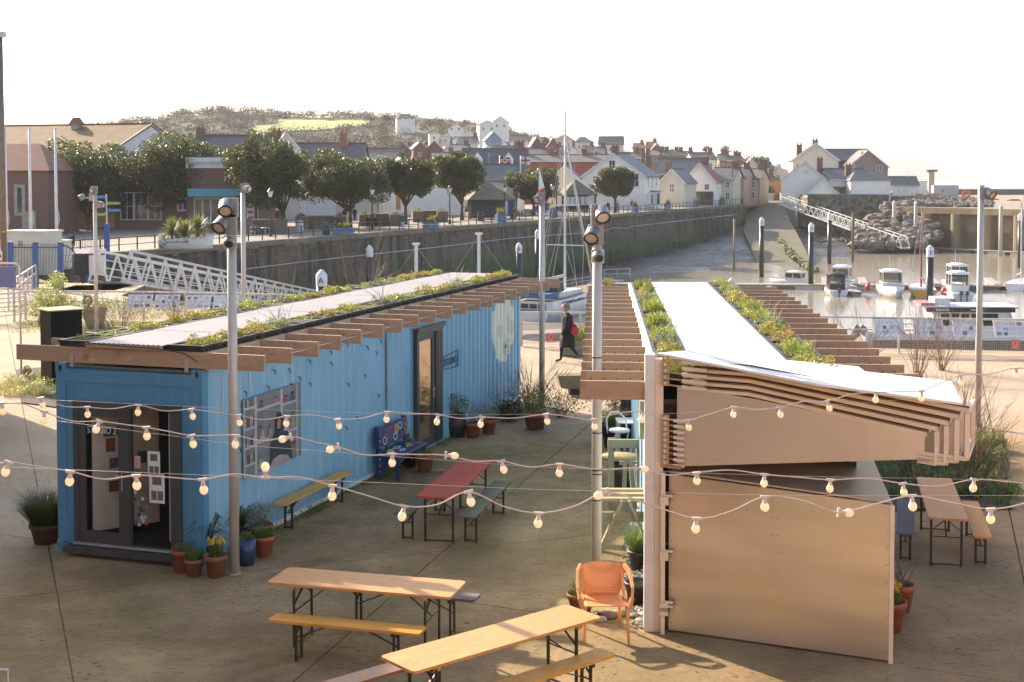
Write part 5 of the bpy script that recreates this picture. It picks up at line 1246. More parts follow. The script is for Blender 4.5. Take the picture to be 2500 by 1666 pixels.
# ================================================================ gate, cabinets, bins
M_bpost = mat('blue gate post', (.03, .09, .26), (.04, .11, .3), 3, .45)
g0 = G(27, 704); o = empty('security_gate', g0, 0, 'blue posted security fence with thin black bars and a fanned end, upper left', 'fence')
xs = [0, (88-27)/3300*66, (150-27)/3300*66]
for x in xs: MB().box(x-.11, x+.11, -.11, .11, 0, 2.2).build('post', M_bpost, o); MB().box(x-.1, x+.1, -.1, .1, 2.2, 2.26).build('post_cap', M_black, o)
for a, b_ in zip(xs, xs[1:]):
    for z in (.25, 2.0): MB().bar((a+.1, 0, z), (b_-.1, 0, z), .05).build('rail', M_black, o)
    for i in range(1, 14): x = a+.1+(b_-a-.2)*i/14; MB().bar((x, 0, .2), (x, 0, 2.18), .02).build('bar', M_black, o)
arc = [(xs[2]+.12+.95*sin(a), 0, .2+1.9*cos(a)*1.0) for a in [i*pi/16 for i in range(9)]]
MB().tube(arc, .035, 6).build('fan_rim', M_black, o)
for p in arc[1:]: MB().bar((xs[2]+.12, 0, .3), p, .018).build('fan_bar', M_black, o)
for i in range(5): z = .4+.3*i; MB().bar((xs[2]+.12, 0, z), (xs[2]+.12+.95*sqrt(max(0, 1-((z-.2)/1.9)**2)), 0, z), .014).build('fan_bar', M_black, o)
o = empty('far_gate', PY(262, 620, 88), 0, 'blue fence panel with a tall blue post beside the litter bins', 'fence'); o.location.z = 0
MB().box(-.15, .15, -.1, .1, 0, 2.4).build('post', M_bpost, o)
for i in range(26): MB().bar((-.2-i*.1, 0, .5), (-.2-i*.1, 0, 2.2), .025).build('bar', M_black, o)
for z in (.6, 2.1): MB().bar((-2.9, 0, z), (0, 0, z), .04).build('rail', M_black, o)
o = empty('equipment_cabinet', PY(80, 620, 76), D(-14), 'large pale grey equipment cabinet behind the blue posts', 'cabinet'); o.location.z = 0
M_cab = mat('pale grey cabinet', (.52, .5, .45), (.46, .44, .4), 2, .5)
MB().box(-1.35, 1.3, -.8, .9, 0, 2.35).build('body', M_cab, o); MB().box(-1.42, 1.37, -.87, .97, 2.35, 2.45).build('lid', mat('cream cabinet lid', (.62, .58, .45)), o)
MB().box(-1.0, -.7, -.81, -.8, 1.5, 1.9).build('notice', M_white, o)
for k_ in range(5): MB().box(-.4, -.1, -.815, -.8, 1.5+.08*k_, 1.54+.08*k_).build('vent', M_dark, o)
o = empty('small_cabinet', PY(154, 620, 80), 0, 'small cream cabinet to the right of the large grey one', 'cabinet'); o.location.z = 0
MB().box(-.4, .4, -.4, .4, 0, 1.65).build('body', M_cab, o); MB().box(-.44, .44, -.44, .44, 1.65, 1.72).build('lid', mat('cream cabinet lid', (.6, .56, .45)), o)
for i, (u, wd) in enumerate(((205, .9), (238, .8))):
    o = empty('wheelie_bin', PY(u, 640, 74), .2, ['dark lidded commercial bin with white stripes at the gangway head', 'white commercial bin with purple edge at the gangway head'][i], 'bin'); o.location.z = 0
    MB().box(-wd/2, wd/2, -.5, .5, .1, 1.2).build('body', [M_black, M_white][i], o); MB().extr([(-wd/2-.03, -.55, 1.2), (wd/2+.03, -.55, 1.2), (wd/2+.03, .55, 1.4), (-wd/2-.03, .55, 1.4)], (0, 0, .08)).build('lid', [M_dark, mat('purple lid', (.08, .04, .15))][i], o)
o = empty('gangway_abutment', (-20.4, 66.4, 0), 0, 'dark stone pier carrying the near end of the white gangway', 'pier')
MB().box(-1.6, 1.3, -1.6, 1.6, -8, .0).build('pier', M_quay, o)
# ================================================================ white gangways
def gangway(A_, B_, wd, ht, n, name, label, m, rails=3):
    A_, B_ = Vector(A_), Vector(B_); d = B_-A_; L_ = d.length; o = empty(name, A_, 0, label, 'gangway')
    s = Vector((-d.y, d.x, 0)).normalized()*wd/2; u_ = d/L_; upv = Vector((0, 0, 1))
    MB().extr([s, -s, -s+d, s+d], (0, 0, -.12)).build('deck', M_stone, o)
    big = .1
    for sg in (-1, 1):
        MB().bar(s*sg, s*sg+d, big*1.3, big*1.8).build('bottom_chord', m, o); MB().bar(s*sg+upv*ht+u_*L_/n*.5, s*sg+upv*ht+d-u_*L_/n*.5, big*1.2).build('top_chord', m, o)
        for k_ in range(rails): MB().bar(s*sg*.96+upv*ht*(k_+1)/(rails+1)+u_*L_/n*.2, s*sg*.96+upv*ht*(k_+1)/(rails+1)+d-u_*L_/n*.2, .045).build('side_rail', m, o)
        ang = None; L0 = L_/n
        me1 = MB().bar((0, 0, 0), u_*L0*.5+upv*ht, big*.8, big).build('diagonal', m, o, s*sg).data
        me2 = MB().bar(u_*L0*.5+upv*ht, u_*L0, big*.8, big).build('diagonal', m, o, s*sg).data
        for i in range(1, n):
            link('diagonal', me1, o, s*sg+u_*L0*i); link('diagonal', me2, o, s*sg+u_*L0*i)
    for i in range(0, n, 2): MB().bar(s+u_*L_/n*(i+.5)+upv*.0, -s+u_*L_/n*(i+.5), .1).build('cross_beam', m, o)
    return o
M_gw = mat('white gangway paint', (.62, .61, .58), (.55, .54, .5), 2, .5)
gangway((-20.3, 67.3, .25), (-16.3, 116, -6.3), 1.7, 1.62, 19, 'white_gangway', 'long white lattice gangway sloping down from the upper left quay', M_gw)
a_ = PY(1910, 505, 262); b_ = PY(2212, 590, 222)
gangway((a_.x, a_.y, .0), (b_.x, b_.y, -6.4), 1.6, 1.7, 22, 'far_gangway', 'white lattice gangway across the harbour below the stone walls', M_gw, 1)
MB().box(-1.5, 1.5, -2, 2, -3, 0)
# ================================================================ marker piles
M_pile = mat('black pile sleeve', (.014, .015, .018), (.03, .035, .03), 1.5, .35, 0, 0, 10)
M_pileg = mat('green timber pile', (.09, .09, .04), (.14, .12, .06), 1, .8)
def pile(u, Y, vt, label, letter=None, r=.3, m=None, cap=True):
    g = PY(u, vt, Y); o = empty('mooring_pile', (g.x, Y, -9), 0, label, 'pile', 'tall mooring piles in the marina'); zt = g.z+9; ch_ = 1.1 if cap else 0
    MB().cyl(0, 0, 0, zt-ch_, r, 14).build('shaft', m or M_pile, o)
    if cap:
        MB().lathe([(r*1.08, zt-ch_), (r*1.1, zt-.35), (r*.3, zt-.04), (0, zt)], 10).build('cap', M_white, o)
        if letter: text(letter, .55, o, (0, -r*1.12, zt-.72), (pi/2, 0, 0), mat('blue letter', (.05, .06, .25)), 'letter', .01)
pile(785, 88, 658, 'white capped pile marked A above the studio roof', 'A', .34); pile(902, 122, 598, 'black pile with a white cap between marker A and the two bare masts')
pile(1267, 138, 592, 'white capped pile marked B left of the yacht', 'B'); pile(1312, 150, 560, 'slim pile just behind the back lamp post', None, .25)
pile(1860, 171, 530, 'white capped pile standing in shallow water below the slipway', 'C'); pile(1981, 153, 543, 'white capped pile in front of the little blue windowed boat', 'D')
pile(2026, 196, 520, 'white capped pile crossing the far gangway', None); pile(2271, 121, 598, 'thick pile with white cap right beside the yellow boat', 'E', .32)
pile(2491, 188, 520, 'white capped pile at the right edge by the far pontoon'); pile(1787, 90, 678, 'white pile cap peeping over the right gallery joists', None, .34)
pile(1793, 188, 535, 'thin ochre pole standing in the mud', None, .14, mat('ochre pole', (.25, .2, .07)), False); pile(2083, 202, 520, 'slim green weathered pile in front of the boulders', None, .2, M_pileg, False); pile(1946, 245, 515, 'short green pile under the head of the far gangway', None, .2, M_pileg, False)
for u, vt, lb in ((1016, 597, 'left of two plain white posts behind the studio roof'), (1169, 572, 'right of two plain white posts behind the studio roof')):
    g = PY(u, vt, 100); o = empty('white_post', (g.x, 100, -9), 0, lb, 'post'); MB().box(-.12, .12, -.12, .12, 0, g.z+9).build('shaft', M_white, o); MB().box(-.28, .28, -.15, .15, g.z+8.95, g.z+9.1).build('head', M_white, o)
    for q in (-2.2, 2.4): MB().bar((0, 0, g.z+8.9), (q, 0, g.z+5.5), .02).build('stay', M_galv, o)
# mooring rope along the wall
pts = [PY(u, v, y) for u, v, y in ((600, 657, 105), (760, 637, 118), (900, 622, 125), (1100, 600, 140), (1240, 583, 155), (1340, 575, 163), (1470, 566, 178), (1500, 556, 184), (1530, 558, 188), (1545, 553, 191), (1650, 541, 205), (1800, 524, 232))]
tag(MB().tube(pts, .045, 5).build('mooring_rope', mat('pale blue rope', (.35, .4, .45))), 'long pale rope slung along the harbour wall', 'rope')
# ================================================================ pontoons
M_pont = mat('pontoon planks', (.33, .28, .22), (.26, .22, .18), 1, .8); M_float = mat('pontoon float', (.16, .13, .09), (.5, .48, .44), .15, .7, 0, 0, 1, (1, 1, 1), None, 'Object', (.55, .56))
def pontoon(x0, y0, x1, y1, wd, label, z=-6.75):
    a, b_ = Vector((x0, y0, 0)), Vector((x1, y1, 0)); L_ = (b_-a).length; o = empty('pontoon', (x0, y0, WZ), atan2(y1-y0, x1-x0), label, 'pontoon')
    n = max(1, int(L_/6))
    for i in range(n): 
        MB().box(L_*i/n+.05, L_*(i+1)/n-.05, -wd/2, wd/2, .38, .55).build('deck', M_pont, o); MB().box(L_*i/n+.4, L_*(i+1)/n-.4, -wd/2+.1, wd/2-.1, -.15, .38).build('float', [M_float, M_cab, mat('brown float', (.12, .09, .06))][(i*7) % 3], o)
    return o
def at_z(u, v, z=WZ): return G(u, v, z)
pl = at_z(1460, 703); pr = at_z(2560, 712)
pontoon(pl.x, pl.y, pr.x+2, pr.y+2, 2.0, 'long floating pontoon across the middle of the marina')
a_, b_ = at_z(1345, 745), at_z(1500, 694); pontoon(a_.x, a_.y, b_.x, b_.y, 2.4, 'short pontoon leading from the yacht to the long pontoon')
a_, b_ = at_z(2150, 606), at_z(2560, 627); pontoon(a_.x, a_.y, b_.x, b_.y, 2.4, 'far pontoon at the foot of the buttressed quay')
a_, b_ = at_z(2110, 862), at_z(2600, 885); pontoon(a_.x, a_.y, b_.x, b_.y, 2.2, 'near pontoon beside the tour boat behind the railing')
a_, b_ = at_z(1265, 830), at_z(1440, 822); pontoon(a_.x, a_.y, b_.x, b_.y, 2.4, 'grey pontoon below the yacht stern')
for u, v in ((2015, 690), (2110, 692), (2170, 694), (2290, 694), (2440, 694)):
    a_ = at_z(u, v+14); pontoon(a_.x, a_.y, a_.x+2.5, a_.y+11, .9, 'narrow finger pontoon behind %s' % {2015: 'the small blue windowed boat', 2110: 'the black canopied boat', 2170: 'the white boat with a lifebuoy', 2290: 'the yellow boat', 2440: 'the small sailing boat on the right'}[u])
o = empty('yellow_bin', at_z(1485, 700, -6.7), 0, 'small yellow bin on the pontoon by the handrail', 'bin'); MB().lathe([(0, 0), (.4, 0), (.5, .9), (0, .95)], 10).build('body', M_yellow, o)
rail_run([tuple(at_z(1475, 692))[:2], tuple(at_z(1538, 690))[:2]], 1.1, 'thin handrail standing on the pontoon behind the yellow bin', sp=1.5, mesh=False, mids=(.5,), base=-6.75)
# ================================================================ boats
M_hull = mat('white gelcoat', (.7, .7, .68), (.62, .62, .6), 1, .3); M_deck = mat('boat deck', (.55, .53, .5), None, 2); M_bwin = clear_glass('boat window', .55)
def hull(L_, B, Hh, dr=.25, tumble=.75, n=14, bowup=.25):
    mb = MB(); ring_ = []
    for i in range(n+1):
        t_ = i/n; x = L_*t_; b_ = B/2*(1-max(0, (t_-.35)/.65)**2.4)*(.86+.14*min(1, t_*4)); zt = Hh*(1+bowup*t_*t_); zb = -dr*(1-max(0, (t_-.5)/.5)**2)
        if t_ == 1: b_ = .02; zb = zt*.4
        ring_.append([(x+.12*(zt*t_), -b_, zt), (x, -b_*.93, zt*.5), (x-.02, -b_*tumble, 0), (x-.05, 0, zb), (x-.02, b_*tumble, 0), (x, b_*.93, zt*.5), (x+.12*(zt*t_), b_, zt)])
    for i in range(n+1): mb.v += ring_[i]
    for i in range(n):
        for j in range(6): a = i*7+j; mb.f.append((a, a+1, a+8, a+7)); mb.m.append(0); mb.s.append(True)
    mb.f.append(tuple(range(7))); mb.m.append(0); mb.s.append(False)
    for i in range(n):
        a, b_ = i*7, i*7+6; mb.f.append((a, a+7, b_+7, b_)); mb.m.append(1); mb.s.append(False)
    return mb
def boat(u, v, L_, B, rz, label, Hh=.8, hm=None, cabin=None, z=WZ, stripe=None, engine=0, cover=None, name='motor_boat', mast=None, buoy=False):
    g = at_z(u, v); o = empty(name, (g.x, g.y, z), rz, label, 'boat', 'small boats moored in the marina'); hm = hm or M_hull
    hull(L_, B, Hh).build('hull', [hm, M_deck], o)
    mb = MB()
    for sy in (-1, 1): mb.tube([(L_*(.45+.11*i), sy*B/2*(1-max(0, (.1+.11*i)/.65)**2.4)*.95, Hh*(1.1+.05*i)+.35) for i in range(5)], .025, 5)
    for sy in (-1, 1):
        for i in range(5): mb.bar((L_*(.45+.11*i), sy*B/2*(1-max(0, (.1+.11*i)/.65)**2.4)*.95, Hh), (L_*(.45+.11*i), sy*B/2*(1-max(0, (.1+.11*i)/.65)**2.4)*.95, Hh*(1.1+.05*i)+.35), .02)
    mb.build('guard_rail', M_galv, o)
    if cabin:
        x0, x1, hc, cm = cabin; bw = B*.36; z0 = Hh*.9
        cb = MB(); cb.box(x0, x1, -bw, bw, z0, z0+hc*.35).box(x0-.1, x1-.1, -bw*1.02, bw*1.02, z0+hc*.9, z0+hc)
        for x in (x0, (x0+x1)/2, x1-.08):
            for y in (-bw, bw-.08): cb.box(x, x+.08, y, y+.08, z0+hc*.35, z0+hc*.9)
        cb.build('cabin', cm, o)
        for sy in (-1, 1): MB().box(x0+.08, (x0+x1)/2, sy*bw*.97-.01, sy*bw*.97+.01, z0+hc*.35, z0+hc*.9).box((x0+x1)/2+.08, x1-.08, sy*bw*.97-.01, sy*bw*.97+.01, z0+hc*.35, z0+hc*.9).build('side_window', M_bwin, o)
        MB().box(x1-.06, x1-.04, -bw+.08, bw-.08, z0+hc*.35, z0+hc*.9).build('windscreen', M_bwin, o); MB().box(x0+.02, x0+.04, -bw+.08, bw-.08, z0+hc*.4, z0+hc*.9).build('rear_window', M_clear, o)
        MB().lathe([(bw*1.0, 0), (bw*.8, .14), (0, .2)], 12, mx=Matrix.Translation(((x0+x1)/2-.1, 0, z0+hc)) @ Matrix.Scale(1.0*(x1-x0)/2/bw, 4, Vector((1, 0, 0)))).build('cabin_roof', cm, o)
        MB().bar((x0+.3, 0, z0+hc), (x0+.2, 0, z0+hc+1.6), .025).build('aerial', M_white, o)
    for k_ in range(engine):
        y = (k_-(engine-1)/2)*.6; en = MB().cbox((-.25, y, Hh*1.05), (.32, .28, .42)).box(-.32, -.2, y-.05, y+.05, -.3, Hh*.9).box(-.4, -.1, y-.04, y+.04, -.15, -.1).build('outboard_motor', mat('dark blue engine', (.03, .04, .07)), o)
    if stripe: MB().box(L_*.05, L_*.6, -B/2-.015, -B/2+.0, Hh*.55, Hh*.8).box(L_*.05, L_*.6, B/2, B/2+.015, Hh*.55, Hh*.8).build('stripe', stripe, o)
    if mast:
        mh, mm_, lean = mast; MB().tube([(L_*.5, 0, Hh), (L_*.5-lean*mh, 0, Hh+mh)], [.09, .05], 8).build('mast', mm_, o); MB().bar((L_*.5, 0, Hh+1), (L_*.1, 0, Hh+.9), .14).build('boom', mm_, o)
        for q in ((L_*.98, 0), (0, 0), (L_*.45, B/2), (L_*.45, -B/2)): MB().bar((q[0], q[1], Hh), (L_*.5-lean*mh*.95, 0, Hh+mh*.95), .03).build('stay', M_galv, o)
    if buoy: MB().lathe([(.18, -.06), (.3, 0), (.18, .06)], 14, mx=Matrix.Translation((L_*.2, -B/2-.1, Hh*1.3)) @ Matrix.Rotation(pi/2, 4, 'X')).build('lifebuoy', mat('orange lifebuoy', (.7, .15, .05)), o)
    return o
boat(1986, 700, 5.2, 2.1, D(150), 'small white boat with blue windows behind a capped pile', .6, cabin=(1.2, 3.2, 1.1, M_white), stripe=None)
boat(2062, 703, 7.0, 2.6, D(250), 'white cabin cruiser behind the black canopied boat', .95, cabin=(1.5, 4.4, 1.8, M_hull))
boat(2048, 724, 5.6, 2.3, D(86), 'grey inflatable boat with black canopy and outboard, stern towards the quay', .6, cabin=(1.0, 3.0, 1.75, M_black), engine=1)
boat(2092, 722, 3.2, 1.3, D(95), 'small grey dinghy tied beside the black canopied boat', .4, mat('grey dinghy', (.2, .2, .19)), name='dinghy')
boat(2165, 716, 7.2, 2.8, D(262), 'white cabin cruiser with bow to the pontoon and an orange lifebuoy', 1.0, cabin=(1.6, 4.4, 1.8, M_hull), buoy=True)
boat(2258, 728, 6.6, 2.7, D(80), 'yellow and white sailing boat with a dark red mast', .85, mat('orange yellow hull', (.6, .32, .04), (.55, .28, .04), 2, .35), name='sailing_boat', mast=(8.6, mat('dark red spar', (.25, .03, .04)), .02), cabin=None)
boat(2322, 703, 6.8, 2.6, D(265), 'white wheelhouse boat with a domed roof behind the outboard boat', .95, cabin=(1.6, 4.0, 2.0, M_hull))
boat(2352, 737, 6.2, 2.5, D(86), 'white boat showing its stern and two dark outboards', .85, cabin=(1.4, 3.6, 2.1, M_hull), engine=2)
boat(2318, 738, 2.8, 1.2, D(90), 'little grey tender with red fenders between two boats', .35, mat('grey tender', (.3, .29, .28)), name='dinghy')
boat(2478, 712, 7.4, 2.5, D(60), 'small white sailing yacht at the right edge', .85, name='sailing_boat', mast=(9.8, M_white, .04))
for u, v, c, lb in ((2120, 711, M_red, 'red round fender floating by the pontoon'), (2305, 722, M_red, 'red fender beside the grey tender'), (2417, 600, M_red, 'red barrel float by the far pontoon')):
    o = empty('fender', at_z(u, v, -6.9), 0, lb, 'fender'); MB().lathe([(0, 0), (.3, .1), (.38, .45), (.2, .8), (0, .85)], 12).build('float', c, o)
# tour boat
g = at_z(2105, 872); tb = empty('tour_boat', (g.x, g.y, WZ), D(-3), 'black roofed white tour boat moored behind the display boards', 'boat')
tb.scale = (1.04, 1.04, 1.24); hull(12.6, 3.4, 1.5, .4, .8).build('hull', [M_hull, M_deck], tb)
MB().box(.4, 10.5, -1.74, -1.66, .25, 1.15).build('black_side_panel', M_black, tb)
MB().box(4.4, 9.2, -1.3, 1.3, 1.5, 2.9).build('cabin', M_hull, tb)
MB().box(3.9, 9.9, -1.5, 1.5, 2.9, 3.05).build('roof', M_white, tb); MB().box(3.88, 9.7, -1.53, -1.5, 2.72, 2.98).build('name_board', M_black, tb)
for k_ in range(17): MB().box(4.5+.09*k_+(1.4 if k_ > 9 else 0), 4.56+.09*k_+(1.4 if k_ > 9 else 0), -1.536, -1.53, 2.8, 2.8+[.1, .07, .11][k_ % 3]).build('letter_stroke', M_white, tb)
for x0, x1 in ((4.95, 5.4), (5.65, 6.05), (6.3, 6.7), (6.95, 8.6)):
    f = MB().box(x0-.05, x1+.05, -1.33, -1.3, 1.95, 2.62).build('window_frame', M_black, tb); MB().box(x0+.02, x1-.02, -1.34, -1.325, 2.02, 2.55).build('pane', M_clear if x0 > 6 else M_bwin, f)
MB().extr([(9.2, -1.3, 1.5), (9.9, -1.3, 1.6), (9.4, -1.3, 2.9), (9.2, -1.3, 2.9)], (0, 2.6, 0)).build('windscreen', M_bwin, tb)
mb = MB()
for i in range(8): mb.bar((9.8+.35*i, -1.5+.15*i, 1.6), (9.8+.35*i, -1.5+.15*i, 2.2+.03*i), .03)
mb.tube([(9.8, -1.5, 2.2), (11, -1.0, 2.35), (12.5, -.2, 2.5), (11, 1.0, 2.35)], .03, 5); mb.build('bow_rail', M_galv, tb)
mb = MB()
for i in range(6): mb.bar((.4+.7*i, -1.6, 1.5), (.4+.7*i, -1.6, 2.05), .03)
mb.tube([(.3, -1.6, 2.05), (4.2, -1.6, 2.05)], .03, 5); mb.build('side_rail', M_galv, tb)
for x in (-.5, -.1): MB().cbox((x, -.6, 1.6), (.5, .35, .5), 0, 0, 0, .6).bar((x-.2, -.6, 1.4), (x-1.0, -.6, .9), .22).build('outboard_motor', mat('grey outboard', (.2, .2, .2)), tb)
MB().box(4.6, 5.6, -.8, .8, 3.05, 3.45).build('raft_canister', M_white, tb); MB().box(3.6, 4.5, -1.2, 1.0, 3.05, 3.2).build('pink_cover', mat('pink cover', (.5, .2, .22)), tb)
# yacht
hd = atan2(.894, .447); yt = empty('yacht', (1.9, 119, WZ), hd, 'white sailing yacht with a tall mast lying beside the lamp post', 'boat')
hull(13.5, 3.9, 1.75, .6, .7, 16, .35).build('hull', [M_hull, mat('teak deck', (.28, .2, .12))], yt)
def hb(t_): return 3.9/2*(1-max(0, (t_-.35)/.65)**2.4)
mb = MB()
for sy in (-1, 1):
    pts = [(13.5*t_+.02, sy*(hb(t_)*.965+.02), 1.45*(1+.3*t_*t_)) for t_ in (.15, .3, .45, .6, .7)]
    for a, b_ in zip(pts, pts[1:]): mb.bar(a, b_, .05, .3)
mb.build('blue_stripe', mat('blue grey stripe', (.12, .15, .25)), yt)
for t_ in (.2, .27, .42, .5, .58): MB().cbox((13.5*t_, -(hb(t_)*.975+.05), 1.45*(1+.3*t_*t_)), (.3, .04, .14)).build('porthole', M_bwin, yt)
for i in range(3): MB().box(-.13, -.04, -1.2+.85*i, -.5+.85*i, 1.1, 1.5).build('stern_window', M_bwin, yt)
MB().box(-.14, -.04, -1.3, 1.3, .85, .98).build('name_scroll', M_dark, yt)
MB().box(-.3, 1.6, -1.6, 1.6, 2.0, 2.45).build('blue_cover', mat('blue canvas', (.03, .12, .3)), yt)
MB().box(3.2, 8.4, -1.05, 1.05, 1.8, 2.3).build('coachroof', M_hull, yt); MB().extr([(2.6, -1.1, 2.3), (4.2, -1.1, 2.4), (3.9, -1.1, 3.2), (2.8, -1.1, 3.2)], (0, 2.2, 0)).build('spray_hood', mat('dark green canvas', (.04, .09, .07)), yt)
MB().box(1.2, 2.6, -.9, .5, 2.9, 2.96).build('solar_panel', mat('solar panel', (.05, .06, .09), None, 4, .2), yt)
mh = 17.0; MB().tube([(6.7, 0, 1.8), (6.7, 0, 1.8+mh)], [.12, .08], 10).build('mast', M_white, yt)
MB().tube([(6.7, 0, 3.6), (2.2, 0, 3.5)], .13, 8).build('boom', mat('furled sail', (.5, .5, .47)), yt)
for z, w_ in ((5.6, 1.9), (9.3, 1.5)): MB().bar((6.7, -w_, 1.8+z-1.0), (6.7, w_, 1.8+z-1.0), .09).build('spreader', M_white, yt)
for a, b_ in (((13.6, 0, 2.3), (6.7, 0, 16.6)), ((0, 0, 2.0), (6.7, 0, 16.9)), ((9.5, 0, 2.2), (6.7, 0, 12)), ((6.3, -1.9, 1.8), (6.7, -1.9, 6.4)), ((6.7, -1.9, 6.4), (6.7, 0, 16)), ((6.3, 1.9, 1.8), (6.7, 1.9, 6.4)), ((6.7, 1.9, 6.4), (6.7, 0, 16)), ((6.0, -1.9, 1.8), (6.7, 0, 6.4)), ((6.0, 1.9, 1.8), (6.7, 0, 10)), ((7.5, 1.9, 1.8), (6.7, 0, 10)), ((3.5, -1.6, 2), (6.7, 0, 16))): MB().bar(a, b_, .035).build('stay', M_galv, yt)
MB().tube([(13.4, 0, 2.4), (6.9, 0, 16.2)], [.12, .07], 6).build('furled_jib', mat('furled sail', (.5, .5, .47)), yt)
MB().box(6.5, 6.9, -.5, .5, 17.0, 17.06).bar((6.7, 0, 17), (6.7, 0, 17.6), .05).build('masthead_gear', M_white, yt)
mb = MB()
for sy in (-1, 1):
    pts = [(13.5*t_+(.3 if t_ > .9 else 0), sy*max(.15, hb(t_))*.95, 1.8*(1+.3*t_*t_)+.75) for t_ in (.6, .7, .8, .9, .98)]
    mb.tube(pts, .03, 5); mb.tube([(p[0], p[1], p[2]-.35) for p in pts], .02, 4)
    for p in pts: mb.bar((p[0], p[1], p[2]-.8), p, .03)
mb.build('pulpit', M_galv, yt)
o = empty('red_white_flag', PY(1320, 445, 121), 0, 'white and red flag drooping behind the back lamp post', 'flag')
MB().extr([(-.2, 0, -.6), (.3, 0, -.9), (.35, 0, -.5), (-.1, 0, 1.2)], (0, .03, 0)).build('cloth', M_white, o); MB().extr([(0, -.03, -1.3), (.5, -.03, -1.0), (.3, -.03, -.5), (-.1, -.03, -.7)], (0, .02, 0)).build('red_corner', M_red, o); MB().bar((-.15, 0, -5), (-.15, 0, 1.2), .05).build('staff', M_white, o)
# ================================================================ slipway, right-hand quay, rocks, breakwater
M_slip = mat('cobbled slipway', (.13, .105, .065), (.085, .075, .045), .35, .85, 0, .5, 3, spots=((.07, .1, .03), .12, .5, .62))
rows = [((1815, 492, .02), (1915, 492, .02)), ((1826, 500, -.5), (1912, 506, -.5)), ((1822, 530, -2.4), (1925, 535, -2.4)), ((1815, 565, -4.3), (1945, 570, -4.3)), ((1835, 610, -6.3), (1970, 620, -6.3)), ((1850, 650, -7.6), (1990, 668, -7.6))]
mb = MB()
for a, b_ in rows:
    A_, B_ = G(*a), G(*b_)
    for i in range(9): p = A_.lerp(B_, i/8); mb.v.append((p.x, p.y, p.z+.15+noise.noise(p*.3)*.1))
for j in range(len(rows)-1):
    for i in range(8): a = j*9+i; mb.f.append((a, a+9, a+10, a+1)); mb.m.append(0); mb.s.append(True)
tag(mb.build('slipway', M_slip), 'broad cobbled slipway running down into the mud', kind='structure')
# row of mossy boulders edging the slip
se = empty('slipway_edge_stones', G(1990, 660, WZ), 0, 'row of mossy rounded stones edging the foot of the slipway', 'stone edging')
rk = random.Random(12)
def boulder(mb, c, r, rnd, mi=0, sq=.75):
    import itertools
    n1, n2 = 6, 4; vs = []
    s = [rnd.uniform(.75, 1.2) for _ in range(30)]; a0 = rnd.random()*6
    vs.append((c[0], c[1], c[2]-r*sq))
    for i in range(1, n2):
        th = pi*i/n2
        for j in range(n1):
            q = s[(i*n1+j) % 30]; a = a0+2*pi*j/n1
            vs.append((c[0]+r*q*sin(th)*cos(a), c[1]+r*q*sin(th)*sin(a), c[2]-r*sq*cos(th)*q))
    vs.append((c[0], c[1], c[2]+r*sq*.9)); L_ = len(vs)-1; fs = [(0, 1+(j+1) % n1, 1+j) for j in range(n1)]
    for i in range(n2-2):
        for j in range(n1): a = 1+i*n1; fs.append((a+j, a+(j+1) % n1, a+n1+(j+1) % n1, a+n1+j))
    a = 1+(n2-2)*n1; fs += [(a+j, a+(j+1) % n1, L_) for j in range(n1)]
    return mb.add(vs, fs, mi)
M_rock = mat('granite boulder', (.21, .165, .125), (.12, .095, .075), .6, .85, 0, .5, 6); M_mrock = mat('mossy boulder', (.2, .2, .07), (.13, .12, .06), 1, .9, 0, .5, 6)
pth = [(1990, 662, -7.1), (1965, 650, -7.0), (1935, 628, -6.6), (1915, 605, -6.0), (1900, 590, -5.4)]
for i in range(26):
    t_ = i/25*(len(pth)-1); k_ = min(int(t_), len(pth)-2); A_, B_ = G(*pth[k_]), G(*pth[k_+1]); p = A_.lerp(B_, t_-k_)-se.location
    boulder(MB(), (p.x, p.y, p.z+.2), rk.uniform(.55, .8), rk).build('stone', M_mrock, se)
M_wallr = blocks('rubble sea wall', (.2, .17, .13), (.14, .12, .095), (.09, .08, .06), .7, .35, .03, dirt=(.05, .05, .035))
M_wallr2 = mat('dark rubble wall', (.09, .08, .055), (.2, .17, .115), 1.1, .9, 0, .9, 2, spots=((.04, .038, .03), 1.4, .5, .62), p=(.42, .58))
def wallslab(p0, p1, zt, zb, th, name, label, m, cope=None):
    a, b_ = Vector(p0), Vector(p1); L_ = (b_-a).length; o = empty(name, (a.x, a.y, 0), atan2((b_-a).y, (b_-a).x), label, 'stone wall')
    n = int(L_/1.2)+1; mb = MB()
    for j in range(7):
        for i in range(n+1):
            x = L_*i/n; z = zb+(zt-zb)*j/6; mb.v.append((x, -noise.noise(Vector((x*.6, z*.8, L_)))*.25-(zt-z)*.08, z))
    for j in range(6):
        for i in range(n): q = j*(n+1)+i; mb.f.append((q, q+1, q+n+2, q+n+1)); mb.m.append(0); mb.s.append(False)
    mb.box(0, L_, .35, th, zb, zt-.02); mb.build('face', m, o)
    MB().box(-.1, L_+.1, -.15, th, zt, zt+.25).build('coping', cope or M_cope, o); return o
def XY(u, Y): return ((u-1250)/FL*Y, Y)
wallslab(XY(1908, 285), XY(1972, 252), 1.2, -4, 1, 'harbour_side_wall', 'stone wall along the right side of the slipway top', M_wallr)
wallslab(XY(1972, 252), XY(2168, 246), 1.9, -9, 1.2, 'terrace_wall', 'tall mottled stone wall below the white cottages', M_wallr2)
wallslab(XY(2168, 246), XY(2245, 262), -.6, -9, 1.2, 'dark_bastion', 'dark rounded stone bastion next to the boulders', M_wallr2)
wallslab(XY(2030, 262), XY(2168, 262), 3.2, 1.5, .8, 'upper_garden_wall', 'upper dark garden wall right of the white cottages', M_wallr2)
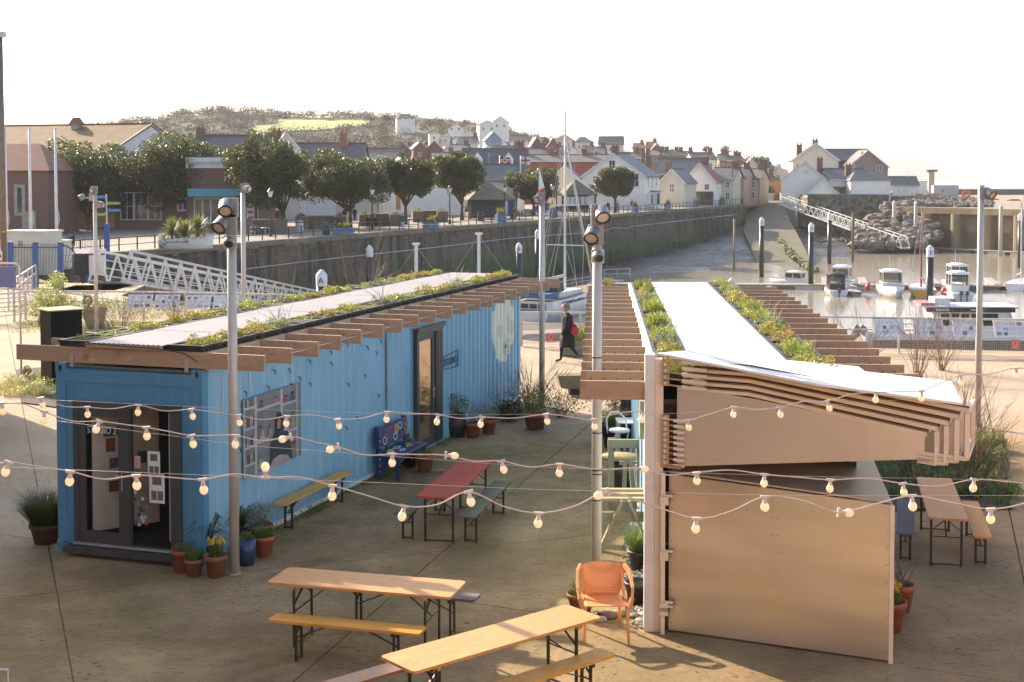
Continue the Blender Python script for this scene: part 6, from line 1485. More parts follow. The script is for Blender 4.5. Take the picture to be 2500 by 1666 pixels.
ter = [XY(1905, 292), XY(1908, 286), XY(1972, 253.5), XY(2168, 247.5), XY(2180, 330), XY(1880, 330)]
tag(MB().prism(ter, -3, 1.85).build('terrace', mat('pale terrace ground', (.3, .26, .2), (.24, .21, .16), .3, .9)), 'raised ground under the cottages right of the slipway', kind='structure')
MB().prism([(0, 0), (1, 0), (1, 1)], 0, 1)
br_ = [XY(2168, 262), XY(2192, 243), (83.7, 222), (102, 196), (200, 196), (560, 260), (560, 480), XY(1900, 480), XY(1900, 331), XY(2180, 331)]
tag(MB().prism(br_, -9, -.35).build('harbour_arm', mat('harbour arm ground', (.3, .24, .17), (.22, .19, .14), .2, .9)), 'broad stone arm of the outer harbour', kind='structure')
q0, q1 = Vector((68.4, 243, 0)), Vector((100.5, 197.4, 0)); ql = (q1-q0).length
rq = empty('buttressed_quay', q0, atan2((q1-q0).y, (q1-q0).x), 'sunlit concrete quay with rounded buttresses on the right', 'quay wall')
M_conc = mat('stained quay concrete', (.32, .235, .125), (.24, .175, .1), .5, .85, 0, .3, 3, (1, 1, .4), spots=((.16, .12, .07), .4, .5, .75)); M_concd = mat('tidal concrete', (.2, .15, .09), (.14, .11, .07), .6, .85, 0, .4, 3, spots=((.1, .12, .04), .5, .55, .8))
MB().box(0, ql, .0, 1.5, -9, -3.9).build('lower_face', M_concd, rq); MB().box(0, ql, .02, 1.5, -3.9, -1.0).build('upper_face', M_conc, rq)
MB().box(-.5, ql, -1.5, 1.6, -1.0, .05).build('top_beam', M_conc, rq)
for k_ in range(8):
    x = 1.5+k_*6.1; mb = MB(); pr = [(x-.2, .0), (x-.2, -1.2)]+[(x+.7-.9*cos(a*pi/6), -1.2-.6*sin(a*pi/6)) for a in range(7)]+[(x+1.6, -1.2), (x+1.6, 0)]
    mb.prism(pr, -9, -1.003).build('buttress', M_conc, rq)
for u, Y, zt, lb in ((2183, 236, .9, 'slim white post among the boulders'), (2236, 232, .9, 'white post at the left end of the buttressed quay'), (2444, 216, .6, 'pale post with a strut on the buttressed quay')):
    g = XY(u, Y); o = empty('quay_post', (g[0], g[1], -8), 0, lb, 'post'); MB().cyl(0, 0, 0, 8+zt, .3, 10).build('shaft', mat('cream post', (.5, .44, .36), (.4, .34, .28), 1), o); MB().lathe([(.3, 8+zt), (0, 8.4+zt)], 10).build('cap', M_white, o)
for u, Y, lb in ((2421, 330, 'left red harbour lantern on its post'), (2475, 320, 'right red harbour lantern on its post')):
    g = XY(u, Y); o = empty('harbour_lantern', (g[0], g[1], -5), 0, lb, 'signal lantern'); MB().box(-.7, .7, -.7, .7, 0, 3.5).build('column', M_stone, o); MB().box(-1.1, 1.1, -.6, .6, 3.5, 5.0).box(-1.7, 1.7, -.5, .5, 4.2, 4.8).build('lantern', M_red, o)
o = empty('lifebuoy_stand', (XY(2358, 340)[0], 340, -1), 0, 'orange lifebuoy on a stand by the breakwater', 'lifebuoy'); MB().bar((0, 0, 0), (0, 0, 1.5), .15).build('post', M_white, o); MB().lathe([(.5, -.15), (1.25, 0), (.5, .15)], 16, mx=Matrix.Translation((0, -.2, 2.0)) @ Matrix.Rotation(pi/2, 4, 'X')).build('ring', mat('orange lifebuoy'  , (.7, .15, .05)), o)
o = empty('breakwater', (XY(2275, 420)[0], 420, -9), radians(-1), 'long low stone breakwater at the foot of the sky on the right', 'breakwater')
MB().box(0, 260, 0, 5, 0, 10.0).build('wall', M_wallr, o); MB().box(-2, 262, -.4, 5.2, 10.0, 10.4).build('coping', M_cope, o)
MB().box(10, 262, -22, -8, 0, 7.4).build('lower_quay', M_wallr2, o); MB().box(10, 262, -22.3, -8, 7.4, 8.1).build('pale_deck', mat('pale quay deck', (.45, .4, .33)), o)
o = empty('ramp_wall', (XY(2365, 300)[0], 300, -6), radians(-14), 'low pale ramp wall between the quay and breakwater', 'ramp wall'); MB().box(0, 60, 0, 3, 0, 4.9).build('wall', M_conc, o)
# boulders
ra = empty('rock_armour', (62, 236, -7), 0, 'sloping bank of big grey boulders between the bastion and the quay', 'rock bank')
cnt = 0
for i in range(900):
    u = rk.uniform(2085, 2290); v = rk.uniform(497, 600)
    topv = 497+max(0, (2180-u))*.55
    if v < topv or (u > 2215 and v < 520) or (u < 2120 and v < 560): continue
    f = (v-497)/103; Y = 244-f*20; g = PY(u, v, Y)
    if cnt >= 230: break
    boulder(MB(), (g.x-62, g.y-236, g.z+7), rk.uniform(.75, 1.35), rk, 0, .75).build('boulder', M_rock, ra); cnt += 1
mb = MB()
for i in range(2600):
    u = rk.uniform(2060, 2420); Y = rk.uniform(252, 325); x = (u-1250)/FL*Y; z = -.3+1.5*exp(-((u-2260)/90)**2)*(1-abs(Y-295)/50)+rk.uniform(-.2, .3)
    boulder(mb, (x, Y, z), rk.uniform(.3, .75), rk, 0, .7)
tag(mb.build('rubble_mound', M_rock), 'low mound of grey rubble stretching behind the quay', kind='stuff')
mb = MB()
for i in range(700):
    u = rk.uniform(1985, 2230); g = G(u, rk.uniform(586, 606), -7.1); boulder(mb, (g.x, g.y, mudz(g.x, g.y)+.1), rk.uniform(.15, .5), rk)
tag(mb.build('shore_rubble', M_rock), 'weedy rubble along the waterline under the far gangway', kind='stuff')
# ================================================================ houses
RW = random.Random(21)
M_frame = mat('white window frame', (.72, .72, .7), (.66, .66, .64), 4)
_wc = {}
def window(o, x, y, z, w_, h_, face=0, dark=False, L_=0):
    """face 0: front (-y); 1: right (+x); 2: left (-x)"""
    key = (round(w_, 2), round(h_, 2), dark); rot = {0: 0, 1: pi/2, 2: -pi/2}[face]
    if key not in _wc:
        f = MB(); t_ = .09
        f.box(-w_/2, w_/2, -.06, .03, 0, t_).box(-w_/2, w_/2, -.06, .03, h_-t_, h_).box(-w_/2, -w_/2+t_, -.058, .03, t_, h_-t_).box(w_/2-t_, w_/2, -.058, .03, t_, h_-t_).box(-.035, .035, -.05, .03, t_, h_-t_).box(-w_/2+t_, w_/2-t_, -.048, .03, h_*.5-.03, h_*.5+.03)
        fo = f.build('window', M_dark if dark else M_frame, o); p = MB().box(-w_/2+t_*.8, w_/2-t_*.8, -.03, .02, t_*.8, h_-t_*.8).build('pane', M_glass, fo); _wc[key] = (fo.data, p.data)
    else:
        a, b_ = _wc[key]; fo = link('window', a, o); p = link('pane', b_, fo)
    fo.location = (x, y, z); fo.rotation_euler = (0, 0, rot)
def house(name, label, u, Y, w_, d, zb, ze, zr, wall, roof, axis='x', rz=0, win=(), chim=(), hip=0, over=.3, cat='house', sidewin=(), leftwin=(), stack=None):
    g = XY(u, Y); o = empty(name, (g[0], g[1], zb), radians(rz), label, cat); he, hr = ze-zb, zr-zb
    mb = MB(); hw_ = w_/2
    mb.box(-hw_, hw_, 0, d, -8, he)
    if not hip:
        if axis == 'x': mb.extr([(-hw_, .01, he), (-hw_, d-.01, he), (-hw_, d/2, hr-.12)], (w_, 0, 0))
        else: mb.extr([(-hw_+.01, 0, he), (hw_-.01, 0, he), (0, 0, hr-.12)], (0, d, 0))
    mb.build('wall', wall, o)
    r = MB(); q = over; sl = (hr-he)
    if hip:
        a = [(-hw_-q, -q, he), (hw_+q, -q, he), (hw_+q, d+q, he), (-hw_-q, d+q, he)]
        if axis == 'x': t_ = [(-hw_+hip, d/2, hr), (hw_-hip, d/2, hr)]; r.add(a+t_, [(0, 1, 5, 4), (1, 2, 5), (2, 3, 4, 5), (3, 0, 4), (3, 2, 1, 0)])
        else: t_ = [(0, hip, hr), (0, d-hip, hr)]; r.add(a+t_, [(0, 1, 4), (1, 2, 5, 4), (2, 3, 5), (3, 0, 4, 5), (3, 2, 1, 0)])
    elif axis == 'x':
        k_ = sl/(d/2); r.extr([(-hw_-q, -q, he-q*k_), (-hw_-q, d/2, hr), (-hw_-q, d/2, hr-.14), (-hw_-q, -q, he-q*k_-.12)], (w_+2*q, 0, 0)); r.extr([(-hw_-q, d/2+.001, hr), (-hw_-q, d+q, he-q*k_), (-hw_-q, d+q, he-q*k_-.12), (-hw_-q, d/2+.001, hr-.14)], (w_+2*q, 0, 0))
    else:
        k_ = sl/hw_; r.extr([(-hw_-q, -q, he-q*k_), (0, -q, hr), (0, -q, hr-.14), (-hw_-q, -q, he-q*k_-.12)], (0, d+2*q, 0)); r.extr([(.001, -q, hr), (hw_+q, -q, he-q*k_), (hw_+q, -q, he-q*k_-.12), (.001, -q, hr-.14)], (0, d+2*q, 0))
    ro = r.build('roof', roof, o)
    if not hip and Y < 480:
        if axis == 'x': MB().bar((-hw_-q, d/2, hr+.03), (hw_+q, d/2, hr+.03), .22, .12).build('ridge_tiles', M_tile if RW.random() < .5 else M_slate2, o); MB().bar((-hw_, -q-.05, he-q*k_-.06), (hw_, -q-.05, he-q*k_-.06), .12, .1).bar((hw_-.15, -.06, 0), (hw_-.15, -.06, he-.1), .08).build('gutter', M_dark if RW.random() < .5 else M_frame, o)
        else: MB().bar((0, -q, hr+.03), (0, d+q, hr+.03), .22, .12).build('ridge_tiles', M_tile if RW.random() < .5 else M_slate2, o)
        if RW.random() < .45: MB().bar((hw_*.5, d*.4, he), (hw_*.5, d*.4, hr+1.6), .05).bar((hw_*.5-.5, d*.4, hr+1.4), (hw_*.5+.5, d*.4, hr+1.4), .04).bar((hw_*.5-.3, d*.4, hr+1.1), (hw_*.5+.3, d*.4, hr+1.1), .04).build('aerial', M_galv, o)
    if not hip and axis == 'y' and Y < 300: MB().bar((-hw_-q, -q-.02, he-q*k_-.1), (0, -q-.02, hr-.08), .05, .2).bar((hw_+q, -q-.02, he-q*k_-.1), (0, -q-.02, hr-.08), .05, .2).build('barge_board', M_frame, o)
    for x, y, hh in chim:
        zt = hr if ((axis == 'x' and abs(y-d/2) < .1) or (axis == 'y' and abs(x) < .1)) else (he+hr)/2
        c = MB().box(x-.55, x+.55, y-.4, y+.4, zt-1.5, zt+hh).box(x-.62, x+.62, y-.47, y+.47, zt+hh, zt+hh+.15).build('chimney', stack or M_brick, o)
        for px in (-.3, .3): MB().cyl(x+px, y, zt+hh+.15, zt+hh+.6, .14, 8).build('chimney_pot', M_terra, c)
    for x, z, a, b_ in win: window(o, x, 0, z, a, b_)
    for y, z, a, b_ in sidewin: window(o, hw_, y, z, a, b_, 1)
    for y, z, a, b_ in leftwin: window(o, -hw_, y, z, a, b_, 2)
    return o
def Zv(v, Y): return H+(V0-v)*Y/FL
def row(n, w_, z, a=1.0, b_=1.4): return [(-w_/2+w_*(i+.5)/n, z, a, b_) for i in range(n)]
# left: hall, tiled hut, brick block
house('village_hall', 'big hall with a long mossy brown roof and white gable, upper left', -129, 157, 44, 17, 0, 8.0, 11.6, M_brick, M_moss, 'x', -19, chim=())
o = empty('roof_vent', PY(187, 309, 160), D(-19), 'small pyramid topped vent turret on the hall roof', 'roof vent'); o.scale = (.5, .5, .5); MB().box(-.9, .9, -.9, .9, -2.2, .5).build('base', M_stone, o); MB().add([(-1.3, -1.3, .5), (1.3, -1.3, .5), (1.3, 1.3, .5), (-1.3, 1.3, .5), (-.6, -.6, 2.1), (.6, -.6, 2.1), (.6, .6, 2.1), (-.6, .6, 2.1)], [(0, 1, 5, 4), (1, 2, 6, 5), (2, 3, 7, 6), (3, 0, 4, 7), (4, 5, 6, 7), (0, 3, 2, 1)]).build('cap', M_tile, o)
hall = bpy.data.objects['village_hall']; MB().extr([(22.02, .2, 7.2), (22.02, 16.8, 7.2), (22.02, 16.8, 7.9), (22.02, 8.5, 11.2), (22.02, .2, 7.9)], (.06, 0, 0)).build('white_gable_boarding', mat('pale grey boarding', (.7, .69, .66), (.64, .63, .6), 1), hall)
MB().bar((22.15, -.4, 7.75), (22.15, 8.5, 11.5), .1, .3).bar((22.15, 17.4, 7.75), (22.15, 8.5, 11.5), .1, .3).build('barge_board', M_frame, hall)
th = house('tiled_annexe', 'red brick annexe with red tiled hipped roof and tall narrow window at far left', 12, 126, 8.0, 9, 0, 6.0, 8.6, M_brick, M_tile, 'x', 0, hip=2.2)
MB().box(.9, 1.9, -.08, .0, 1.8, 4.7).build('stone_surround', M_stone, th); MB().box(1.2, 1.6, -.1, -.07, 2.1, 4.4).build('window', M_glass, th)
MB().box(1.6, 2.9, -.15, 0, .6, 2.2).build('notice_board', M_stone, th)
bh = house('brick_visitor_hall', 'long single storey red brick hall with shop windows behind the first trees', 395, 141, 20, 10, 0, 6.2, 6.5, M_brick, M_slate, 'x', 0)
MB().box(-10.1, 10.1, -.15, .0, 5.7, 6.5).build('parapet', M_white, bh)
for i in range(3): window(bh, -3.6+1.45*i, -.05, .9, 1.4, 2.9)
MB().box(-4.4, 0, -.5, -.05, 0, .85).build('brick_plinth', M_brick, bh); MB().box(-7.2, -4.9, -.05, 0, 0, 3.2).build('arched_doorway', mat('pale timber door', (.35, .24, .13)), bh)
MB().box(1.6, 4.0, -.08, 0, 1.8, 3.2).build('notice_window', M_white, bh)
for k_, c in enumerate(((.5, .08, .06), (.1, .15, .4), (.6, .5, .1), (.5, .08, .06))): MB().box(1.8+.5*k_, 2.15+.5*k_, -.12, -.08, 2.0, 3.0).build('notice', mat('notice %d' % k_, c), bh)
bw = house('brick_shop_block', 'red brick block with white parapet and turquoise canopy behind the third tree', 545, 139, 7.5, 9, 0, 7.0, 7.2, M_brick, M_slate, 'x', 0)
MB().box(-3.8, 3.8, -.12, 0, 6.3, 7.4).build('parapet', M_white, bw); MB().box(-3.3, 3.4, -1.4, 0, 3.4, 4.2).build('canopy', mat('turquoise canopy', (.12, .4, .45), (.1, .34, .4)), bw)
MB().box(-3.0, .5, -.06, 0, .6, 3.3).build('glazed_entrance', M_frame, bw)
for i in range(4): MB().box(-2.9+.85*i, -2.2+.85*i, -.09, -.06, .8, 3.1).build('pane', M_glass, bw)
MB().box(2.4, 3.2, -.12, 0, 1.0, 3.2).build('red_striped_panel', M_white, bw)
for i in range(4): MB().box(2.5, 3.1, -.14, -.12, 1.1+.55*i, 1.35+.55*i).build('red_stripe', M_red, bw)
house('slate_house', 'dark slate roofed house behind the brick block', 555, 172, 9, 8, 0, 7.8, 10.8, M_stone, M_slate, 'x', 0, chim=((-4.2, 4, .7),), stack=M_brick2)
house('white_gable_house', 'narrow white gabled house with a tall brick chimney behind the third tree', 700, 186, 5, 8, 0, 8.5, 11.5, M_render, M_slate, 'y', 12, chim=((-1.2, 2, 1.6),))
house('green_slate_house', 'slate roofed house with twin orange chimney pots behind the fourth tree', 798, 190, 10, 8, 0, 7.5, 10.2, M_cream, M_slate2, 'x', 0, chim=((2.0, 3.6, 2.6),), stack=mat('orange brick', (.42, .16, .07)))
house('low_slate_house', 'low mossy slate roof right of the twin chimney', 905, 205, 9, 8, 0, 7.6, 9.8, M_render, M_slate2, 'x', 0)
house('dormer_slate_house', 'dark slate roof with small gables behind the fifth tree', 930, 190, 8, 6, 0, 6.0, 8.6, M_render, M_slate, 'y', 0)
house('dark_gable_house', 'dark gabled slate roof left of the fifth tree crown', 985, 196, 6, 7, 0, 5.8, 8.4, M_render, M_slate, 'y', 10)
cw = house('cream_garage', 'cream rendered garage with wide white door under the trees', 762, 172, 17, 6, 0, 4.2, 4.4, M_cream, M_slate, 'x', 0, cat='building')
MB().box(-1.5, 3.0, -.06, 0, .2, 2.9).build('wide_door', M_white, cw); MB().box(-1.7, 3.2, -.1, 0, 2.9, 3.3).build('dark_lintel', M_dark, cw); MB().box(-8.6, -4.4, -8, -7.6, 0, 1.3).build('low_wall', M_cream, cw)
MB().box(-4.3, -2.4, -7.9, -7.8, .2, 1.3).build('timber_gate', M_tim, cw)
wh = house('long_white_building', 'long white building with a blue door behind the fifth and sixth trees', 1040, 190, 26, 8, 0, 5.0, 7.2, M_render, M_slate, 'x', 8, win=[(-10, 1.5, 1, 1.8), (-7, 1.2, 1.2, 2.2), (8.2, 1.8, 1.6, 1.2), (10.3, 1.8, 1.2, 1.2)])
MB().box(11.6, 12.6, -.06, 0, 0, 2.3).build('blue_door', mat('blue door', (.03, .12, .4)), wh); MB().box(-4.2, -3.6, -.06, 0, .8, 3).build('orange_banner', mat('orange banner', (.55, .25, .08)), wh)
dn_ = house('dormer_house', 'dark slate roofed white house with two white dormers left of the flags', 1205, 218, 10, 8, 0, 6.3, 10.0, M_render, M_slate, 'x', 0, win=row(4, 9, 1.2)+row(4, 9, 3.9), chim=((4.4, 4, .9),))
for x in (-2.6, 2.4): MB().box(x-.8, x+.8, .6, 2.5, 6.8, 8.2).extr([(x-.9, .5, 8.2), (x+.9, .5, 8.2), (x, .5, 9.3)], (0, 2.5, 0)).build('dormer', M_render, dn_); window(dn_, x, .58, 6.95, .9, 1.1)
house('blue_trim_house', 'small white house with blue framed windows in front of the dormer house', 1222, 204, 7, 6, 0, 3.8, 6.4, M_render, M_slate, 'x', 0, hip=2, win=row(3, 6, 1.2))
house('dark_slate_cottage', 'dark slate cottage behind the sixth tree', 1165, 210, 7, 7, 0, 4.5, 7.5, M_render, M_slate, 'y', 0, win=row(2, 6, 2))
house('red_brick_terrace', 'long dark red brick terrace behind the yacht mast', 1385, 262, 19, 9, 0, 8.3, 9.7, mat('dark red wall', (.28, .07, .05), (.22, .06, .045), 1), M_slate2, 'x', 0, chim=((-8, 4.5, .9), (-3, 4.5, .9), (3.5, 4.5, .9)))
house('low_gable_cottage', 'pale cottage with dark open gable left of the big white house', 1378, 240, 6, 7, 0, 4.6, 7.4, M_cream, M_slate, 'y', -8)
# the big white house and its neighbours on the quay
mw = house('big_white_house', 'large white rendered house with broad gable and sash windows at the quay', 1497, 222, 10.6, 10, 0, 5.6, 9.3, M_render, M_slate, 'y', -20, win=[(-.2, 6.3, 1.1, 1.8), (3.7, 3.7, 1.3, 2.2)], stack=M_brick2, chim=((0, 1.2, 1.0),))
for z, hh in ((3.6, 2.1),):
    for y in (2.2, 5.0, 7.8): window(mw, 5.3, y, z, .75, hh, 1)
bay = MB().box(5.3, 6.4, 3.6, 6.0, .5, 2.9).build('bay_window', M_frame, mw); MB().box(6.38, 6.42, 3.8, 5.8, .9, 2.7).build('pane', M_glass, bay); MB().box(5.3, 6.6, 3.4, 6.2, 2.9, 3.05).build('bay_roof', M_slate, bay)
bay = MB().box(5.3, 6.1, 1.0, 2.4, .5, 2.7).build('bay_window', M_frame, mw); MB().box(6.08, 6.12, 1.2, 2.2, .9, 2.5).build('pane', M_glass, bay)
MB().box(-9, -5.3, .5, 9, 0, 2.6).extr([(-9, .5, 2.6), (-5.3, .5, 2.6), (-5.3, .5, 5.0)], (0, 8.5, 0)).build('lean_to', M_cream, mw)
house('cream_side_house', 'cream house with a dark sloping roof right of the big white house', 1640, 240, 4.5, 10, 0, 4.5, 6.8, M_cream, M_slate, 'y', -20, win=[(0, 2.6, .9, 1.5)], chim=((-1.3, 3, 2.0),), stack=M_brick2)
house('slate_backhouse', 'slate roofed red gabled house behind the cream side house', 1655, 262, 8, 9, 0, 6.0, 9.0, M_brick, M_slate, 'x', -10)
pub = house('white_pub', 'white gabled building with a black shopfront by the quay', 1707, 252, 5.9, 12, 0, 4.6, 8.0, M_render, M_tile, 'y', -15, win=[(1.4, 2.9, .9, 1.1), (-1.6, 1.0, .8, 1.4)], chim=((0, 6, .8), (0, 10, .9)))
MB().box(-.7, 2.6, -.25, .0, .1, 2.6).build('shopfront', M_black, pub); MB().box(-.3, 2.2, -.28, -.24, .8, 2.1).build('shop_window', M_glass, pub); MB().box(-2.4, -1.0, -.5, 0, 2.7, 4.0).build('oriel', M_frame, pub)
MB().box(-2.5, -.9, -.6, .1, 4.0, 4.2).extr([(-2.5, -.6, 4.2), (-.9, -.6, 4.2), (-1.7, -.1, 4.8)], (0, .4, 0)).build('oriel_roof', M_slate, pub)
for i, (u, Y, w_, zr, m_, ro, lb) in enumerate(((1762, 262, 4.5, 7.2, M_cream, M_slate, 'cream terraced house just right of the white pub'), (1790, 268, 4.6, 7.2, mat('pink render', (.45, .33, .28)), M_slate, 'pinkish terraced house in the quayside row'), (1822, 274, 5.4, 7.0, mat('sand render', (.5, .42, .28)), M_slate2, 'sand coloured end house of the quayside row with lamps'))):
    house('terraced_house', lb, u, Y, w_, 9, 0, 5.0, zr, m_, ro, 'x', -22, win=row(2, w_, 3.2, .8, 1.2)+row(2, w_, .9, .8, 1.4), chim=((w_/2-.6, 4.5, .8),))
house('white_back_cottage', 'white gabled cottage peeping between terrace and orange house', 1858, 300, 6, 8, 0, 4.2, 7.2, M_render, M_slate, 'y', -10, win=[(0, 2.4, .9, 1)], chim=((-1, 2, 1),))
oh = house('orange_market_house', 'square orange house with hipped roof, arched window and little cupola', 1884, 298, 4.9, 5, 0, 4.5, 5.8, mat('orange stone', (.45, .23, .1), (.4, .2, .09), .8), M_slate2, 'x', -6, hip=2.3)
MB().add([(.9*cos(a*pi/6)-.2, -.06, 2.6+.7*sin(a*pi/6)*1.2) for a in range(7)]+[(-1.1, -.06, 1.8), (.7, -.06, 1.8)][:2][::1], [tuple(range(7))+(7, 8)]).build('arched_window', M_glass, oh); MB().box(-.9, .5, -.5, 0, 1.3, 1.6).build('door_canopy', M_white, oh)
MB().box(-.7, .4, -.08, 0, 0, 1.25).build('door', M_frame, oh)
cu_ = MB().box(-.5, .5, 1.9, 2.9, 5.2, 6.9).build('cupola', M_slate, oh); MB().add([(-.7, 1.7, 6.9), (.7, 1.7, 6.9), (.7, 3.1, 6.9), (-.7, 3.1, 6.9), (0, 2.4, 7.6)], [(0, 1, 4), (1, 2, 4), (2, 3, 4), (3, 0, 4), (3, 2, 1, 0)]).build('cupola_roof', M_slate, cu_)
# right cluster
rc = 1.85
house('white_gable_cottage', 'big plain white gable with two small windows right of the slipway', 1962, 262, 8.6, 14, rc, 5.0, 8.2, M_render, M_slate, 'y', -14, win=[(.2, 4.0, .35, .9), (.75, 4.0, .35, .9)], chim=((-1, 1.5, .6), (2.9, 5, 2.2)))
house('tall_cream_house', 'tall cream house with a wide brick stack behind the white gable', 1990, 285, 9.5, 9, rc, 9.0, 12.5, M_cream, M_slate2, 'y', -6, chim=((-3.2, 2, 1.2), (0, 1.0, .4), (1.1, 1.0, .4)))
house('low_white_wing', 'low white wing with sloping roof in front of the white gable cottage', 2010, 256, 5, 7, rc, 2.4, 5.2, M_render, M_slate, 'y', -14)
house('slate_middle_house', 'slate roofed white house with a thin red chimney in the right cluster', 2070, 262, 7.5, 8, rc, 5.0, 7.0, M_render, M_slate, 'x', 0, chim=((.2, 1, 1.5),))
house('brown_brick_house', 'tall brown brick house with a crown of chimney pots on the right', 2118, 285, 8.4, 8, rc, 7.6, 11.0, mat('brown render', (.3, .2, .15), (.25, .17, .13), .8), M_slate, 'y', 0, win=[(2.4, 4.7, 1.2, 1.2), (-3, 5, .6, 1)], chim=((-.6, 1.4, .8), (.4, 1.4, .8)), stack=M_brick2)
house('dark_roof_link', 'long dark slate roof linking the tall cream and brown houses', 2058, 292, 12, 8, rc, 9.0, 11.4, M_brick, M_slate, 'x', 0)
house('white_end_block', 'white flat fronted block above the stone wall', 2125, 258, 7.6, 6, rc, 4.6, 6.4, M_render, M_slate, 'x', 0, hip=1.5)
house('boat_shed', 'white shed with slate roof beyond the bastion', 2205, 322, 7.3, 6, -.3, 3.4, 5.4, M_render, M_slate, 'x', 0, cat='shed', win=[(-1.1, 1.8, .3, 1.0), (.2, 1.8, .3, 1.0)])
house('long_white_store', 'long bright white store behind the shed', 2212, 400, 16, 10, -.4, 4.0, 4.3, mat('bright white cladding', (.8, .78, .72), (.76, .74, .68), .3), M_white, 'x', 0, cat='store')
o = empty('store_tower', PY(2272, 480, 395), 0, 'narrow pale tower beside the white store', 'tower'); MB().box(-.8, .8, -.8, .8, -2, 7.2).build('shaft', M_stone, o); MB().box(-1.2, 1.6, -1, 1, 7.2, 7.8).build('head', M_dark, o)
o = empty('grey_container', PY(2298, 478, 390), 0, 'grey container with a faint A on its side by the breakwater', 'container'); MB().box(-2.6, 4.6, -1.2, 1.2, -1, 3.0).build('body', mat('grey container paint', (.4, .42, .4)), o); text('A', 1.6, o, (0, -1.22, 1.4), (pi/2, 0, 0), M_dark, 'letter', .01)
# hillside houses: u, ridge v, eave v, width px, Y, axis, wall, roof, name, label, chim
WR, WB_ = M_render, M_brick
M_bluer = mat('blue render', (.22, .3, .42)); 
hl = [(955, 357, 372, 42, 330, 'y', WR, M_slate, 'white gabled house left of the balcony house', 0), (985, 352, 366, 30, 335, 'y', WB_, M_tile, 'red brick house with a balcony on the lower hill', 0), (1025, 347, 362, 32, 345, 'y', WB_, M_slate, 'brick gabled house with pale windows', 0), (1060, 345, 364, 40, 350, 'y', WB_, M_slate, 'second brick gabled house on the lower hill', 0), (992, 278, 290, 44, 620, 'x', WR, M_slate2, 'lone hipped bungalow near the hilltop', 0), (1112, 303, 316, 36, 560, 'y', WR, M_white, 'white gable half hidden by scrub on the hill', 0), (1190, 294, 304, 40, 500, 'y', WR, M_slate, 'white house left of the tallest hilltop house', 0), (1222, 284, 297, 36, 500, 'y', WR, M_slate, 'tallest white house on the shoulder of the hill', 0), (1205, 322, 342, 40, 430, 'y', M_bluer, M_slate, 'pale blue gabled house below the white ones', 0), (1140, 334, 350, 46, 400, 'x', WR, M_slate, 'house with dark roof, half grey half cream', 1), (1190, 355, 372, 36, 350, 'y', WR, M_white, 'small white tented gable above the dormer house', 0), (1265, 330, 345, 40, 430, 'x', WR, M_slate, 'slate roofed terrace left of the red gables', 0), (1310, 334, 355, 26, 400, 'y', WB_, M_slate2, 'left gable of the row of red gables', 0), (1330, 335, 356, 24, 398, 'y', WB_, M_slate2, 'middle gable of the row of red gables', 0), (1350, 336, 358, 30, 395, 'y', WB_, M_slate2, 'right bright red gable with white barge boards', 0), (1375, 330, 342, 44, 470, 'x', M_cream, M_slate2, 'pale bungalow on the skyline left of the gabled white house', 0), (1425, 334, 348, 44, 470, 'x', M_cream, M_slate2, 'second pale bungalow on the skyline', 0), (1490, 333, 352, 58, 420, 'x', WR, M_slate, 'white skyline house with slate roof and central gable', 0), (1440, 356, 372, 26, 380, 'x', WB_, M_slate2, 'red terrace house with a chimney, left of the big white house', 1), (1462, 358, 374, 26, 378, 'x', WB_, M_slate2, 'second house of the short red terrace', 1), (1428, 372, 385, 40, 340, 'y', WB_, M_slate2, 'red gabled house below the short terrace', 0), (1455, 372, 385, 34, 335, 'y', WB_, M_slate2, 'orange gabled house below the short terrace', 0), (1562, 350, 362, 24, 460, 'x', WB_, M_tile, 'left house of the skyline brick terrace', 1), (1588, 346, 360, 24, 460, 'x', WB_, M_tile, 'middle house of the skyline brick terrace with big stack', 1), (1604, 350, 364, 26, 455, 'y', WB_, M_tile, 'right gabled house of the skyline brick terrace', 1)]
hl += [(1598+17*i, 366+.6*i, 378, 19, 400, 'x', mat('tan brick', (.35, .2, .12)), M_slate2, '%s house from the left in the tan brick terrace on the skyline' % ORD[i], 1) for i in range(6)]
hl += [(1720+0*i, 372, 388, 60, 330, 'x', WR, M_slate, 'slate roofed house behind the white pub', 1) for i in range(1)]
hl += [(1765+15*i, 376+2*i, 392, 18, 340, 'x', mat('tan brick'  , (.35, .2, .12)), M_slate2, '%s house from the left in the short terrace above the quayside row' % ORD[i], 1) for i in range(4)]
hl += [(1835, 386, 404, 34, 330, 'y', M_cream, M_slate, 'cream gable at the right end of the short terrace', 0), (1085, 372, 386, 50, 300, 'x', WR, M_slate, 'dark slate roof behind the sixth tree', 1), (1120, 352, 366, 40, 330, 'x', WB_, M_slate, 'dark roofed brick house left of the cream one', 1), (1240, 356, 372, 60, 330, 'x', M_cream, M_slate, 'long slate terrace above the flags', 1), (1300, 362, 378, 60, 320, 'x', M_cream, M_slate, 'long slate terrace behind the yacht mast', 1), (1535, 372, 386, 60, 300, 'x', M_brick2, M_slate2, 'dark roofed brick building behind the big white chimney', 1), (1075, 396, 410, 40, 240, 'x', WR, M_slate, 'slate roof just left of the sixth tree crown', 0), (1330, 384, 398, 70, 290, 'x', M_brick2, M_slate2, 'brown roofed terrace below the yacht mast', 1)]
hl += [(938+19*i, 360-.8*i+(i % 3)*2, 372-.8*i+(i % 3)*2, 20, 372+6*i, 'y' if i % 3 else 'x', (WB_, WR, M_cream)[i % 3], (M_slate, M_tile, M_slate2)[(i*2) % 3], '%s house from the left in the hillside row above the promenade trees' % ORD[i], i % 2) for i in range(9)]
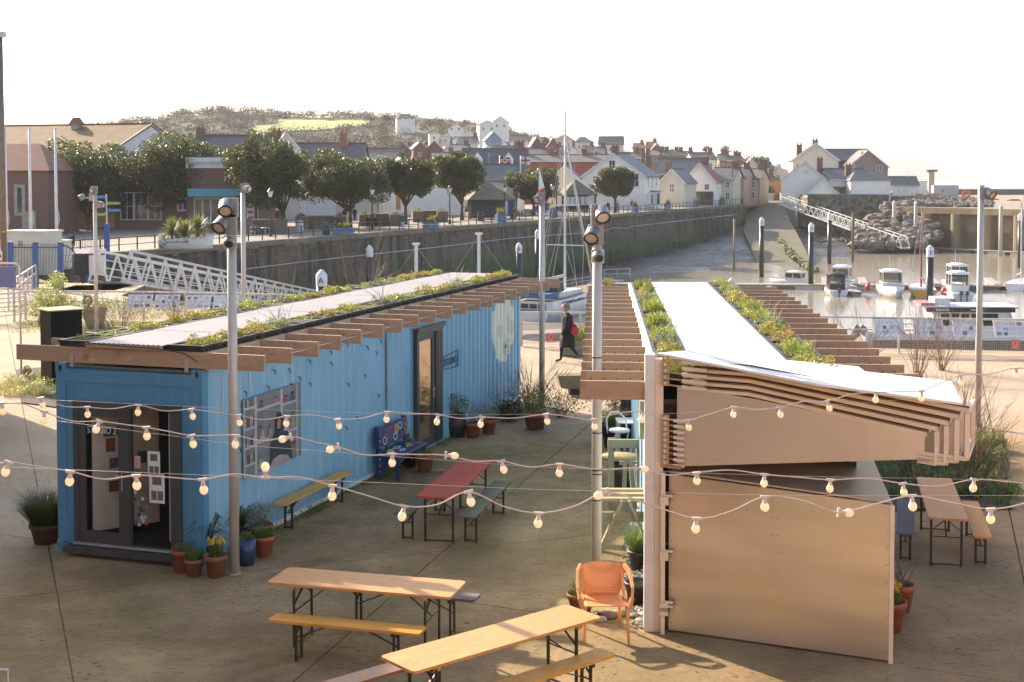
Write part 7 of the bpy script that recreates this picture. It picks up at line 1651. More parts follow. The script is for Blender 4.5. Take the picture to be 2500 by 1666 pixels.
hl += [(1232+21*i, 346+1.5*i, 358+1.5*i, 22, 448, 'x' if i % 4 else 'y', (WR, WB_, M_cream, WB_)[i % 4], (M_slate2, M_slate)[i % 2], '%s house from the left in the upper terrace behind the yacht mast' % ORD[i], 1) for i in range(9)]
hl += [(1060+28*i, 318+7*(i % 3), 327+7*(i % 3), 22, 520, 'x', (WR, M_cream)[i % 2], M_slate2, '%s small hillside house from the left below the lone bungalow' % ORD[i], 0) for i in range(5)]
for i, (u, vr, ve, wp, Y, ax, wm_, rm, lb, ch_) in enumerate(hl):
    w_ = wp*Y/FL; ze, zr = Zv(ve, Y), Zv(vr, Y); nb_ = max(1, int(w_/2.4))
    house('hillside_house', lb, u, Y, w_, 7, min(ze-4.6, 0) if Y < 300 else ze-(2.9 if Y > 550 else 4.6), ze, zr, wm_, rm, ax, (i*37 % 25)-12, hip=(2.2 if Y > 465 and ax == 'x' else 0), win=(row(nb_, w_, 2.4, .9, 1.1) if ax == 'x' or w_ > 3 else []), chim=(((w_/2-.6, 3.5, .9),) if ch_ and ax == 'x' else ()), over=.25)
# garden walls, greenery between roofs
# ================================================================ scrub, woods and gardens on the hill (uncountable from here)
def wood_mass(name, label, spots, m, seed):
    rr = random.Random(seed); mb = MB()
    for (x, y, z, r, n, sz) in spots:
        for _ in range(n):
            q = Vector((rr.gauss(0, 1), rr.gauss(0, 1), rr.gauss(0, 1))).normalized(); f = rr.uniform(.6, 1.05)
            p = Vector((x+q.x*r*f, y+q.y*r*f, z+max(-.3, q.z)*r*.9*f)); d = Vector((rr.gauss(0, 1), rr.gauss(0, 1), rr.gauss(0, 1))).normalized(); e_ = d.orthogonal().normalized(); s = sz*rr.uniform(.5, 1.3)
            mb.add([p-e_*s*.5, p+d*s, p+e_*s*.5], [(0, 1, 2)], 0)
    return tag(mb.build(name, m), label, kind='stuff')
rr = random.Random(99); brown, green, far_ = [], [], []
def in_meadow(u, y): return (682 < u < 905 and 638+(u-680)*.18 < y < 730-(u-680)*.06) or (605 < u < 700 and 600+(u-605)*.58 < y < 645+(u-605)*.63)
for i in range(3400):
    y = rr.uniform(335, 775); u = rr.uniform(200, 1900)
    if in_meadow(u, y): continue
    dens = 1.0 if u < 1000 else .9 if u < 1400 else .35
    if rr.random() > dens: continue
    x = (u-1250)/FL*y; r = rr.uniform(2.0, 4.6)*(1 if u < 1000 else .6); z = hillz(x, y)+r*.15
    (green if noise.noise(Vector((x*.03, y*.03, 7))) > .12 or rr.random() < .12 else brown).append((x, y, z, r, int(60+r*14), .55))
for i in range(90):
    u = rr.uniform(300, 900); y = rr.uniform(740, 775); x = (u-1250)/FL*y; far_.append((x, y, hillz(x, y)+2, rr.uniform(2, 4), 90, .6))
wood_mass('winter_scrub', 'brown leafless scrub and woodland covering the hillside', brown, mat('winter scrub', (.13, .09, .06), (.17, .125, .085), .05, .9, 0, 0), 1)
wood_mass('evergreen_scrub', 'patches of green bushes and ivy on the hillside', green, mat('evergreen scrub', (.04, .055, .018), (.075, .09, .03), .06, .9, 0, 0), 2)
wood_mass('skyline_trees', 'bare trees along the ridge skyline', far_, MATS['winter scrub'], 3)
gard = []
for i in range(220):
    u = rr.uniform(930, 1830); y = rr.uniform(300, 430); x = (u-1250)/FL*y; gard.append((x, y, hillz(x, y)+rr.uniform(.5, 2.5)+(3 if y > 300 else 0), rr.uniform(1, 2.4), 34, .6))
wood_mass('garden_greenery', 'garden bushes and hedges between the town roofs', gard, MATS['evergreen scrub'], 5)
for i, (u, v, r, lb) in enumerate(((1725, 358, 13, 'left one of two bare round trees on the skyline'), (1770, 358, 15, 'right one of two bare round trees on the skyline'), (1640, 366, 10, 'small bare tree above the tan terrace'), (945, 280, 14, 'bare tree left of the lone hilltop bungalow'), (905, 288, 6, 'small round evergreen on the ridge'))):
    Y = 470 if u > 1500 else 640; g = PY(u, v, Y); rw = r*Y/FL; o = empty('bare_tree', (g.x, g.y, g.z-rw*1.6), 0, lb, 'tree'); mb = MB(); r2 = random.Random(i)
    mb.tube([(0, 0, -3), (0, 0, rw*.8)], [.35, .2], 5); mb.build('trunk', M_bark, o); mb = MB()
    for _ in range(170):
        a, el = r2.uniform(0, 6.28), r2.uniform(.1, 1.4); L_ = rw*r2.uniform(.6, 1.15); d = Vector((cos(a)*cos(el), sin(a)*cos(el), sin(el))); p = Vector((0, 0, rw*.6))+d*L_*.25
        mb.tube([p, p+d*L_*.6+Vector((0, 0, L_*.1)), p+d*L_+Vector((r2.gauss(0, .3), 0, r2.gauss(0, .3)))], [.09, .06, .03], 3, 0, True, False)
    mb.build('crown', [MATS['winter scrub'] if i < 4 else M_leafdark], o)
mb = []
for i in range(40): u = rr.uniform(1828, 1875); Y = 400; g = PY(u, rr.uniform(388, 415), Y); mb.append((g.x, g.y, g.z, 1.8, 60, .5))
wood_mass('wooded_bluff', 'dark ivy covered bluff behind the cream gable', mb, MATS['evergreen scrub'], 8)
# ================================================================ promenade trees
def tree(u, vb, vt, vbot, hw, label, seed, lean=0, cu=None):
    rr = random.Random(seed); g = G(u, vb); Y = g.y; k_ = Y/FL; cu = cu if cu is not None else u
    o = empty('evergreen_tree', g, 0, label, 'tree', 'clipped evergreen trees along the promenade'); ct = H+(V0-vt)*k_; cb_ = H+(V0-vbot)*k_; cx = (cu-u)*k_; rx = hw*k_*1.1; rz_ = (ct-cb_)/2*1.12; cz = (ct+cb_)/2-.1
    mb = MB(); fork = cb_*.75; mb.tube([(0, 0, -.2), (lean*.3, 0, fork*.5), (lean*.6, 0, fork)], [.3, .2, .17], 8)
    for i in range(9):
        a = i*2*pi/9+rr.random(); e_ = Vector((cx+cos(a)*rx*rr.uniform(.4, .75), sin(a)*rx*.7, cz+rr.uniform(-.2, .5)*rz_)); mb.tube([(lean*.6, 0, fork-.1), Vector((lean*.6, 0, fork)).lerp(e_, .5)+Vector((0, 0, -.25)), e_], [.13, .09, .03], 5)
    mb.build('trunk', M_bark, o)
    cs = []
    for i in range(34):
        z = rr.uniform(-.95, .9); q = sqrt(1-z*z); a = rr.uniform(0, 6.28); f = rr.uniform(.45, .86); r = rr.uniform(.16, .42)*rx
        cs.append((cx+q*cos(a)*rx*f, q*sin(a)*rx*f*.9, cz+z*rz_*f, r, r, r*.8))
    for i in range(14):
        z = rr.uniform(-.8, .95); q = sqrt(1-z*z); a = rr.uniform(0, 6.28); f = rr.uniform(.82, 1.0); r = rr.uniform(.1, .2)*rx; cs.append((cx+q*cos(a)*rx*f, q*sin(a)*rx*f*.9, cz+z*rz_*f, r, r, r*.8))
    mb = MB(); leafcloud(mb, cs, int(21000*min(1.3, (rx/3.4)**2+.35)), .2, 0, rr, 1, .5)
    0 and MB().lathe([(0, cz-rz_*.72), (rx*.5, cz-rz_*.6), (rx*.74, cz-rz_*.1), (rx*.6, cz+rz_*.5), (0, cz+rz_*.75)], 10, c=(cx, 0, 0))
    leafcloud(mb, [(cx, 0, cz, rx*.66, rx*.64, rz_*.7)], 2200, .3, 0, rr, 1, .1)
    mb.build('crown', M_leafdark, o); return o
for i, (u, vb, vt, vbot, hw, cu) in enumerate(((215, 562, 345, 518, 118, 202), (440, 558, 326, 500, 122, 415), (693, 566, 326, 500, 100, 657), (855, 556, 370, 502, 98, 838), (990, 548, 372, 488, 68, 992), (1128, 538, 368, 486, 62, 1112), (1303, 526, 408, 484, 63, 1303), (1502, 520, 412, 474, 50, 1495))):
    tree(u, vb, vt, vbot, hw, ['leftmost broad evergreen tree behind the left lamp post', 'second evergreen, widest and darkest, above the boat planter', 'third evergreen, the tallest dense one', 'fourth evergreen with a spreading open crown', 'fifth evergreen with a forked trunk', 'sixth evergreen, narrow and upright, beside the first shelter', 'small round evergreen left of the yacht mast', 'small round evergreen in front of the big white house'][i], 100+i, 0, cu)
# ================================================================ promenade furniture
pr_pts = []
q = WA+WD*6+WN*.9; q2 = WB+WN*.9-WD*2
rail_run([tuple(q), tuple(q2)], 1.05, 'long black two rail fence along the top of the harbour wall', 'promenade_railing', sp=2.0, mesh=False, m=M_black, r=.035, mids=(.52,))
for i, (u, v) in enumerate(((661, 578), (909, 562), (1098, 548), (1232, 540), (1348, 528), (1455, 520), (1547, 512), (1624, 505), (1692, 498), (1764, 492))):
    g = G(u, v); o = empty('street_lamp', g, 0, 'black Victorian street lamp, %s from the left along the promenade' % ORD[i], 'street lamp', 'Victorian street lamps on the promenade')
    MB().lathe([(.16, 0), (.16, .5), (.08, .6), (.06, 3.4), (.09, 3.45), (.05, 3.6)], 10).build('post', M_black, o); MB().bar((-.35, 0, 3.3), (.35, 0, 3.3), .04).build('ladder_bar', M_black, o)
    MB().lathe([(.12, 3.6), (.27, 4.1)], 6, smooth=False).build('lantern', mat('white lantern glass', (.75, .75, .7)), o); MB().lathe([(.31, 4.1), (.12, 4.35), (.05, 4.4), (0, 4.55)], 6, smooth=False).build('lantern_cap', M_black, o)
M_bplant = mat('slate blue planter', (.1, .17, .27), (.08, .14, .23), 3)
for i, (u, v, pl_) in enumerate(((838, 576, 0), (1052, 560, 1), (1222, 546, 2), (1348, 534, 1), (1550, 520, 1), (1630, 514, 1), (1698, 507, 1), (1763, 501, 1))):
    g = G(u, v); rr = random.Random(i); o = empty('blue_planter', g, .4, 'blue slatted planter of flowers, %s from the left along the railing' % ORD[i], 'planter', 'blue wooden planters along the harbour railing'); w_ = [1.9, 1.5, 1.1, 1.1, .9, .8, .8, .8][i]; h_ = .75 if i in (0, 1) else 1.1
    for k_ in range(3): MB().box(-w_/2, w_/2, -.45, .45, k_*h_/3+.02, (k_+1)*h_/3-.03).build('slat', M_bplant, o)
    mb = MB(); leafcloud(mb, [(0, 0, h_+.1, w_*.4, .4, .25)], 260, .12, 0, rr, 1, .2); blades(mb, (0, 0, h_), 50, .4, .9 if i != 0 else .4, 1, .02, .6, rr)
    for _ in range(14): mb.cbox((rr.uniform(-w_/3, w_/3), -.2, h_+rr.uniform(.2, .5)), (.1, .1, .1), 2)
    mb.build('plants', [M_shrub, M_sedum, M_daff if pl_ != 2 else M_terra], o)
for i, (u, v, w_) in enumerate(((640, 572, 4.4), (780, 560, 5.2), (925, 553, 4.6), (1048, 543, 4.2), (1168, 532, 4.0))):
    g = G(u, v); o = empty('brick_seat_planter', (g.x, g.y+1, 0), .15, 'curved brick seat planter, %s from the left under the trees' % ORD[i], 'brick planter', 'brick seat planters on the promenade')
    MB().box(-w_/2, -w_/2+1.3, -1.0, 1, 0, 1.25).build('brick_end', M_brick2, o); MB().box(w_/2-1.3, w_/2, -1.0, 1, 0, 1.25).build('brick_end', M_brick2, o); MB().box(-w_/2+1.3, w_/2-1.3, .3, 1, 0, 1.3).build('brick_back', M_brick2, o)
    MB().box(-w_/2-.05, w_/2+.05, .25, 1.05, 1.3, 1.38).build('coping', M_stone, o); MB().box(-w_/2+1.3, w_/2-1.3, -.4, .3, 0, .5).build('seat', M_tim, o)
    mb = MB(); rr = random.Random(i); leafcloud(mb, [(-w_/2+.6, 0, 1.4, .4, .4, .25), (w_/2-.6, 0, 1.45, .35, .35, .25)], 260, .12, 0, rr); mb.build('plants', [M_shrub], o)
def shelter(u, v, w_, ze, zr, label, m):
    g = G(u, v); o = empty('shelter', (g.x, g.y, 0), .25, label, 'shelter'); q = w_/2
    MB().add([(-q, -q, ze), (q, -q, ze), (q, q, ze), (-q, q, ze), (0, 0, zr)], [(0, 1, 4), (1, 2, 4), (2, 3, 4), (3, 0, 4), (3, 2, 1, 0)]).build('roof', m, o); MB().box(-q, q, -q, q, ze-.15, ze-.003).build('fascia', M_tim, o)
    for x in (-q+.4, 0, q-.4):
        for y in (-q+.4, q-.4): MB().box(x-.08, x+.08, y-.08, y+.08, 0, ze-.15).build('post', M_tim, o)
    MB().box(-q+.6, q-.6, 0, .15, .1, ze-.2).build('dividing_screen', M_dark, o); MB().box(-q+.6, q-.6, -1.2, -.2, .35, .45).build('seat', M_tim, o); MB().box(-q, -q+.3, -q, -q+1.8, 0, .9).box(q-.3, q, -q, -q+1.8, 0, .9).build('low_brick_wall', M_brick2, o); return o
M_shr = mat('mossy shingles', (.14, .12, .09), (.2, .17, .1), 1, .9, 0, .4, 5, (1, 1, 3), spots=((.3, .13, .05), .3, .62, .8))
shelter(1188, 534, 6.2, 2.5, 4.9, 'dark timber shelter with pyramid shingle roof next to the sixth tree', M_shr)
sh2 = shelter(1405, 516, 5.6, 2.6, 5.0, 'glazed timber shelter with rust tinged pyramid roof before the big white house', M_shr)
for i in range(6): MB().box(-2.4+.8*i, -1.7+.8*i, -2.45, -2.4, 1.0, 2.3).build('pane', M_frame, sh2)
# boat planter with cordylines
g = G(383, 612); o = empty('rowing_boat_planter', (g.x+.2, g.y, .15), .08, 'white rowing boat planted with spiky palms on the harbour wall', 'boat planter')
hull(3.9, 1.3, .75, .15, .6, 10, .35).build('hull', [M_hull, M_soil], o); MB().bar((.5, -.67, .5), (2.2, -.66, .5), .03, .05).build('dark_line', M_black, o)
for x, hh, lb in ((.9, 1.2, 1), (1.8, .9, 1), (2.8, 1.5, 1)):
    MB().cyl(x, 0, .5, .5+hh*.6, .1, 7).build('palm_stem', M_bark, o); mb = MB(); rr = random.Random(int(x*10))
    for _ in range(260):
        a = rr.uniform(0, 6.28); el = rr.uniform(-.6, 1.5); L_ = rr.uniform(.9, 1.5); d = Vector((cos(a)*cos(el), sin(a)*cos(el), sin(el))); c = Vector((x, 0, .5+hh*.6)); s_ = Vector((-sin(a), cos(a), 0))*.035
        mb.add([c-s_, c+s_, c+d*L_*.6+s_, c+d*L_*.6-s_, c+d*L_+Vector((0, 0, -.12))], [(0, 1, 2, 3), (3, 2, 4)], 0 if el > 0 else 1)
    mb.build('palm_fronds', [M_shrub, M_straw], o)
mb = MB(); leafcloud(mb, [(.3, -.5, .5, .35, .3, .5)], 200, .1, 0); mb.build('ivy', [M_leafdark], o)
def cafe(u, v, k_, label):
    g = G(u, v); o = empty('cafe_chair', g, k_, label, 'chair', 'silver cafe chairs and tables on the promenade')
    MB().lathe([(0, .45), (.22, .45), (.23, .47), (0, .475)], 12).build('seat', M_galv, o); MB().tube([(-.24, -.1, .68), (-.26, .15, .7), (-.2, .24, .85), (0, .27, .88), (.2, .24, .85), (.26, .15, .7), (.24, -.1, .68)], .02, 5).tube([(-.22, .2, .6), (0, .26, .62), (.22, .2, .6)], .015, 4).build('back_frame', M_galv, o)
    for sx in (-1, 1):
        for sy in (-1, 1): MB().bar((sx*.18, sy*.16, .45), (sx*.24, sy*.22, 0), .025).build('leg', M_galv, o)
for i, (u, v) in enumerate(((617, 577), (630, 572), (772, 563), (784, 560), (812, 562))): cafe(u, v, i*1.3, ['silver cafe chair at the far left of its table under the third tree', 'silver cafe chair nearer the table under the third tree', 'leftmost silver chair beside the dark bin', 'silver chair just left of the dark bin', 'silver chair right of the dark bin'][i])
g = G(648, 576); o = empty('cafe_table', g, 0, 'small silver cafe table under the third tree', 'table'); MB().lathe([(0, .72), (.4, .72), (.4, .75), (0, .75)], 14).build('tabletop', M_galv, o); MB().cyl(0, 0, 0, .72, .04).build('column', M_galv, o); MB().lathe([(.3, 0), (.05, .06)], 10).build('foot', M_galv, o)
for u, v, lb, m_ in ((797, 574, 'dark round litter bin by the second pair of chairs', M_dark), (830, 560, 'black square bin left of the fourth tree trunk', M_black), (732, 568, 'low white utility box on the promenade', M_cab), (1173, 540, 'black bin with a figure one on it by the railing', M_black), (1577, 506, 'black bin in front of the big white house', M_black), (1255, 530, 'small black bin near the round tree', M_black)):
    o = empty('litter_bin', G(u, v), 0, lb, 'bin'); MB().lathe([(.35, 0), (.38, .2), (.36, 1.1), (.1, 1.2), (0, 1.2)], 12).build('body', m_, o); MB().lathe([(.4, .95), (.4, 1.05)], 12).build('rim', M_dark, o)
# fingerpost with coloured arms
o = empty('fingerpost', G(262, 618), 0, 'fingerpost with blue and green direction arms beside the left lamp post', 'signpost'); MB().cyl(0, 0, 0, 4.2, .05, 8).build('post', M_galv, o)
for z, sx, c in ((3.9, -1, (.15, .25, .45)), (3.45, 1, (.25, .4, .12)), (3.2, -1, (.5, .15, .08)), (2.95, 1, (.12, .25, .5)), (2.65, -1, (.3, .45, .1))):
    MB().extr([(0, -.03, z), (sx*.85, -.03, z), (sx*1.0, -.03, z+.1), (sx*.85, -.03, z+.2), (0, -.03, z+.2)], (0, .05, 0)).build('direction_arm', mat('arm paint %.2f' % c[0], c), o)
def flag(u, vt, vb, Y, kind, label):
    g = PY(u, vt, Y); z0 = H+(V0-vb)*Y/FL; o = empty('flag_on_pole', (g.x, Y, z0), 0, label, 'flag'); h_ = g.z-z0; MB().cyl(0, 0, 0, h_, .08, 8).build('pole', M_white, o)
    f = MB().add([(.05+.25*i, .12*sin(i*1.1), h_-.1-.04*i-1.2*j) for i in range(7) for j in range(2)], [(2*i, 2*i+1, 2*i+3, 2*i+2) for i in range(6)]).build('cloth', M_white if kind == 'E' else mat('navy cloth', (.03, .04, .2)), o)
    def strip(x0, x1, z0_, z1_, m, k=.03): MB().box(x0, x1, -.16-k, -.15-k, h_-.15-z0_, h_-.15-z1_).build('stripe', m, f)
    if kind == 'E': strip(.05, 1.5, .75, .5, M_red); strip(.65, .9, 1.2, .0, M_red)
    else: strip(.05, 1.5, .8, .45, M_white); strip(.6, .95, 1.2, .0, M_white); strip(.05, 1.5, .7, .52, M_red, .05); strip(.7, .86, 1.2, .0, M_red, .05)
flag(1271, 380, 440, 215, 'E', 'white flag with a red cross on a white pole'); flag(1220, 380, 460, 205, 'U', 'red white and blue flag on the pole left of the other flag')
for u, vt, vb, Y, lb in ((1754, 397, 478, 270, 'dark slender pole in front of the quayside row'), (1788, 392, 488, 262, 'pale slender pole in front of the quayside row'), (1850, 400, 480, 285, 'wooden wire pole at the end of the quayside row')):
    g = PY(u, vt, Y); o = empty('pole', (g.x, Y, 0), 0, lb, 'pole'); MB().cyl(0, 0, 0, g.z, .12, 8, 0, .08).build('shaft', M_tim, o); MB().bar((-.5, 0, g.z-.6), (.5, 0, g.z-.6), .08).build('crossarm', M_tim, o)
# statue
g = G(1636, 503); o = empty('statue', g, 0, 'weathered bronze statue of a sailor on a plinth beyond the railing', 'statue'); M_brz = mat('dark bronze', (.12, .13, .1), (.09, .09, .07), 3, .5, .6); MB().box(-.6, .6, -.6, .6, 0, .8).build('plinth', M_stone, o)
# ================================================================ people
def person(name, loc, rz, label, coat, legs, hair, pose='stand', sc_=1.0, stride=.0, coatlen=.55, skin=(.55, .32, .22), lod=1, longcoat=False, loc_z=0):
    o = empty(name, (loc[0], loc[1], loc_z), rz, label, 'person'); J = {}
    s = stride
    if pose == 'sit': hip = .5; kn = [(.1, -.42, .5), (-.1, -.42, .5)]; an = [(.1, -.45, .08), (-.1, -.45, .08)]
    elif pose == 'crouch': hip = .35; kn = [(.12, -.35, .5), (-.12, -.3, .45)]; an = [(.1, -.15, .07), (-.1, -.1, .07)]
    else: hip = .9; kn = [(.09, -s*.9, .49), (-.09, s*.35, .5)]; an = [(.09, -s*1.0, .09), (-.09, s*1.75, .17 if s else .09)]
    top_ = hip+.52
    V = [(0, 0, hip), (0, -.01, hip+.25), (0, -.02, hip+.45), (0, -.03, top_+.02), (0, -.05, top_+.08)]; E = [(0, 1), (1, 2), (2, 3), (3, 4)]; Rr = [(.15, .12), (.14, .11), (.16, .11), (.06, .06), (.055, .055)]
    def add(p, par, r): V.append(p); E.append((par, len(V)-1)); Rr.append((r, r)); return len(V)-1
    for k_ in range(2):
        sx = 1 if k_ == 0 else -1
        h_ = add((sx*.09, 0, hip-.06), 0, .095); kk = add(kn[k_], h_, .065); a_ = add(an[k_], kk, .045); add((an[k_][0], an[k_][1]-.17, max(.04, an[k_][2]-.05)), a_, .035)
        sh = add((sx*.19, -.02, top_-.07), 2, .06); sw = (-1 if k_ == 0 else 1)*s*.5
        el = add((sx*.24, sw*.6+.02, top_-.34), sh, .048); wr = add((sx*.23, sw*1.0-.06, top_-.6), el, .032); hd_ = add((sx*.23, sw*1.05-.08, top_-.68), wr, .03)
    me = bpy.data.meshes.new('body'); me.from_pydata([Vector(v)*1.0 for v in V], E, []); t0 = bpy.data.objects.new('body', me); C.objects.link(t0)
    t0.modifiers.new('skin', 'SKIN')
    for i, r in enumerate(Rr): me.skin_vertices[0].data[i].radius = r
    me.skin_vertices[0].data[0].use_root = True
    if lod: sm_ = t0.modifiers.new('sub', 'SUBSURF'); sm_.levels = lod; sm_.render_levels = lod
    dg = bpy.context.evaluated_depsgraph_get(); bd = bpy.data.meshes.new_from_object(t0.evaluated_get(dg)); bpy.data.objects.remove(t0)
    mc = mat('cloth %.3f %.3f %.3f' % coat, coat, tuple(x*.75 for x in coat), 6, .9); ml = mat('cloth %.3f %.3f %.3f' % legs, legs, tuple(x*.75 for x in legs), 6, .9); mk = mat('skin', (.5, .3, .2), (.46, .26, .18), 8, .6, 0, 0); mh_ = mat('hair %.2f %.2f' % hair[:2], hair, tuple(x*.7 for x in hair), 20, .8)
    for m_ in (mc, ml, mk, M_black): bd.materials.append(m_)
    zn = top_+.03
    for f in bd.polygons:
        c = f.center
        f.material_index = 2 if (c.z > zn or (abs(c.x) > .17 and c.z < top_-.61 and c.z > hip-.4)) else (3 if c.z < .12 or (c.z < .2 and s and c.y > .2) else (1 if c.z < hip-.02 and abs(c.x) < .2 else 0)); f.use_smooth = True
    b_ = bpy.data.objects.new('body', bd); C.objects.link(b_); b_.parent = o
    hz = top_+.19; mxh = Matrix.Translation((0, -.07, hz)) @ Matrix.Rotation(radians(12 if s else 0), 4, 'X')
    hd = MB().lathe([(0, -.125), (.045, -.115), (.07, -.06), (.078, 0), (.08, .05), (.06, .1), (0, .125)], 12, mx=mxh @ Matrix.Scale(1.18, 4, Vector((0, 1, 0))))
    hd.extr([mxh @ Vector((-.012, -.09, -.01)), mxh @ Vector((.012, -.09, -.01)), mxh @ Vector((.004, -.085, .035)), mxh @ Vector((-.004, -.085, .035))], (0, -.022, -.004)); head = hd.build('head', mk, o)
    if lod:
        for sx in (-1, 1): MB().lathe([(0, -.012), (.011, 0), (0, .012)], 6, mx=mxh @ Matrix.Translation((sx*.03, -.086, .02))).build('eye', M_black, head); MB().lathe([(0, -.03), (.02, 0), (0, .03)], 6, mx=mxh @ Matrix.Translation((sx*.082, .0, 0))).build('ear', mk, head)
        MB().cbox(mxh @ Vector((0, -.086, -.05)), (.04, .01, .008)).build('mouth', mat('lips', (.3, .1, .08)), head)
    hr = MB().lathe([(.06, -.09), (.092, -.05), (.1, .02), (.094, .08), (.064, .12), (0, .14)], 12, mx=mxh @ Matrix.Translation((0, .04, .0)) @ Matrix.Scale(1.15, 4, Vector((0, 1, 0)))); hr.v = [v for v in hr.v]; hr.build('hair', mh_, o)
    if longcoat:
        MB().lathe([(.31, hip-.44), (.285, hip-.2), (.24, hip), (.21, hip+.2), (.225, hip+.38), (.2, hip+.46), (.1, top_+.0), (.065, top_+.04)], 16, mx=Matrix.Scale(.78, 4, Vector((0, 1, 0)))).build('coat', mc, o)
        for k_ in range(2):
            sx = 1 if k_ == 0 else -1; sw = (-1 if k_ == 0 else 1)*s*.5; MB().tube([(sx*.16, -.02, top_-.03), (sx*.21, -.01, top_-.1), (sx*.25, sw*.6+.02, top_-.34), (sx*.235, sw-.055, top_-.58)], [.06, .072, .062, .048], 10).build('sleeve', mc, o)
            hp = Vector((sx*.23, sw*1.05-.08, top_-.66))
            for q in range(4): MB().tube([hp+Vector((0, -.024+.016*q, -.02)), hp+Vector((sx*-.008, -.026+.016*q, -.06)), hp+Vector((sx*-.022, -.022+.015*q, -.085))], [.009, .008, .006], 5).build('finger', mk, o)
            MB().tube([hp+Vector((0, -.03, 0)), hp+Vector((-sx*.01, -.05, -.03)), hp+Vector((-sx*.015, -.052, -.05))], [.011, .009, .007], 5).build('thumb', mk, o)
    o.scale = (sc_, sc_, sc_); return o
g = G(1385, 884); person('person', (g.x, g.y), radians(-90), 'grey haired person in a long black coat walking left past the railing', (.012, .012, .014), (.02, .022, .03), (.2, .165, .135), 'walk', 1.0, .19, longcoat=True)
o = empty('shoulder_bag', (g.x+.1, g.y-.17, 0), radians(-8), 'dark red shoulder bag hanging at the side of the walking person', 'bag')
MB().lathe([(0, .82), (.1, .83), (.13, .9), (.11, 1.02), (.04, 1.14), (0, 1.15)], 12, c=(.1, .0, 0), mx=Matrix.Scale(.7, 4, Vector((0, 1, 0)))).build('pouch', mat('crimson leather', (.35, .015, .04), (.28, .012, .03), 5, .4), o); MB().tube([(.1, -.01, 1.1), (.02, .03, 1.3), (-.07, .1, 1.42)], .012, 5).build('strap', M_red, o)
ppl = [(842, 541, 0, 'stand', .12, (.01, .01, .012), (.012, .012, .02), 'person in black walking under the fourth tree'), (866, 540, 3, 'stand', .12, (.02, .025, .03), (.03, .04, .06), 'person half hidden behind the fourth tree trunk'), (983, 562, .3, 'stand', .1, (.02, .1, .11), (.5, .5, .48), 'person in a teal jacket and white trousers by the railing'), (900, 556, 0, 'sit', 0, (.01, .01, .01), (.02, .02, .02), 'seated figure in dark clothes on the third brick planter'), (915, 555, .5, 'sit', 0, (.012, .01, .02), (.02, .02, .02), 'second seated dark figure leaning right on the third brick planter'), (1430, 524, 1, 'stand', .15, (.03, .02, .03), (.02, .02, .02), 'person in dark jacket and red scarf leaning near the glazed shelter'), (1484, 519, .2, 'stand', .1, (.02, .03, .08), (.02, .02, .05), 'person in navy beside the small round tree'), (1507, 518, .2, 'stand', .1, (.3, .3, .3), (.25, .25, .24), 'person in pale grey right of the small round tree'), (1543, 513, 0, 'stand', .1, (.45, .03, .03), (.03, .03, .05), 'person in a red jacket in front of the big white house'), (1681, 497, .3, 'stand', .1, (.02, .02, .03), (.02, .02, .03), 'dark dressed person left of the pub shopfront'), (1690, 496, .3, 'stand', .1, (.35, .35, .35), (.1, .1, .12), 'pale jacketed person left of the pub shopfront'), (1702, 495, .3, 'stand', .1, (.02, .02, .02), (.03, .03, .03), 'person in black at the left edge of the shopfront'), (1717, 494, .3, 'stand', .1, (.02, .02, .03), (.05, .03, .03), 'person in black at the middle of the shopfront'), (1733, 494, .3, 'stand', .1, (.2, .2, .2), (.15, .15, .16), 'grey dressed person at the right edge of the shopfront'), (1804, 497, .3, 'sit', 0, (.5, .03, .03), (.05, .05, .05), 'left of two people in red crouching by the wall end'), (1812, 498, -.3, 'sit', 0, (.45, .04, .05), (.05, .05, .05), 'right of two people in red crouching by the wall end'), (2275, 489, 0, 'stand', .1, (.01, .01, .01), (.01, .01, .01), 'tiny dark figure walking by the white store')]
for i, (u, v, rz_, po, st, c1, c2, lb) in enumerate(ppl):
    g = G(u, v, 0 if u < 2000 else -.3); person('person', (g.x, g.y), rz_, lb, c1, c2, (.1, .07, .05), po, 1.0, st, lod=0, loc_z=g.z)
st_ = person('bronze_figure', (0, 0), .2, '', (.12, .13, .1), (.12, .13, .1), (.12, .13, .1), 'stand', 1.25, .1, lod=0)
for ch_ in [c for c in st_.children]: ch_.parent = o if False else bpy.data.objects['statue']; ch_.location = (0, 0, .8); ch_.scale = (1.25, 1.25, 1.25); [ch_.data.materials.__setitem__(i, M_brz) for i in range(len(ch_.data.materials))]
bpy.data.objects.remove(st_)
# two people near the upper-left gate
g = PY(174, 620, 92); person('person', (g.x, 92), 2.8, 'person in a dark top behind the far gate, upper left', (.03, .04, .07), (.05, .07, .12), (.06, .04, .03), 'stand', 1.0, .1, lod=0)
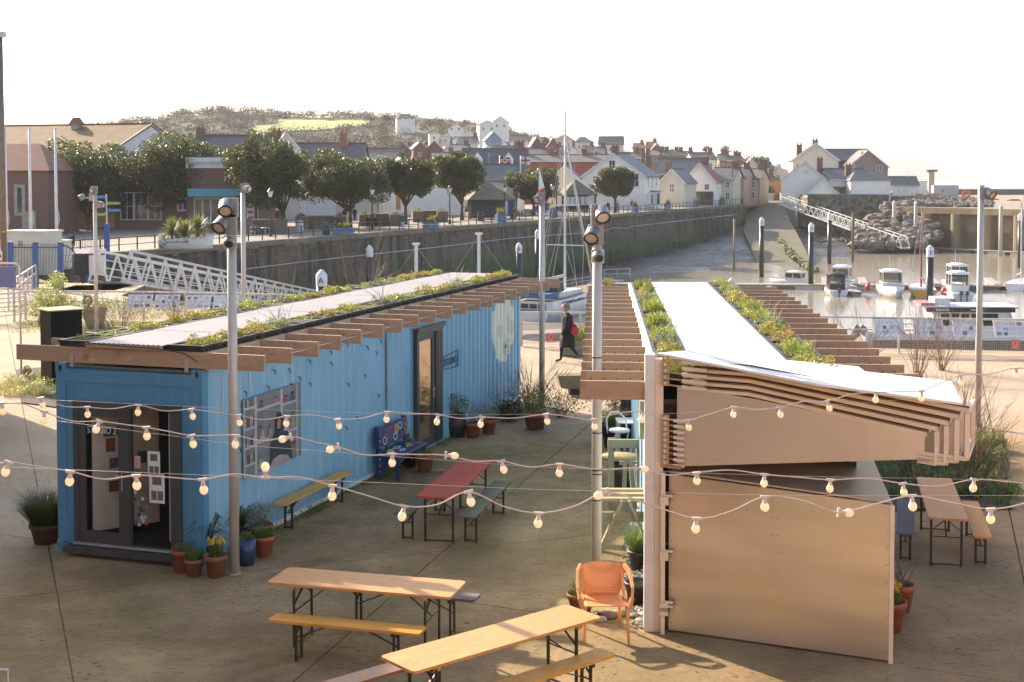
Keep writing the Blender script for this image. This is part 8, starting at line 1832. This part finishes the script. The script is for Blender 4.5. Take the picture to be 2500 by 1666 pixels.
# parked cars at the street end
for u, v, c, lb in ((1843, 483, (.03, .03, .035), 'dark parked car in front of the orange house'), (1365, 520, (.03, .1, .35), 'blue van or car parked behind the round tree')):
    g = G(u, v) if u > 1500 else Vector((XY(1385, 205)[0]-3, 205, 0)); o = empty('parked_car', g, .2 if u > 1500 else 0, lb, 'car'); cm = mat('car paint %.2f' % c[2], c, None, 1, .25, .3)
    MB().extr([(-2, -.8, .3), (2, -.8, .3), (2.05, -.8, .8), (1.3, -.8, .95), (.7, -.8, 1.4), (-1.1, -.8, 1.42), (-1.8, -.8, .95), (-2.05, -.8, .85)], (0, 1.6, 0)).build('body', cm, o)
    MB().extr([(1.15, -.82, .97), (.65, -.82, 1.33), (-1.05, -.82, 1.35), (-1.6, -.82, .97)], (0, 1.64, 0)).build('side_window', M_glass, o)
    for x in (-1.25, 1.25):
        for y in (-.82, .62): MB().lathe([(0, -.1), (.32, -.1), (.34, 0), (.32, .1), (0, .1)], 12, mx=Matrix.Translation((x, y+.1, .34)) @ Matrix.Rotation(pi/2, 4, 'X')).build('wheel', M_black, o)
    for y in (-.5, .4): MB().box(2.02, 2.07, y, y+.2, .62, .75).build('headlight', M_lens, o)
# picnic tables beside the round tree
for i, u in enumerate((1255, 1285, 1330)):
    g = G(u, 528); o = empty('picnic_table', g, .2, 'dark picnic table, %s from the left near the round tree' % ORD[i], 'picnic table'); MB().box(-.9, .9, -.35, .35, .72, .77).build('tabletop', M_tim, o); MB().box(-.9, .9, -.85, -.6, .42, .46).build('seat', M_tim, o); MB().box(-.9, .9, .6, .85, .42, .46).build('seat', M_tim, o)
    for x in (-.6, .6): MB().bar((x, -.7, 0), (x, -.2, .72), .08).bar((x, .7, 0), (x, .2, .72), .08).bar((x, -.75, .4), (x, .75, .4), .07).build('leg', M_tim, o)
# ================================================================ festoon strings over the courtyard
M_cable = mat('white rubber cable', (.52, .45, .42), (.48, .42, .39), 3, .5, 0, 0); M_bulb, t, b = nodes('opal bulb glass'); b.inputs['Base Color'].default_value = (.9, .84, .68, 1); b.inputs['Roughness'].default_value = .25; b.inputs['Subsurface Weight'].default_value = .0
b.inputs['Transmission Weight'].default_value = .0
trb = t.nodes.new('ShaderNodeBsdfTranslucent'); trb.inputs[0].default_value = (1, .92, .74, 1); msb = t.nodes.new('ShaderNodeMixShader'); msb.inputs[0].default_value = .5; t.links.new(b.outputs[0], msb.inputs[1]); t.links.new(trb.outputs[0], msb.inputs[2]); t.links.new(msb.outputs[0], t.nodes['Material Output'].inputs[0])
STR = [('back festoon string crossing both blue and metal facades', 10.6, .024, [(-60, 962), (100, 985), (213, 1008), (338, 1003), (467, 1013), (582, 1028), (700, 1030), (825, 1037), (945, 1020), (1070, 1026), (1177, 1032), (1333, 1025), (1449, 1038), (1570, 1020), (1678, 1040), (1792, 1008), (1905, 1008), (2020, 993), (2140, 972), (2250, 968), (2346, 930), (2480, 912), (2600, 930)], [(-60, 968), (500, 995), (1000, 1012), (1600, 1012), (2100, 985), (2600, 940)]),
       ('middle festoon string passing the red table', 8.7, .0235, [(-150, 985), (5, 1000), (108, 1022), (243, 1045), (357, 1060), (467, 1080), (576, 1080), (711, 1083), (827, 1108), (958, 1125), (1088, 1128), (1224, 1142), (1366, 1150), (1552, 1160), (1700, 1170), (1867, 1175), (2028, 1188), (2205, 1197), (2380, 1187), (2560, 1200)], [(-150, 990), (600, 1088), (1300, 1140), (1900, 1162), (2600, 1175)]),
       ('front festoon string hanging lowest over the tables', 7.4, .0235, [(-130, 1140), (22, 1148), (172, 1170), (333, 1180), (495, 1190), (648, 1185), (812, 1205), (987, 1255), (1144, 1220), (1315, 1272), (1485, 1222), (1700, 1285), (1867, 1232), (2047, 1270), (2227, 1230), (2418, 1262), (2600, 1200)], [(-130, 1135), (600, 1165), (1300, 1195), (1900, 1210), (2600, 1210)])]
def catmull(P, n=8):
    out = []
    for i in range(len(P)-1):
        p0, p1, p2, p3 = P[max(i-1, 0)], P[i], P[i+1], P[min(i+2, len(P)-1)]
        for k_ in range(n):
            t_ = k_/n; out.append(.5*((2*p1)+(p2-p0)*t_+(2*p0-5*p1+4*p2-p3)*t_*t_+(3*p1-p0-3*p2+p3)*t_**3))
    return out+[P[-1]]
bme = sme = None
for lb, Y, br, bl, wl_ in STR:
    rr = random.Random(int(Y*10)); o = empty('festoon_string', PY(1250, 1000, Y), 0, lb, 'string lights', 'festoon strings across the courtyard'); org = o.location.copy()
    P = []; off = 12*8.7/Y
    bp = [PY(u, v-off*1.35, Y) for u, v in bl]
    for i, p in enumerate(bp):
        P.append(p-org)
        if i < len(bp)-1: m_ = (p+bp[i+1])/2-org; m_.z += rr.choice([-.03, .022, .0, -.02])*(1 if Y > 8 else 1.1); P.append(m_)
    MB().tube(catmull(P, 5), .0042, 6).build('cable', M_cable, o)
    MB().tube([PY(u, v, Y)-org for u, v in wl_], .0012, 4).build('support_wire', M_pole, o)
    for i, p in enumerate(bp[1:-1]):
        q = p-org; tilt = rr.gauss(0, .16) if rr.random() < .85 else rr.choice([-1.5, 1.3]); 
        if Y == 7.4 and i == 4: tilt = pi
        if bme is None:
            bo = MB().lathe([(.012, .0), (.018, -.006), (.024, -.02), (.024, -.03), (.018, -.044), (.008, -.051), (0, -.0525)], 14).build('bulb', M_bulb, o)
            sk = MB().lathe([(.004, .038), (.009, .03), (.012, .02), (.0125, .004), (.014, .003), (.014, -.003), (.010, -.003)], 10).cbox((0, 0, .033), (.05, .016, .014)).build('socket', M_cable, bo); bme, sme = bo.data, sk.data
        else:
            bo = link('bulb', bme, o); sk = link('socket', sme, bo)
        bo.location = q+Vector((sin(tilt)*-.033, 0, -.033*cos(tilt))); bo.rotation_euler = (rr.gauss(0, .15), tilt, 0); s_ = br/.0235; bo.scale = (s_, s_, s_)
# leaning white post tip at lower left
o = empty('post_tip', G(20, 1666), 0, 'tip of a thin white post at the bottom left corner', 'post'); MB().bar((-.09, 0, .14), (.0, 0, .14), .018).bar((0, 0, -.0), (0, 0, .14), .014).build('post', M_white, o)
